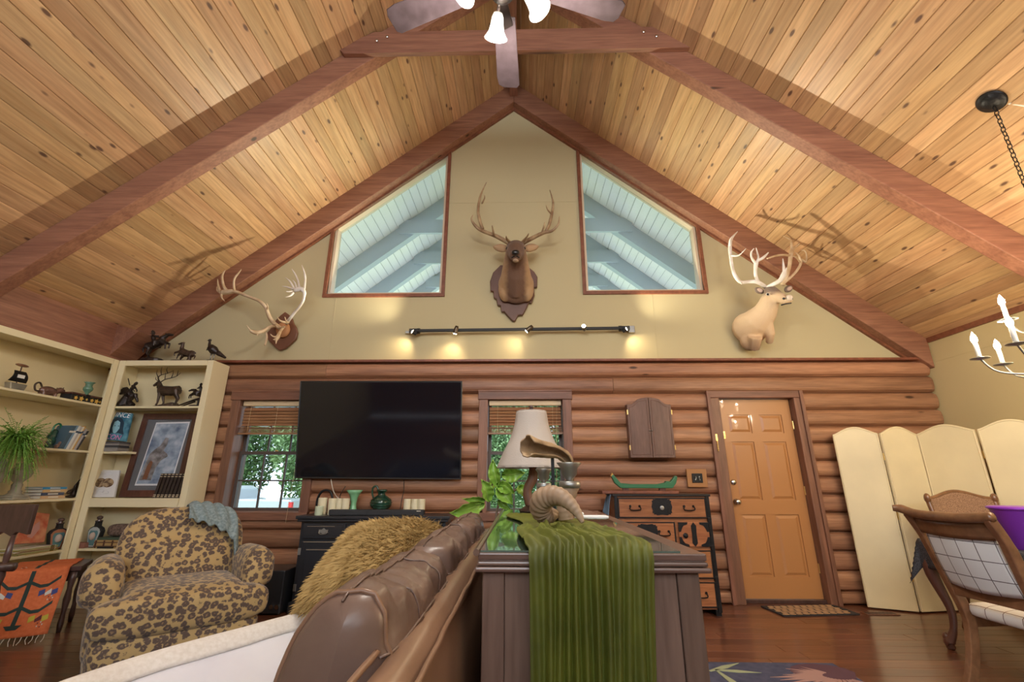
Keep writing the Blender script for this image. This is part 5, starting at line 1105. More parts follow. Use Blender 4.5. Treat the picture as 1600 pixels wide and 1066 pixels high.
# ================================================================ ON THE CONSOLE
ZT = CZ+.0015
linen = plain('grey_linen_shade', (.42, .37, .33), .85, bump=.2, bscale=200)
lc = V((.062, 2.86, ZT)); lp = thing('table_lamp', 'table lamp with grey bell shade at the far end of console', 'lamp', lc)
MB().lathe([(.075, 0), (.08, .012), (.05, .03), (.03, .045)], lc, 20).build('base', darkw, lp, smooth=True)
ctube(MB(), [lc+V((-.01, 0, .03)), lc+V((-.03, 0, .12)), lc+V((.005, .0, .20)), lc+V((0, 0, .29))], [.032, .026, .03, .016], 12).build('stem', trimw, lp, smooth=True)
zb0, zt0 = oy(800, 731, 2.86).z, oy(828, 644, 2.86).z; hh = zt0-zb0
prof = [(.213, 0), (.175, .09*hh/.34), (.135, .17*hh/.34), (.108, .25*hh/.34), (.094, hh)]
sm_ = MB(); n_ = 40; pts = smoothpath([V((r_, 0, z_)) for r_, z_ in prof], 5)
sm_.grid(lambda u, v: V((lc.x+pts[int(v*(len(pts)-1))].x*math.cos(u*6.2832)*(1+.004*math.cos(u*6.2832*10)), lc.y+pts[int(v*(len(pts)-1))].x*math.sin(u*6.2832)*(1+.004*math.cos(u*6.2832*10)), zb0+pts[int(v*(len(pts)-1))].z)), 60, len(pts)-1)
sh = sm_.build('shade', linen, lp, thick=.003, smooth=True)
for r_, z_ in ((.213, 0), (.094, hh)): MB().tube([(lc.x+r_*math.cos(q*.2618), lc.y+r_*math.sin(q*.2618), zb0+z_) for q in range(25)], .0035, 6).build('trim_band', linen, sh)
MB().tube([lc+V((0, 0, .28)), V((lc.x, lc.y, zt0+.02))], .004, 6).build('harp', brass, lp)
for q in range(3): MB().tube([V((lc.x, lc.y, zt0-.01)), V((lc.x+.093*math.cos(q*2.094), lc.y+.093*math.sin(q*2.094), zt0-.004))], .002, 5).build('spider', brass, lp)
MB().lathe([(.006, 0), (.014, .008), (.010, .016), (.016, .022), (.001, .032)], (lc.x, lc.y, zt0+.012), 10).build('finial', darkw, lp, smooth=True)
# curled ram horn in front
def wp(px, py, Y): return oy(px, py, Y)
hc = wp(868, 806, 1.72)
outer = [(911, 828), (903, 813), (892, 799), (878, 788), (862, 785), (848, 791), (845, 804), (852, 813), (862, 812), (866, 805)]
yy = [1.64, 1.65, 1.66, 1.68, 1.71, 1.74, 1.77, 1.79, 1.80, 1.80]
P_ = [wp(x, y, Y) for (x, y), Y in zip(outer, yy)]
pth = smoothpath(P_, 9); rr = lerp_r([.006, .016, .023, .030, .036, .040, .041, .038, .030, .014], len(pth))
rr = [r_*(1+.05*math.sin(i*1.55)) for i, r_ in enumerate(rr)]
mz = min(p.z-r_ for p, r_ in zip(pth, rr)); dz = ZT+.022-mz
m = MB().tube([p+V((0, 0, dz if dz > 0 else 0)) for p in pth], rr, 14)
solo(m, 'ram_horn', horn, 'curled tan ram horn lying on the green runner', 'horn', V((hc.x, 1.72, ZT+.02)), smooth=True)
# horn candle holders and flared horn on a stand
def candle_horn(px, ytop, ycup, ybot, Y, wpx, lab):
    top, bot = wp(px, ycup, Y), wp(px-6, ybot, Y); k = mpp(top); w = wpx*k/2
    c0 = V((bot.x, Y, ZT+.014)); t = thing('horn_candleholder', lab, 'candle holder', c0, group='horn candle holders')
    zc_ = top.z; pth = smoothpath([c0+V((.0, 0, .006)), c0.lerp(top, .45)+V((-.012, 0, 0)), top], 10); rr = [(w*(.72+.28*i/(len(pth)-1)))*(1+.035*math.sin(i*2.1)) for i in range(len(pth))]
    MB().tube(pth, rr, 14).build('horn', horn, t, smooth=True)
    MB().lathe([(w*1.06, -.012), (w*1.08, 0), (w*1.08, .012), (w*.9, .016)], top, 16).build('collar', pewter, t, smooth=True)
    h = wp(px, ytop, Y).z-top.z
    MB().lathe([(w*.35, .012), (w*.35, h*.25), (w*.75, h*.45), (w*.85, h*.75), (w*1.25, h*.97), (w*1.2, h), (w*.7, h*.9), (w*.5, h*.5), (.001, h*.45)], top, 18).build('cup', pewter, t, smooth=True)
candle_horn(890, 723, 758, 800, 2.05, 31, 'horn candle holder with wide pewter cup, right of the pair')
candle_horn(850, 733, 760, 800, 2.25, 21, 'horn candle holder with smaller pewter cup, left under the lampshade')
b0 = wp(866, 796, 2.15); b0.z = ZT+.014; t = thing('horn_sculpture', 'flared brown horn mounted on a black upright stand', 'horn', b0)
MB().box(b0.x-.055, b0.x+.055, 2.10, 2.20, ZT+.014, ZT+.028).build('foot', blackmat, t, bevel=.003)
s0, s1 = wp(866, 770, 2.15), wp(863, 712, 2.15); MB().beam((b0.x, 2.15, ZT+.028), s1, .014, .022, up=(0, 1, 0)).build('stand', blackmat, t)
hp = [wp(889, 762, 2.22), wp(891, 742, 2.21), wp(888, 722, 2.19), wp(876, 709, 2.15), wp(858, 703, 2.10), wp(840, 700, 2.05), wp(824, 698, 2.0)]
hq = smoothpath(hp, 7); NH = len(hq)-1
def flare(u, v):
    i = int(v*NH); p = hq[i]; d_ = (hq[min(i+1, NH)]-hq[max(i-1, 0)]).normalized(); s_ = d_.cross(V((0, 1, .2))).normalized(); n2 = s_.cross(d_)
    R0 = .012+.026*v+.010*v**4; a_ = u*5.2-1.05; ir = 1+.22*noise.noise(V((math.cos(a_)*1.5, math.sin(a_)*1.5, v*6)))+.06*math.sin(v*60)*(1-v)
    return p+(s_*math.cos(a_)*1.0+n2*math.sin(a_)*.8)*R0*ir+d_*(.018*noise.noise(V((a_*2, 0, 3)))*v**6)
MB().grid(flare, 26, NH).build('horn', noisy('rough_horn', [(.3, (.20, .12, .06)), (.7, (.46, .32, .18))], 14, rough=.6, bump=.8), t, smooth=True, thick=.006)
for (x0, y0), (x1, y1), lab in (((908, 803), (912, 799), 'short white pen lying on the runner by the horn'), ((908, 807), (951, 809), 'long white wand lying on the runner behind the horn')):
    q0, q1 = wp(x0-10, y0, 2.02 if y0 < 805 else 1.85), wp(x1, y1, 2.02 if y0 < 805 else 1.85)
    for q_ in (q0, q1): q_.z = ZT+.045
    m = MB().tube([q0, q0.lerp(q1, .1), q0.lerp(q1, .9), q1], [.004, .008, .008, .004], 10); solo(m, 'white_pen', white, lab, 'pen', (q0+q1)/2-V((0, 0, .008)), smooth=True)
# ================================================================ FIDDLE LEAF FIG
fp = V((-.16, 3.52, 0)); fg = thing('fiddle_leaf_fig', 'potted fiddle leaf fig with large leaves behind the console', 'plant', fp)
MB().lathe([(.12, 0), (.15, .15), (.165, .30), (.17, .31), (.155, .31), (.15, .27), (.001, .26)], fp, 24).build('pot', plain('terracotta', (.30, .12, .07), .7), fg, smooth=True)
stems = {'a': [fp+V((0, 0, .26)), oy(735, 840, 3.5), oy(748, 800, 3.5), oy(762, 772, 3.5), oy(775, 745, 3.5)], 'b': [fp+V((.02, 0, .26)), oy(775, 820, 3.5), oy(782, 780, 3.5), oy(787, 760, 3.5)], 'c': [oy(752, 800, 3.5), oy(745, 790, 3.45), oy(738, 785, 3.4)], 'd': [oy(782, 785, 3.5), oy(800, 770, 3.55), oy(812, 762, 3.6)]}
for s_ in stems.values(): ctube(MB(), s_, [.010, .008, .005], 8).build('stem', barkm, fg, smooth=True)
def leaf(a_px, b_px, Ya, Yb, w, curl=.03):
    a, b = oy(*a_px, Ya), oy(*b_px, Yb); d = b-a; L_ = d.length; x = d.normalized(); vw = (CP-(a+b)/2).normalized(); y_ = vw.cross(x).normalized(); z_ = x.cross(y_)
    R_ = Matrix.Rotation(random.uniform(-.5, .5), 3, x); y_ = R_ @ y_; z_ = R_ @ z_
    def fn(u, v):
        wd_ = w*(math.sin(math.pi*min(1, u*1.02)**.85)**.8*(.72+.35*u))*(1+.05*math.sin(u*30)); q = 2*v-1
        return a+x*(L_*u)+y_*(q*wd_)+z_*(curl*(q*q)-.04*u*u+.006*math.sin(u*25)*abs(q)+.02*math.sin(u*3))
    o = MB().grid(fn, 16, 8).build('leaf', leafm, fg, smooth=True, thick=.0015)
    MB().tube([fn(i/10, .5)+z_*.001 for i in range(10)], [.0028-.0002*i for i in range(10)], 5).build('midrib', plain('midrib', (.34, .46, .14), .5), o)
leaf((778, 760), (769, 720), 3.5, 3.45, .05); leaf((787, 742), (818, 740), 3.5, 3.42, .062); leaf((762, 782), (755, 751), 3.48, 3.4, .055); leaf((754, 780), (726, 781), 3.47, 3.35, .03)
leaf((754, 786), (706, 804), 3.45, 3.3, .065); leaf((777, 758), (803, 770), 3.5, 3.45, .05); leaf((778, 763), (800, 787), 3.5, 3.42, .06); leaf((781, 783), (797, 797), 3.5, 3.45, .028); leaf((812, 763), (820, 775), 3.6, 3.55, .05); leaf((770, 770), (764, 752), 3.6, 3.7, .04)
# ================================================================ CHEST WITH IRON FITTINGS
ts = thing('tansu_chest', 'wooden chest with black iron fittings against the log wall', 'chest', (1.36, 4.88, 0))
tx0, tx1, ty0, ty1, tz = .905, 1.82, 4.70, 5.07, 1.055
MB().box(tx0, tx1, ty0+.02, ty1, .05, tz-.02).build('carcass', tansuw, ts)
MB().box(tx0-.02, tx1+.02, ty0-.005, ty1, tz-.022, tz).build('top', plain('black_lacquer', (.02, .018, .018), .3), ts, bevel=.004)
for x in (tx0, tx1-.05): MB().box(x, x+.05, ty0+.01, ty1, 0, .05).build('foot', iron, ts)
def drawer(x0, x1, z0, z1, handles, plate):
    d_ = MB().box(x0, x1, ty0, ty0+.02, z0, z1).build('drawer', tansuw, ts, bevel=.004)
    for xx in (x0, x1):
        s = 1 if xx == x0 else -1
        MB().box(min(xx, xx+s*.012), max(xx, xx+s*.012), ty0-.004, ty0, z0, z1).build('edge_strap', iron, d_)
    for zz in (z0, z1-.01): MB().box(x0, x1, ty0-.0035, ty0, zz, zz+.01).build('edge_strap', iron, d_)
    for hx in handles:
        for k in (-.045, .045): MB().lathe([(.012, 0), (.012, .005), (.005, .012)], (hx+k, ty0, (z0+z1)/2+.015), 8, Ry).build('rosette', iron, d_)
        ctube(MB(), [(hx-.045, ty0-.012, (z0+z1)/2+.015), (hx-.047, ty0-.018, (z0+z1)/2-.018), (hx+.047, ty0-.018, (z0+z1)/2-.018), (hx+.045, ty0-.012, (z0+z1)/2+.015)], [.006, .006], 6, 3).build('handle', iron, d_)
    if plate:
        px_, w, h = plate; zc_ = (z0+z1)/2+.01; n_ = 28
        MB().prism([(px_+w*(1+.05*math.cos(q*6.2832/n_*14))*math.copysign(abs(math.cos(q*6.2832/n_))**.45, math.cos(q*6.2832/n_)), zc_+h*(1+.05*math.cos(q*6.2832/n_*14))*math.copysign(abs(math.sin(q*6.2832/n_))**.45, math.sin(q*6.2832/n_))) for q in range(n_)], flat, ty0-.006, ty0).build('lock_plate', iron, d_)
        MB().lathe([(.02, 0), (.02, .004), (.012, .007), (.001, .007)], (px_, ty0-.006, zc_-.01), 12, Ry).build('keyhole', pewter, d_)
xm = 1.36
drawer(tx0+.03, tx1-.03, .835, 1.02, (xm-.26, xm+.26), (xm, .095, .075)); drawer(tx0+.03, 1.47, .60, .80, (1.05, 1.36), (1.2, .10, .07)); drawer(tx0+.03, 1.47, .36, .57, (1.05, 1.36), (1.2, .09, .06)); drawer(tx0+.03, 1.47, .08, .33, (1.05, 1.36), (1.2, .09, .06))
drawer(1.50, tx1-.03, .31, .55, (1.65,), None); drawer(1.50, tx1-.03, .07, .28, (1.65,), None)
dd = MB().box(1.50, tx1-.03, ty0, ty0+.02, .58, .80).build('door', tansuw, ts, bevel=.004)
for sx_ in (-1, 1):
    for sz_ in (-1, 1):
        MB().prism([(1.645+sx_*(.145-a_), .69+sz_*(.108-b_)) for a_, b_ in ((0, 0), (.09, 0), (.085, .02), (.05, .03), (.035, .05), (.02, .085), (0, .085))], flat, ty0-.005, ty0).build('corner_iron', iron, dd)
MB().prism([(1.645+.035*math.cos(q*.785)*(1 if q % 2 else .6), .69+.108*math.sin(q*.785)*(1 if q % 2 else 1)) for q in range(8)], flat, ty0-.005, ty0).build('strap', iron, dd)
MB().lathe([(.024, 0), (.024, .006), (.012, .014), (.001, .015)], (1.56, ty0-.004, .68), 12, Ry).build('lock_boss', iron, dd)
for z in (.05, .30, .565, .81): MB().box(tx1-.03, tx1+.004, ty0-.006, ty0+.06, z-.02, z+.03).build('corner_cap', iron, ts, bevel=.003)
for x in (tx0-.003, tx1-.027): MB().box(x, x+.03, ty0-.004, ty0+.01, .05, tz-.022).build('corner_strap', iron, ts)
cl = plain('blue_cloth', (.12, .20, .30), .8)
m = MB().grid(lambda u, v: V((tx0-.03-.05*v+.012*math.sin(u*18)*v, ty0+.0+.2*u+.02*math.sin(v*5), tz-.005-.20*v-.05*v*math.sin(u*4))), 20, 12); solo(m, 'blue_cloth', cl, 'blue cloth hanging over the left end of the chest', 'cloth', (tx0-.04, ty0+.1, tz-.2), thick=.004, smooth=True)
a, b = oy(938, 765, 4.85), oy(1055, 765, 4.85)
bxt('wooden_tray', 'thin red brown board lying on top of the iron chest', 'tray', a.x, b.x, 4.74, 4.98, tz+.001, tz+.03, redtrim)
bt = thing('model_boat', 'green painted wooden dragon boat model on the chest', 'boat', ((a.x+b.x)/2+.05, 4.86, tz+.031))
bl0, bl1 = oy(955, 752, 4.86).x, oy(1058, 752, 4.86).x; zb_ = tz+.052
MB().prism([(bl0, .115), (bl0+.02, .135), (bl0+.05, .10), (bl0+.09, .05), (bl0+.2, .04), (bl1-.2, .04), (bl1-.13, .055), (bl1-.12, .07), (bl1-.09, .07), (bl1-.08, .06), (bl1-.05, .09), (bl1-.02, .125), (bl1, .11), (bl1-.02, .05), (bl1-.06, .0), (bl0+.09, 0), (bl0+.03, .05)], lambda u, v, w: (u, w, zb_+v), 4.83, 4.89).build('hull', plain('boat_green', (.03, .16, .07), .4), bt, bevel=.006)
MB().prism([(bl0-.005, .12), (bl0+.012, .15), (bl0+.025, .13), (bl0+.01, .10)], lambda u, v, w: (u, w, zb_+v), 4.84, 4.88).build('prow', plain('prow_gold', (.5, .3, .06), .4), bt)
for x in (bl0+.14, bl1-.16): MB().box(x-.03, x+.03, 4.84, 4.88, tz+.0305, zb_).build('stand', mahog, bt)
# wall cabinet + square picture
wc = thing('dart_cabinet', 'closed brown dartboard cabinet with arched top on the log wall', 'cabinet', (1.40, 5.05, 1.41))
cabw = wood('cabinet_wood', (.20, .105, .075), (.14, .07, .05), (8, 8, 1.2), rough=.45, vary=.08)
dx0, dx1, dz0 = 1.165, 1.645, 1.415; _sm = lambda x: (lambda y: y*y*(3-2*y))(max(0, min(1, x)))
arch = lambda t_: 1.985+.045*_sm((.5-abs(t_-.5)-.12)/.16)+.035*_sm((.5-abs(t_-.5))/.5)
poly = [(dx0, dz0), (dx1, dz0), (dx1, 1.99)]+[(dx1-(dx1-dx0)*i/14, arch(i/14)) for i in range(1, 14)]+[(dx0, 1.99)]
MB().prism(poly, flat, 5.02, 5.10).build('carcass', cabw, wc)
xm_ = (dx0+dx1)/2
for s, (xa, xb) in enumerate(((dx0, xm_-.002), (xm_+.002, dx1))):
    f_ = lambda x: arch((x-dx0)/(dx1-dx0)); xs_ = [xb-(xb-xa)*i/8 for i in range(9)]
    dr = MB().prism([(xa, dz0), (xb, dz0)]+[(x, f_(x)) for x in xs_], flat, 4.998, 5.018).build('door', cabw, wc, bevel=.004)
    w_ = (xb-xa)
    rim = [(xa+.022, dz0+.03), (xb-.022, dz0+.03)]+[(xb-.022-(w_-.044)*i/8, f_(xb-.022-(w_-.044)*i/8)-.03) for i in range(9)]
    pts_ = [V((u, 4.9975, v)) for u, v in rim+[rim[0]]]; MB().tube(pts_, .0028, 5).build('bead', cabw, dr)
    MB().lathe([(.004, 0), (.009, .008), (.001, .014)], (xm_-.012 if s == 0 else xm_+.012, 4.998, 1.70), 8, Ry).build('knob', pewter, dr)
    for z in (1.52, 1.90): MB().box((dx0-.006) if s == 0 else dx1-.004, (dx0+.004) if s == 0 else dx1+.006, 4.99, 5.03, z-.025, z+.025).build('hinge', brass, wc)
sp = thing('square_picture', 'small square wood mounted dark relief picture by the door', 'picture', (1.87, 5.08, 1.11))
ax0, ax1, az0, az1 = 1.765, 1.975, 1.115, 1.30
MB().box(ax0, ax1, 5.07, 5.095, az0, az1).build('mount', plain('amber_board', (.36, .16, .05), .5), sp, bevel=.003)
MB().box(ax0+.05, ax1-.05, 5.06, 5.0695, az0+.045, az1-.045).build('plate', iron, sp, bevel=.003)
for k in (-.022, .022): MB().tube([(1.87+k, 5.058, 1.225), (1.87+k*.7, 5.056, 1.21), (1.87+k*1.1, 5.058, 1.185)], [.007, .005, .007], 6).build('figure', pewter, sp)
# ================================================================ FOLDING SCREEN
fs_ = thing('folding_screen', 'cream four panel folding screen with arched tops in the right corner', 'screen', (3.95, 4.75, 0))
T_ = [V((3.34, 5.02, 0)), V((3.715, 4.85, 0)), V((4.165, 4.93, 0)), V((4.37, 4.49, 0)), V((4.63, 4.12, 0))]
for i in range(4):
    a, b = T_[i], T_[i+1]; d_ = (b-a).normalized(); a = a+d_*.009; b = b-d_*.009; w = (b-a).length; nr = V((d_.y, -d_.x, 0)); nr = nr if nr.dot(CP-a) > 0 else -nr
    f_ = lambda u, v, h, a=a, d_=d_, nr=nr: a+d_*u+V((0, 0, v))+nr*h
    top = lambda u, w=w: 1.655+.075*math.sin(math.pi*u/w)**1.3
    poly = [(0, .012), (w, .012)]+[(w-w*q/14, top(w-w*q/14)) for q in range(15)]
    pn = MB().prism(poly, f_, -.012, .012).build('panel', scream, fs_, bevel=.003)
    for sgn in (0, 1):
        uu = .010 if sgn == 0 else w-.010
        MB().tube([f_(uu, .02+1.62*q/16, .013) for q in range(17)], .004, 6).build('cord_edge', scream, pn)
    MB().tube([f_(.01+(w-.02)*q/16, top(.01+(w-.02)*q/16)-.014, .013) for q in range(17)], .004, 6).build('cord_edge', scream, pn)
    if i:
        for z in (.3, .85, 1.42): MB().tube([T_[i]+V((0, 0, z-.035)), T_[i]+V((0, 0, z+.035))], .006, 8).build('hinge', brass, fs_)
# ================================================================ TABLE, CHAIRS, BIN
tb = thing('dining_table', 'dark wooden dining table with carved cabriole legs under black cloth', 'table', (3.72, 3.3, 0))
tx0, tx1, ty0_, ty1_, tzt = 3.12, 4.35, 2.75, 3.92, .745
MB().box(tx0, tx1, ty0_, ty1_, tzt-.03, tzt).build('tabletop', mahog, tb, bevel=.006)
MB().box(tx0+.06, tx1-.06, ty0_+.06, ty1_-.06, tzt-.12, tzt-.03).build('apron', mahog, tb)
cabr = wood('cabriole_wood', (.17, .075, .05), (.10, .042, .03), (9, 9, 1), rough=.3, vary=.1, coat=.3)
for sx_, lx in ((-1, tx0+.06), (1, tx1-.06)):
    for sy_, ly_ in ((-1, ty0_+.06), (1, ty1_-.06)):
        o = V((sx_*.7, sy_*.7, 0)); c0 = V((lx, ly_, 0))
        lg = MB(); ctube(lg, [c0+V((0, 0, tzt-.04)), c0+o*.045+V((0, 0, .60)), c0+o*.055+V((0, 0, .50)), c0+o*.0+V((0, 0, .28)), c0+o*.01+V((0, 0, .14)), c0+o*.05+V((0, 0, .055)), c0+o*.05+V((0, 0, .04))], [.036, .046, .042, .026, .022, .036, .034], 12)
        lg = lg.build('leg', cabr, tb, smooth=True)
        MB().lathe([(.02, 0), (.028, .012), (.024, .03), (.034, .05), (.03, .07)], c0+o*.05, 12).build('foot', cabr, lg, smooth=True)
        MB().ell(c0+o*.062+V((0, 0, .08)), (.024, .024, .03)).build('knee_carving', cabr, lg, smooth=True)
clothm = noisy('black_dotted_cloth', [(.46, (.02, .021, .027)), (.54, (.06, .065, .08))], 160, rough=.7)
def cloth(u, v):
    x = tx0-.21+(tx1-tx0+.42)*u; y = ty0_-.21+(ty1_-ty0_+.42)*v
    sx_ = -1 if x < tx0-.004 else 1 if x > tx1+.004 else 0; sy_ = -1 if y < ty0_-.004 else 1 if y > ty1_+.004 else 0
    dx = (tx0-.004-x) if sx_ < 0 else (x-tx1-.004) if sx_ > 0 else 0; dy = (ty0_-.004-y) if sy_ < 0 else (y-ty1_-.004) if sy_ > 0 else 0
    X = x if not sx_ else (tx0-.010 if sx_ < 0 else tx1+.010); Y = y if not sy_ else (ty0_-.010 if sy_ < 0 else ty1_+.010)
    if sx_ and sy_:
        k = min(dx, dy)/.21; X += sx_*.075*k+.02*(dx-dy)*sx_; Y += sy_*.075*k-.02*(dx-dy)*sy_; return V((X, Y, tzt+.004-max(dx, dy)-.62*min(dx, dy)))
    wv = .014*(math.sin(y*13) if sx_ else math.sin(x*12))*min(1, (dx+dy)*7)
    if sx_: X += sx_*(abs(wv)+.01*dx)
    if sy_: Y += sy_*(abs(wv)+.01*dy)
    return V((X, Y, tzt+.004-dx-dy))
m = MB().grid(cloth, 70, 70); solo(m, 'tablecloth', clothm, 'black dotted tablecloth draped over the dining table corner', 'tablecloth', (3.72, 3.3, tzt), thick=.003, smooth=True)
purp = plain('purple_plastic', (.26, .045, .55), .3)
bcn = oz(1590, 850, .75); bcn = V((3.37, 3.30, tzt+.006)); bn_ = thing('purple_bin', 'bright purple plastic bin standing on the dining table', 'bin', bcn)
MB().lathe([(.115, 0), (.12, .004), (.17, .255), (.178, .262), (.172, .266), (.162, .255), (.112, .012), (.001, .010)], bcn, 32).build('tub', purp, bn_, smooth=True)
MB().lathe([(.170, .245), (.182, .250), (.182, .262), (.172, .266)], bcn, 32).build('rim', purp, bn_, smooth=True)
pl_back = plaid('plaid_fabric', (.74, .76, .78), (.11, .09, .10), 10.5, axes=(0, 2), w=.045); pl_seat = plaid('plaid_fabric_seat', (.76, .74, .72), (.20, .13, .12), 10.5, axes=(0, 1), w=.045)
# near chair: sabre legs, scrolled top rail, plaid panel. local x = across, y = forward
ang = math.radians(-86); CH0 = V((2.64, 2.86, 0))
ch = thing('plaid_chair', 'wood framed dining chair with white plaid upholstered back and seat', 'chair', CH0, ang)
CM = Matrix.Translation(CH0) @ Matrix.Rotation(ang, 4, 'Z')
def cl_(mb): mb.v = [tuple(CM @ V(p)) for p in mb.v]; return mb
bk_y = lambda z: -.02-.16*((z-.42)/.6)**1.3 if z > .42 else -.02
for s in (-1, 1):
    pts_ = [(s*.215, -.14, .0), (s*.21, -.06, .16), (s*.21, -.01, .34), (s*.21, -.015, .46), (s*.225, bk_y(.7), .7), (s*.235, bk_y(.86), .86), (s*.24, bk_y(1.0)-.02, .99)]
    P_ = smoothpath(pts_, 5); m = MB(); n_ = len(P_); vs = []
    for i, p in enumerate(P_):
        t_ = (P_[min(i+1, n_-1)]-P_[max(i-1, 0)]).normalized(); up = V((1, 0, 0)); q = t_.cross(up).normalized(); hw = .019; hd = .028 if i < n_-6 else .024
        vs += [p+up*hw+q*hd, p-up*hw+q*hd, p-up*hw-q*hd, p+up*hw-q*hd]
    m.add(vs, [(i*4+j, i*4+(j+1) % 4, (i+1)*4+(j+1) % 4, (i+1)*4+j) for i in range(n_-1) for j in range(4)]+[(0, 1, 2, 3), tuple(range(4*n_-4, 4*n_))]); cl_(m).build('rear_leg', oak, ch, bevel=.006)
    P_ = smoothpath([(s*.225, .40, .40), (s*.228, .45, .28), (s*.23, .47, .14), (s*.23, .53, 0)], 5)
    cl_(MB().tube(P_, [.030, .028, .024, .022]*4 and [.031-.0006*i for i in range(len(P_))], 8)).build('front_leg', oak, ch, smooth=True)
    cl_(MB().beam((s*.215, 0, .40), (s*.22, .42, .405), .03, .07)).build('side_rail', oak, ch, bevel=.005)
cl_(MB().beam((-.22, .42, .405), (.22, .42, .405), .03, .07)).build('front_rail', oak, ch, bevel=.005)
yb_ = bk_y(.52)
cl_(MB().beam((-.21, bk_y(.56), .57), (.21, bk_y(.56), .57), .035, .07)).build('lower_back_rail', oak, ch, bevel=.006)
rail = [(-.285, bk_y(1)-.075, 1.015), (-.255, bk_y(1)-.045, 1.012), (-.2, bk_y(1)-.03, .992), (-.1, bk_y(1)-.045, .985), (0, bk_y(1)-.05, .985), (.1, bk_y(1)-.045, .985), (.2, bk_y(1)-.03, .992), (.265, bk_y(1)-.02, 1.0)]
cl_(ctube(MB(), rail, [.018, .026, .026, .026, .026, .026, .026, .024], 14)).build('top_roll', oak, ch, smooth=True)
m = MB().grid(lambda u, v: V((-.235+.47*u, bk_y(.9+.08*v)-.03*math.sin(u*math.pi), .885+.085*v-.01*math.sin(u*math.pi))), 20, 4); cl_(m).build('top_rail', oak, ch, thick=.03, smooth=True)
m = MB(); m.grid(lambda u, v: V((-.195+.39*u, bk_y(.61+.27*v)-.028*math.sin(u*math.pi)-.012*math.sin(v*math.pi), .605+.28*v-.012*math.sin(u*math.pi))), 20, 12); cl_(m).build('back_pad', pl_back, ch, thick=.03, smooth=True)
cl_(MB().ell((0, .22, .46), (.235, .235, .045), e1=.5, e2=.3, nu=36, nv=12)).build('seat_cushion', pl_seat, ch, smooth=True)
# caned chair on the far side of the table
CG0 = V((3.98, 4.30, 0)); cg = thing('caned_chair', 'brown wooden chair with woven cane back behind the dining table', 'chair', CG0, math.pi)
GM = Matrix.Translation(CG0) @ Matrix.Rotation(math.pi, 4, 'Z')
def gl_(mb): mb.v = [tuple(GM @ V(p)) for p in mb.v]; return mb
for s in (-1, 1):
    gl_(ctube(MB(), [(s*.26, -.12, 0), (s*.255, -.03, .25), (s*.25, 0, .45), (s*.285, -.08, .8), (s*.295, -.12, 1.03)], [.018, .022, .024, .022, .020], 10)).build('rear_leg', oak, cg, smooth=True)
    gl_(ctube(MB(), [(s*.27, .42, .42), (s*.28, .44, .25), (s*.27, .43, 0)], [.028, .024, .018], 10)).build('front_leg', oak, cg, smooth=True)
    gl_(MB().ell((s*.297, -.115, 1.03), (.026, .028, .045))).build('stile_cap', oak, cg, smooth=True)
gl_(MB().ell((0, .21, .44), (.29, .25, .035), e1=.4, e2=.3, nu=32)).build('seat', pl_seat, cg, smooth=True)
crest = lambda u: 1.03+.06*math.cos((u-.5)*math.pi)**2
gl_(MB().grid(lambda u, v: V((-.29+.58*u, -.05-.07*v-.03*math.sin(u*math.pi), .62+(crest(u)-.62)*v)), 24, 14)).build('cane_back', noisy('woven_cane', [(.42, (.20, .105, .06)), (.58, (.36, .21, .13))], 150, rough=.5, bump=.3), cg, thick=.014, smooth=True)
gl_(MB().tube([(-.29+.58*i/24, -.125-.03*math.sin(i/24*math.pi), crest(i/24)) for i in range(25)], .016, 10)).build('crest_rail', oak, cg, smooth=True)
# ================================================================ MATS, RUGS, VENT
mt = thing('door_mat', 'black door mat with tan oval pattern before the door', 'mat', (2.75, 4.90, .001))
MA, MBv = V((2.37, 4.70, 0)), V((3.11, 4.78, 0)); md = (MBv-MA); mn = V((-md.y, md.x, 0)).normalized()*.34
MB().add([MA+V((0, 0, .001)), MBv+V((0, 0, .001)), MBv+mn+V((0, 0, .001)), MA+mn+V((0, 0, .001))]+[p+V((0, 0, .010)) for p in (MA, MBv, MBv+mn, MA+mn)], [(3, 2, 1, 0), (4, 5, 6, 7), (0, 1, 5, 4), (1, 2, 6, 5), (2, 3, 7, 6), (3, 0, 4, 7)]).build('base', plain('mat_black', (.03, .025, .025), .9), mt)
tan = plain('mat_tan', (.45, .27, .14), .9); ov = None
for r_ in range(6):
    for c in range(10):
        u, v = (c+.75+.35*(r_ % 2))/11.2, (r_+.75)/6.6; p = MA+md*u+mn*v+V((0, 0, .0102))
        if ov is None:
            ov = MB().prism([(.030*math.cos(q*.524), .019*math.sin(q*.524)) for q in range(12)], lambda a_, b_, w: (a_, b_, w), 0, .003).build('oval', tan, None); ov.parent = mt; ov.location = MI[mt] @ p
        else:
            o2 = ov.copy(); COL.objects.link(o2); o2.location = MI[mt] @ p
fr_ = thing('floral_rug', 'navy rug with pink spiky flower beside the console', 'rug', (1.35, 2.3, 0))
navyr = noisy('navy_pile', [(.3, (.045, .052, .10)), (.7, (.085, .09, .155))], 20, rough=.95)
MB().box(.62, 2.08, 1.1, 3.58, .001, .010).build('pile', navyr, fr_)
pinkr = plain('pink_pile', (.42, .25, .22), .95); greenr = plain('pale_green_pile', (.36, .40, .25), .95); maroonr = plain('maroon_pile', (.11, .05, .07), .95)
def rdec(poly, mt_, nm, h=.0105): MB().prism(poly, lambda u, v, w: (u, v, w), h, h+.0025).build(nm, mt_, fr_)
rng = random.Random(4)
rdec([(1.92+.20*math.cos(q*.5), 3.42+.14*math.sin(q*.5)) for q in range(12)], maroonr, 'flower_centre', .0101)
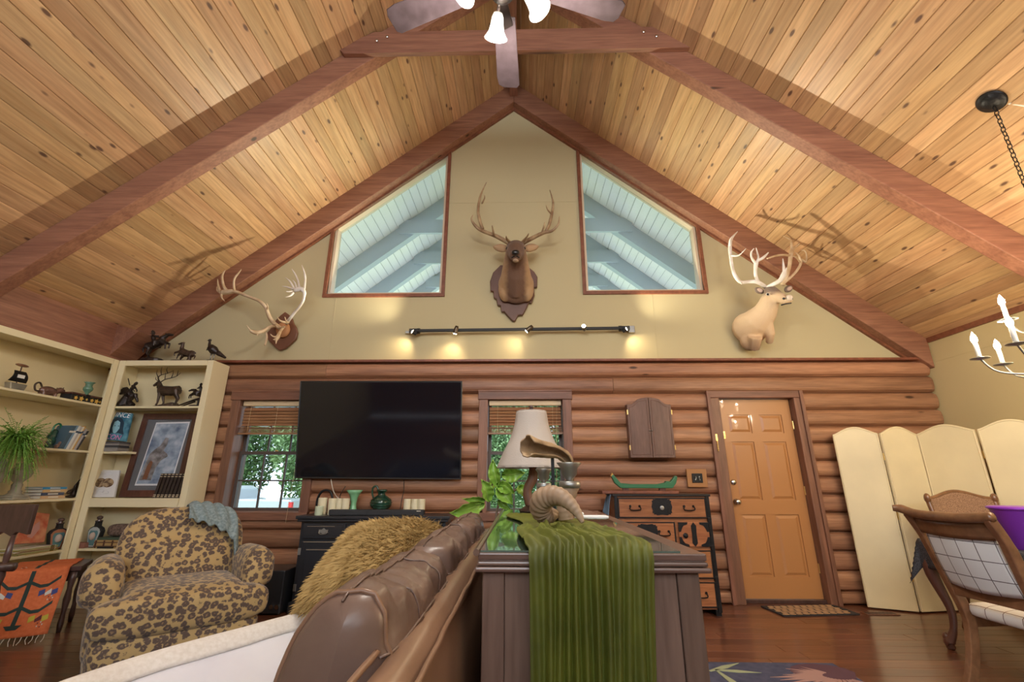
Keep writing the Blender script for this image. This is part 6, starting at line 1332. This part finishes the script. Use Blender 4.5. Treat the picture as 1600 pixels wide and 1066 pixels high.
for q in range(17):
    a_ = math.radians(120+q*11); L_ = rng.uniform(.26, .46); c0 = V((1.98, 3.36)); d_ = V((math.cos(a_), math.sin(a_)*.55)); s_ = V((-d_.y, d_.x))*.02
    tip = c0+d_*L_; tip.x = min(2.07, tip.x); tip.y = min(3.57, tip.y)
    rdec([tuple(c0+d_*.1-s_*.6), tuple(c0+d_*L_*.55-s_), tuple(tip), tuple(c0+d_*L_*.5+s_), tuple(c0+d_*.1+s_*.6)], pinkr, 'petal', .0105+q*.00004)
for p0, p1 in (((1.20, 3.42), (1.45, 3.56)), ((1.24, 3.44), (1.52, 3.40)), ((1.25, 3.42), (1.30, 3.1))):
    a_, b_ = V(p0), V(p1); s_ = V((-(b_-a_).y, (b_-a_).x)).normalized()*.022; rdec([tuple(a_-s_*.4), tuple((a_+b_)/2-s_), tuple(b_), tuple((a_+b_)/2+s_), tuple(a_+s_*.4)], greenr, 'leaf')
lr = thing('area_rug', 'navy area rug with pale border under the sofa and leopard chair', 'rug', (-1.7, 2.2, 0))
MB().box(-2.75, -.35, .3, 3.52, .001, .010).build('pile', navyr, lr); MB().box(-2.62, -.48, .43, 3.39, .0101, .0125).build('border', plain('pale_pile', (.40, .38, .36), .95), lr); MB().box(-2.56, -.54, .49, 3.33, .0126, .0145).build('field', navyr, lr)
vt = thing('floor_vent', 'brown wooden floor vent beside the folding screen', 'vent', (3.30, 4.76, .001))
MB().box(3.17, 3.47, 4.77, 4.87, .001, .007).build('plate', trimw_x, vt, bevel=.002)
for i in range(8): MB().box(3.19+i*.034, 3.21+i*.034, 4.785, 4.855, .0071, .0085).build('slot', blackmat, vt)
# ================================================================ TROPHIES
def px_ant(m, pts, r, n=8, k=4):
    ctube(m, [oy(p[0], p[1], p[2]) for p in pts], r, n, k); return m
def ants(lst, Y):
    m = MB()
    for pts, r in lst: px_ant(m, [(p[0], p[1], Y+(p[2] if len(p) > 2 else 0)) for p in pts], r)
    return m
# elk
ex0 = -.06; el = thing('elk_mount', 'elk head trophy with wide antlers on a dark plaque between the gable windows', 'trophy', (ex0, 5.18, 3.03))
def opx(pts, Y): return [(oy(x, y, Y).x, oy(x, y, Y).z) for x, y in pts]
cr = lambda x, y: (720+x/4.265, 270+y/4.265)
pq = [cr(*p) for p in ((265, 620), (215, 670), (195, 730), (198, 790), (217, 795), (220, 835), (238, 845), (245, 885), (265, 890), (270, 930), (290, 930), (320, 965), (345, 990), (362, 993), (380, 955), (400, 950), (410, 955), (440, 900), (452, 870), (472, 872), (490, 820), (490, 768), (508, 765), (510, 700), (490, 665), (460, 640))]
MB().prism(list(reversed(opx(pq, 5.16))), flat, 5.135, 5.185).build('plaque', plain('plaque_brown', (.12, .055, .038), .5, mott=.25, bscale=30), el, bevel=.008)
fur = gradz('elk_fur', [(0, (.42, .27, .15)), (.20, (.40, .25, .13)), (.33, (.135, .07, .042)), (.67, (.135, .07, .042)), (.80, (.40, .25, .13)), (1, (.42, .27, .15))], axis=0, lo=-.25, hi=.25, nz=.06)
m = MB(); E_ = lambda y, z, x=0: (ex0+x, y, z)
m.tube([E_(5.14, 3.50), E_(5.08, 3.50), E_(5.0, 3.56), E_(4.92, 3.68), E_(4.85, 3.80)], [.225, .22, .185, .155, .125], 20)
m.ell(E_(5.08, 3.42, -.13), (.09, .09, .17)); m.ell(E_(5.08, 3.42, .13), (.09, .09, .17)); m.tube([E_(4.93, 3.62), E_(4.97, 3.46), E_(5.06, 3.30)], [.10, .10, .07], 14); m.ell(E_(5.09, 3.37), (.17, .08, .14))
m.tube([E_(4.94, 3.80), E_(4.86, 3.83), E_(4.75, 3.75), E_(4.64, 3.645), E_(4.585, 3.61)], [.09, .128, .108, .076, .062], 18)
m.ell(E_(4.61, 3.572), (.05, .05, .034)); m.ell(E_(4.84, 3.86), (.10, .08, .065))
m.build('head_and_neck', fur, el, fuse=.012, sm=5)
MB().ell(E_(4.54, 3.628), (.045, .024, .030)).build('nose', plain('nose_black', (.015, .014, .015), .3), el, smooth=True)
MB().tube([E_(4.572, 3.578, -.045), E_(4.538, 3.590), E_(4.572, 3.578, .045)], .006, 6).build('mouth', blackmat, el)
MB().ell(E_(4.595, 3.553), (.034, .034, .018)).build('chin', plain('pale_chin', (.36, .25, .16), .8), el, smooth=True)
for s in (-1, 1):
    MB().ell(E_(4.765, 3.80, s*.103), (.016, .02, .018)).build('eye', plain('eye', (.01, .008, .006), .1), el, smooth=True)
    m = MB().grid(lambda u, v: V((ex0+s*(.10+.17*u), 4.86-.03*math.sin(v*3.14)+.02*u, 3.85+.03*u+(v-.5)*.105*math.sin(math.pi*min(1, .12+u*.88))**.7)), 10, 8); m.build('ear', fur, el, thick=.012, smooth=True)
A1 = [([(797, 381, .08), (775, 369), (752, 360, -.1), (742, 352, -.14), (737, 343, -.18), (739, 336, -.2)], [.030, .026, .022, .017, .012, .005]), ([(754, 358, -.08), (749, 342, -.06), (747, 328, -.03), (751, 305, .0), (760, 285, .05)], [.02, .02, .017, .014, .004]), ([(800, 381, .05), (792, 374, -.12), (791, 369, -.2)], [.02, .014, .005]), ([(772, 369, -.02), (770, 358, -.12), (769, 352, -.16)], [.015, .011, .004]), ([(753, 318, 0), (757, 310, -.06), (757, 305, -.09)], [.012, .008, .003])]
A2 = [([(812, 383, .08), (830, 373), (849, 364, -.1), (862, 361, -.14), (872, 351, -.18), (874, 338, -.2)], [.030, .026, .022, .017, .012, .005]), ([(853, 362, -.06), (859, 348, -.04), (863, 330, -.01), (864, 315, .02), (859, 297, .06)], [.021, .020, .017, .013, .004]), ([(812, 382, .05), (822, 372, -.12), (826, 365, -.2)], [.02, .014, .005]), ([(846, 366, -.04), (850, 354, -.12), (851, 347, -.16)], [.015, .011, .004]), ([(863, 336, 0), (856, 328, -.07), (853, 320, -.1)], [.013, .009, .003])]
ants(A1, 4.86).build('antler', antler_d, el, smooth=True); ants(A2, 4.86).build('antler', antler_d, el, smooth=True)
# caribou shoulder mount
cb = thing('caribou_mount', 'pale caribou shoulder mount with white antlers right of the gable windows', 'trophy', (2.72, 5.18, 2.62))
g_ = lambda x, y: (1110+x/4.844, 350+y/4.844)
B_ = lambda x, y, Y: oy(*g_(x, y), Y)
cfur = gradz('caribou_fur', [(0, (.30, .19, .12)), (.18, (.62, .43, .26)), (.6, (.68, .50, .32)), (.85, (.60, .44, .28)), (.93, (.20, .14, .105)), (1, (.18, .13, .1))], axis=2, lo=0, hi=.62, nz=.05)
m = MB()
m.tube([B_(300, 790, 5.16), B_(300, 785, 5.08), B_(350, 740, 4.98), B_(420, 660, 4.88), B_(445, 590, 4.80), B_(450, 545, 4.78)], [.20, .195, .165, .125, .10, .085], 18)
m.ell(B_(300, 880, 5.08), (.115, .10, .13)); m.tube([B_(430, 740, 4.9), B_(455, 830, 4.93), B_(445, 900, 5.02)], [.06, .05, .04]); m.tube([B_(340, 850, 4.95), B_(330, 950, 5.05)], [.08, .06])
m.tube([B_(425, 530, 4.80), B_(460, 520, 4.76), B_(520, 555, 4.69), B_(585, 585, 4.63)], [.075, .082, .06, .044], 16); m.ell(B_(592, 572, 4.62), (.04, .045, .042))
m.build('body', cfur, cb, fuse=.012, sm=5)
MB().ell(B_(598, 560, 4.59), (.036, .03, .036)).build('muzzle', plain('muzzle_pale', (.66, .56, .46), .7), cb, smooth=True)
MB().ell(B_(556, 565, 4.60), (.016, .012, .012)).ell(B_(618, 568, 4.58), (.008, .012, .009)).build('nostril', blackmat, cb, smooth=True)
MB().tube([B_(535, 615, 4.60), B_(570, 605, 4.57), B_(612, 600, 4.57)], .007, 6).build('mouth', blackmat, cb)
MB().ell(B_(435, 533, 4.695), (.022, .012, .018)).build('eye_ring', plain('eye_pale', (.62, .58, .52), .7), cb, smooth=True)
MB().ell(B_(435, 533, 4.686), (.013, .012, .013)).build('eye', plain('eye2', (.012, .01, .01), .1), cb, smooth=True)
for (cx_, cy_), R_ in (((370, 505), -.5), ((590, 492), .6)):
    c0 = B_(cx_, cy_, 4.80); m = MB(); m.ell(c0, (.055, .025, .038), Matrix.Rotation(R_*-1, 3, 'Y')); m.build('ear', cfur, cb, smooth=True); m = MB(); m.ell(c0+V((0, -.02, -.004)), (.036, .012, .022), Matrix.Rotation(-R_, 3, 'Y')); m.build('ear_inner', plain('ear_pink', (.5, .36, .3), .8), cb, smooth=True)
def gm(lst, Y): return ants([([(*g_(p[0], p[1]), p[2] if len(p) > 2 else 0) for p in pts], r) for pts, r in lst], Y)
gm([([(420, 480, .06), (385, 455), (345, 438, -.02), (290, 438), (230, 440), (195, 405), (170, 350, .03), (155, 260, .06), (148, 160, .09), (165, 105, .1), (205, 58, .12)], [.024, .022, .022, .02, .02, .02, .018, .018, .022, .014, .004]), ([(160, 240, .05), (215, 238, -.05), (270, 185, -.12)], [.012, .009, .003]), ([(150, 170, .08), (148, 120, .03), (180, 80, .0)], [.015, .01, .003]), ([(232, 440), (236, 458, -.04)], [.016, .004])], 4.74).build('antler', antler_w, cb, smooth=True)
gm([([(365, 445, .02), (345, 400, -.06), (340, 350, -.1), (347, 290, -.13)], [.019, .018, .018, .026]), ([(343, 300, -.12), (312, 255, -.15), (310, 215, -.17), (330, 185, -.18)], [.018, .012, .01, .004]), ([(350, 290, -.13), (362, 250, -.15), (345, 180, -.18)], [.017, .011, .004]), ([(355, 280, -.13), (400, 255, -.16), (440, 215, -.2)], [.017, .017, .006])], 4.74).build('brow_tine', antler_w, cb, smooth=True)
gm([([(428, 482, .04), (470, 460, -.04), (525, 430, -.1), (552, 390, -.13), (565, 345, -.15)], [.024, .024, .026, .03, .018]), ([(560, 370, -.14), (552, 310, -.15), (548, 262, -.16)], [.02, .012, .004]), ([(560, 380, -.14), (578, 330, -.16)], [.02, .005])], 4.74).build('brow_tine', antler_w, cb, smooth=True)
gm([([(545, 462, .08), (575, 400, .06), (598, 320, .05), (608, 245, .06), (618, 190, .08)], [.024, .022, .02, .024, .022]), ([(618, 195, .08), (612, 130, .08), (600, 115, .08), (550, 90, .06)], [.018, .014, .01, .004]), ([(613, 140, .08), (632, 100, .09), (628, 58, .1)], [.014, .011, .004]), ([(622, 190, .08), (668, 155, .09), (690, 120, .1), (675, 85, .11)], [.018, .013, .011, .004]), ([(606, 240, .06), (560, 235, -.02), (500, 240, -.08), (430, 262, -.12)], [.014, .013, .012, .008])], 4.74).build('antler', antler, cb, smooth=True)
gm([([(548, 455, .06), (600, 410, .06), (650, 360, .08), (680, 310, .1), (690, 270, .11), (722, 290, .1), (728, 240, .1), (715, 205, .1), (688, 198, .1)], [.016, .015, .015, .016, .015, .009, .009, .008, .003]), ([(685, 285, .1), (668, 240, .06), (640, 215, .03)], [.013, .01, .004]), ([(680, 290, .1), (650, 255, .0), (625, 245, -.04)], [.012, .01, .004])], 4.74).build('antler', antler, cb, smooth=True)
# caribou antler plaque
ap = thing('antler_plaque', 'bare caribou antlers on a brown shield plaque above the bookcase', 'trophy', (-2.95, 5.18, 2.68))
h_ = lambda x, y: (320+x/6.661, 400+y/6.661)
q_ = opx([h_(*p) for p in ((840, 585), (880, 615), (912, 650), (925, 700), (955, 745), (968, 800), (950, 870), (910, 905), (870, 940), (830, 970), (780, 987), (740, 955), (690, 905), (655, 868), (650, 805), (690, 760), (720, 720), (745, 670), (790, 625))], 5.16)
MB().prism(q_, flat, 5.145, 5.185).build('plaque', plain('shield_brown', (.16, .065, .035), .45, mott=.2, bscale=30), ap, bevel=.008)
MB().ell(oy(*h_(815, 770), 5.12), (.085, .05, .10)).build('skull_cap', plain('hide_orange', (.46, .22, .10), .7), ap, smooth=True)
def am(lst, Y): return ants([([(*h_(p[0], p[1]), p[2] if len(p) > 2 else 0) for p in pts], r) for pts, r in lst], Y)
am([([(780, 750, .22), (720, 700, .12), (680, 650, .08), (655, 590, .04), (630, 530), (560, 465, -.02), (430, 415), (320, 372), (240, 375, .02), (180, 380, .03)], [.026, .024, .024, .022, .02, .018, .017, .022, .032, .03]), ([(310, 365), (302, 300, -.04), (310, 235, -.06), (350, 180, -.08), (380, 140, -.1)], [.016, .012, .012, .01, .003]), ([(225, 360, .02), (195, 310, .0), (180, 230), (190, 185), (215, 145)], [.02, .016, .014, .01, .003]), ([(160, 370, .03), (140, 310, .06), (132, 240, .09)], [.018, .012, .004]), ([(165, 385, .03), (130, 360, .07), (125, 320, .09)], [.014, .01, .004]), ([(170, 395, .03), (180, 440, 0), (208, 472, -.03)], [.014, .009, .003]), ([(645, 560, .02), (655, 530, -.03), (642, 492, -.05)], [.014, .009, .003])], 4.86).build('antler', antler, ap, smooth=True)
am([([(850, 700, .2), (885, 655, .12), (930, 595, .08), (985, 530, .04), (1020, 475), (1035, 420, -.02), (1035, 375, -.03), (1000, 345, -.03), (930, 360, -.04)], [.022, .019, .017, .016, .016, .015, .022, .03, .026]), ([(1030, 360, -.03), (1042, 290, 0), (1042, 200, .03), (1010, 95, .05)], [.017, .013, .012, .003]), ([(985, 335, -.03), (970, 260, 0), (940, 190, .02), (905, 135, .04)], [.015, .011, .009, .003]), ([(955, 335, -.03), (940, 285, -.02), (915, 250, -.02)], [.013, .009, .003]), ([(930, 345, -.04), (890, 270, -.02), (838, 225, -.01)], [.015, .01, .003]), ([(915, 345, -.05), (860, 325, -.06), (805, 315, -.07)], [.013, .009, .003]), ([(915, 365, -.05), (880, 372, -.08), (845, 370, -.1)], [.012, .008, .003]), ([(920, 385, -.05), (890, 415, -.09), (835, 430, -.12)], [.015, .01, .003])], 4.86).build('antler', antler_w, ap, smooth=True)
am([([(760, 740, .18), (690, 735, .02), (610, 780, -.1), (550, 800, -.16), (500, 790, -.2), (470, 775, -.22)], [.018, .017, .02, .026, .02, .012]), ([(510, 795, -.18), (470, 770, -.22), (435, 720, -.25)], [.012, .008, .003]), ([(545, 815, -.16), (550, 830, -.17)], [.012, .004]), ([(640, 800, -.06), (645, 860, -.1), (625, 930, -.14)], [.010, .013, .009])], 4.92).build('brow_tine', antler, ap, smooth=True)
am([([(820, 740, .12), (790, 780, -.02), (755, 850, -.1), (735, 885, -.13)], [.016, .015, .024, .014]), ([(760, 845, -.1), (710, 840, -.14), (682, 812, -.16)], [.014, .009, .003]), ([(745, 870, -.12), (740, 915, -.15)], [.012, .004]), ([(740, 870, -.12), (708, 870, -.15)], [.012, .004]), ([(870, 690, .1), (830, 690, .0), (780, 672, -.05), (752, 632, -.08)], [.016, .013, .01, .003]), ([(850, 690, .02), (832, 635, -.06)], [.011, .003]), ([(735, 700, .1), (760, 745, -.02), (835, 740, -.06)], [.012, .010, .005])], 4.92).build('brow_tine', antler, ap, smooth=True)
# ================================================================ TRACK LIGHT
tr0, tr1 = oy(655, 517, 5.10), oy(968, 513, 5.10)
tl = thing('track_light', 'black wall track with three small spotlights below the elk head', 'track light', (0, 5.14, 2.9))
MB().beam(tr0, tr1, .03, .034).build('track', blackmat, tl, bevel=.003)
for p, s in ((tr0, -1), (tr1, 1)):
    MB().obox(p+V((s*.06, .02, 0)), (.12, .07, .05)).build('end_feed', iron, tl, bevel=.005)
    MB().tube([p+V((-s*.01, 0, 0)), p+V((s*.025, 0, 0))], .03, 10).build('coupling', blackmat, tl)
MB().obox(tr1+V((.155, .055, .005)), (.075, .02, .085)).build('wall_box', pewter, tl, bevel=.004); MB().obox(tr0+V((-.13, .055, 0)), (.10, .02, .03)).build('wall_box', pewter, tl, bevel=.003)
warm = (1, .80, .48)
for px_, py_, tgt in ((713, 517, (-.9, 5.2, 2.40)), (827, 515, (-.42, 5.2, 2.45)), (912, 514, (.45, 3.6, 3.2))):
    p = oy(px_, py_, 5.07); d_ = (V(tgt)-p).normalized()
    hp_ = p+V((0, -.03, 0)); hd = MB().tube([hp_-d_*.05, hp_-d_*.02, hp_+d_*.035, hp_+d_*.045], [.018, .026, .028, .030], 14).build('lamp_head', plain('lamp_bronze', (.10, .075, .05), .35, metal=.8), tl, smooth=True)
    MB().tube([p+V((0, .0, .015)), hp_], .008, 8).build('swivel', blackmat, tl); MB().lathe([(.001, .0), (.022, 0), (.018, .004), (.001, .005)], hp_+d_*.046, 12, d_.to_track_quat('Z', 'Y').to_matrix()).build('bulb', bulbm, hd)
    light('track_spot', 'SPOT', hp_+d_*.06, TRACK_W*(.20 if tgt[1] > 5 else 1.0), warm, radius=.02, aim=tgt, spot=math.radians(110), blend=1)
for s, p in ((-1, tr0), (1, tr1)):
    q = p+V((s*.06, -.035, -.03)); MB().tube([p+V((s*.06, -.01, 0)), q+V((0, .02, 0))], .008, 8).build('lamp_arm', blackmat, tl); MB().tube([q+V((-s*.03, .02, -.015)), q+V((s*.01, -.005, .005))], [.022, .026], 12).build('lamp_head', blackmat, tl); MB().lathe([(.001, 0), (.02, 0), (.02, .004), (.001, .005)], q+V((s*.0115, -.006, .006)), 12, V((s, -.4, .5)).normalized().to_track_quat('Z', 'Y').to_matrix()).build('bulb', bulbm, tl)
    light('track_spot', 'SPOT', q+V((s*.03, -.02, .02)), TRACK_W*5, (1, .90, .66), radius=.03, aim=(s*2.7-.05, 3.75, 4.3), spot=math.radians(122), blend=1)
    light('track_spot', 'SPOT', q+V((s*.03, .02, -.01)), TRACK_W*.22, warm, radius=.02, aim=(p.x+s*.4, 5.15, 2.5), spot=math.radians(120), blend=1)
# ================================================================ CEILING FAN
FC = V((-.085, 1.64, 3.62)); fn = thing('ceiling_fan', 'dark five blade ceiling fan with frosted bell lights', 'ceiling fan', FC)
fanw = wood('fan_blade', (.10, .072, .078), (.065, .045, .05), (3, 3, 3), rough=.4, vary=.05); fanm = plain('fan_bronze', (.05, .035, .03), .35, metal=.7)
MB().tube([FC+V((0, 0, .1)), V((FC.x, FC.y, 6.36))], .016, 10).build('downrod', fanm, fn)
MB().lathe([(.02, .22), (.05, .2), (.11, .15), (.14, .08), (.14, .03), (.10, .0), (.05, -.04)], FC, 28).build('motor', fanm, fn, smooth=True)
MB().lathe([(.05, -.04), (.065, -.07), (.06, -.11), (.03, -.13), (.001, -.14)], FC, 20).build('light_fitter', fanm, fn, smooth=True)
for k in range(5):
    a_ = math.radians(89+72*k); R_ = rotz(a_) @ Matrix.Rotation(math.radians(10), 3, 'X')
    pts_ = [(.20, -.058), (.64, -.072), (.665, -.055), (.67, .03), (.655, .062), (.60, .072), (.20, .060)]
    bl = MB().prism(pts_, lambda u, v, w, R_=R_: FC+R_ @ V((u, v, w)), -.004, .004).build('blade', fanw, fn, bevel=.003)
    MB().prism([(.11, -.02), (.24, -.045), (.27, 0), (.24, .045), (.11, .02)], lambda u, v, w, R_=R_: FC+R_ @ V((u, v, w)), -.011, -.005).build('blade_iron', fanm, bl, bevel=.002)
for k in range(4):
    a_ = math.radians(103+90*k); d_ = V((math.cos(a_), math.sin(a_), 0)); c0 = FC+d_*.13+V((0, 0, -.075)); ax = (d_*.62+V((0, 0, -1))).normalized(); Rm = (-ax).to_track_quat('Z', 'Y').to_matrix()
    ctube(MB(), [FC+V((0, 0, -.10))+d_*.04, FC+d_*.09+V((0, 0, -.06)), c0+V((0, 0, .0))], [.010, .010], 8).build('light_arm', fanm, fn, smooth=True)
    pr_ = [(.022, .0), (.03, -.02), (.033, -.05), (.04, -.085), (.058, -.115), (.061, -.118)]; n_ = 24
    m = MB(); vs = [c0+Rm @ V((r_*math.cos(6.2832*j/n_), r_*math.sin(6.2832*j/n_), z_)) for r_, z_ in pr_ for j in range(n_)]
    m.add(vs, [(i*n_+j, i*n_+(j+1) % n_, (i+1)*n_+(j+1) % n_, (i+1)*n_+j) for i in range(len(pr_)-1) for j in range(n_)]); sh_ = m.build('glass_shade', shade_lit, fn, thick=.003, smooth=True)
    MB().ell(c0+Rm @ V((0, 0, -.06)), (.02, .02, .03)).build('bulb', plain('cool_bulb', (1, 1, 1), .4, emit=((.95, .98, 1), 14)), sh_, smooth=True)
    light('fan_light', 'POINT', c0+Rm @ V((0, 0, -.135)), FAN_W, (1, .94, .84), radius=.06)
# ================================================================ CHANDELIER
HC = oz(1550, 158, 3.79); HC.z = zc(HC.x)
cd = thing('chandelier', 'candle style chandelier on a black chain at the right edge', 'chandelier', (HC.x, HC.y, 1.82))
nrm = V((-SL, 0, -1)).normalized(); Rn = nrm.to_track_quat('Z', 'Y').to_matrix()
MB().lathe([(.08, .002), (.085, .01), (.075, .018), (.06, .022), (.055, .03), (.03, .036), (.012, .04)], HC, 28, Rn).build('canopy', iron, cd, smooth=True)
MB().tube([HC+V((.06, -.02, -.035)), HC+V((.5, -.25, -.43)), HC+V((.8, -.4, -.68))], .009, 8).build('conduit', offwhite, cd)
z = HC.z-.05; i = 0; lk = None; z_end = 2.52
while z > z_end:
    a_ = math.pi/2*(i % 2); d_ = V((math.cos(a_), math.sin(a_), 0)); pts_ = [V((HC.x, HC.y, z-.022))+d_*(.013*math.cos(q*.6283))+V((0, 0, .024*math.sin(q*.6283))) for q in range(11)]
    MB().tube(pts_, .0032, 5, cap=False).build('chain_link', iron, cd); z -= .036; i += 1
MB().lathe([(.004, 2.52), (.02, 2.48), (.03, 2.40), (.012, 2.28), (.012, 2.10), (.03, 2.04), (.04, 1.98), (.02, 1.92), (.006, 1.86), (.001, 1.82)], (HC.x, HC.y, 0), 16).build('column', pewter, cd, smooth=True)
def arm(a_, R_, zc_):
    d_ = V((math.cos(a_), math.sin(a_), 0)); c0 = V((HC.x, HC.y, 0))
    e = c0+d_*R_+V((0, 0, zc_))
    ar = ctube(MB(), [c0+d_*.03+V((0, 0, zc_-.05)), c0+d_*R_*.45+V((0, 0, zc_-.13)), c0+d_*R_*.85+V((0, 0, zc_-.10)), e], [.006, .006], 8).build('arm', pewter, cd, smooth=True)
    MB().lathe([(.006, -.01), (.05, .0), (.052, .004), (.012, .006), (.014, .014)], e, 18).build('drip_pan', pewter, ar, smooth=True)
    MB().lathe([(.013, .012), (.013, .10), (.011, .102)], e, 12).build('candle_sleeve', white, ar, smooth=True)
    MB().lathe([(.008, .10), (.017, .125), (.018, .14), (.010, .165), (.001, .185)], e, 12).build('bulb', bulbm, ar, smooth=True)
    light('chandelier_bulb', 'POINT', e+V((0, 0, .21)), CHAND_W*.8, (1, .82, .55), radius=.02)
for k in range(8): arm(math.radians(140+45*k), .46, 1.955)
for k in range(3): arm(math.radians(110+120*k), .30, 2.22)
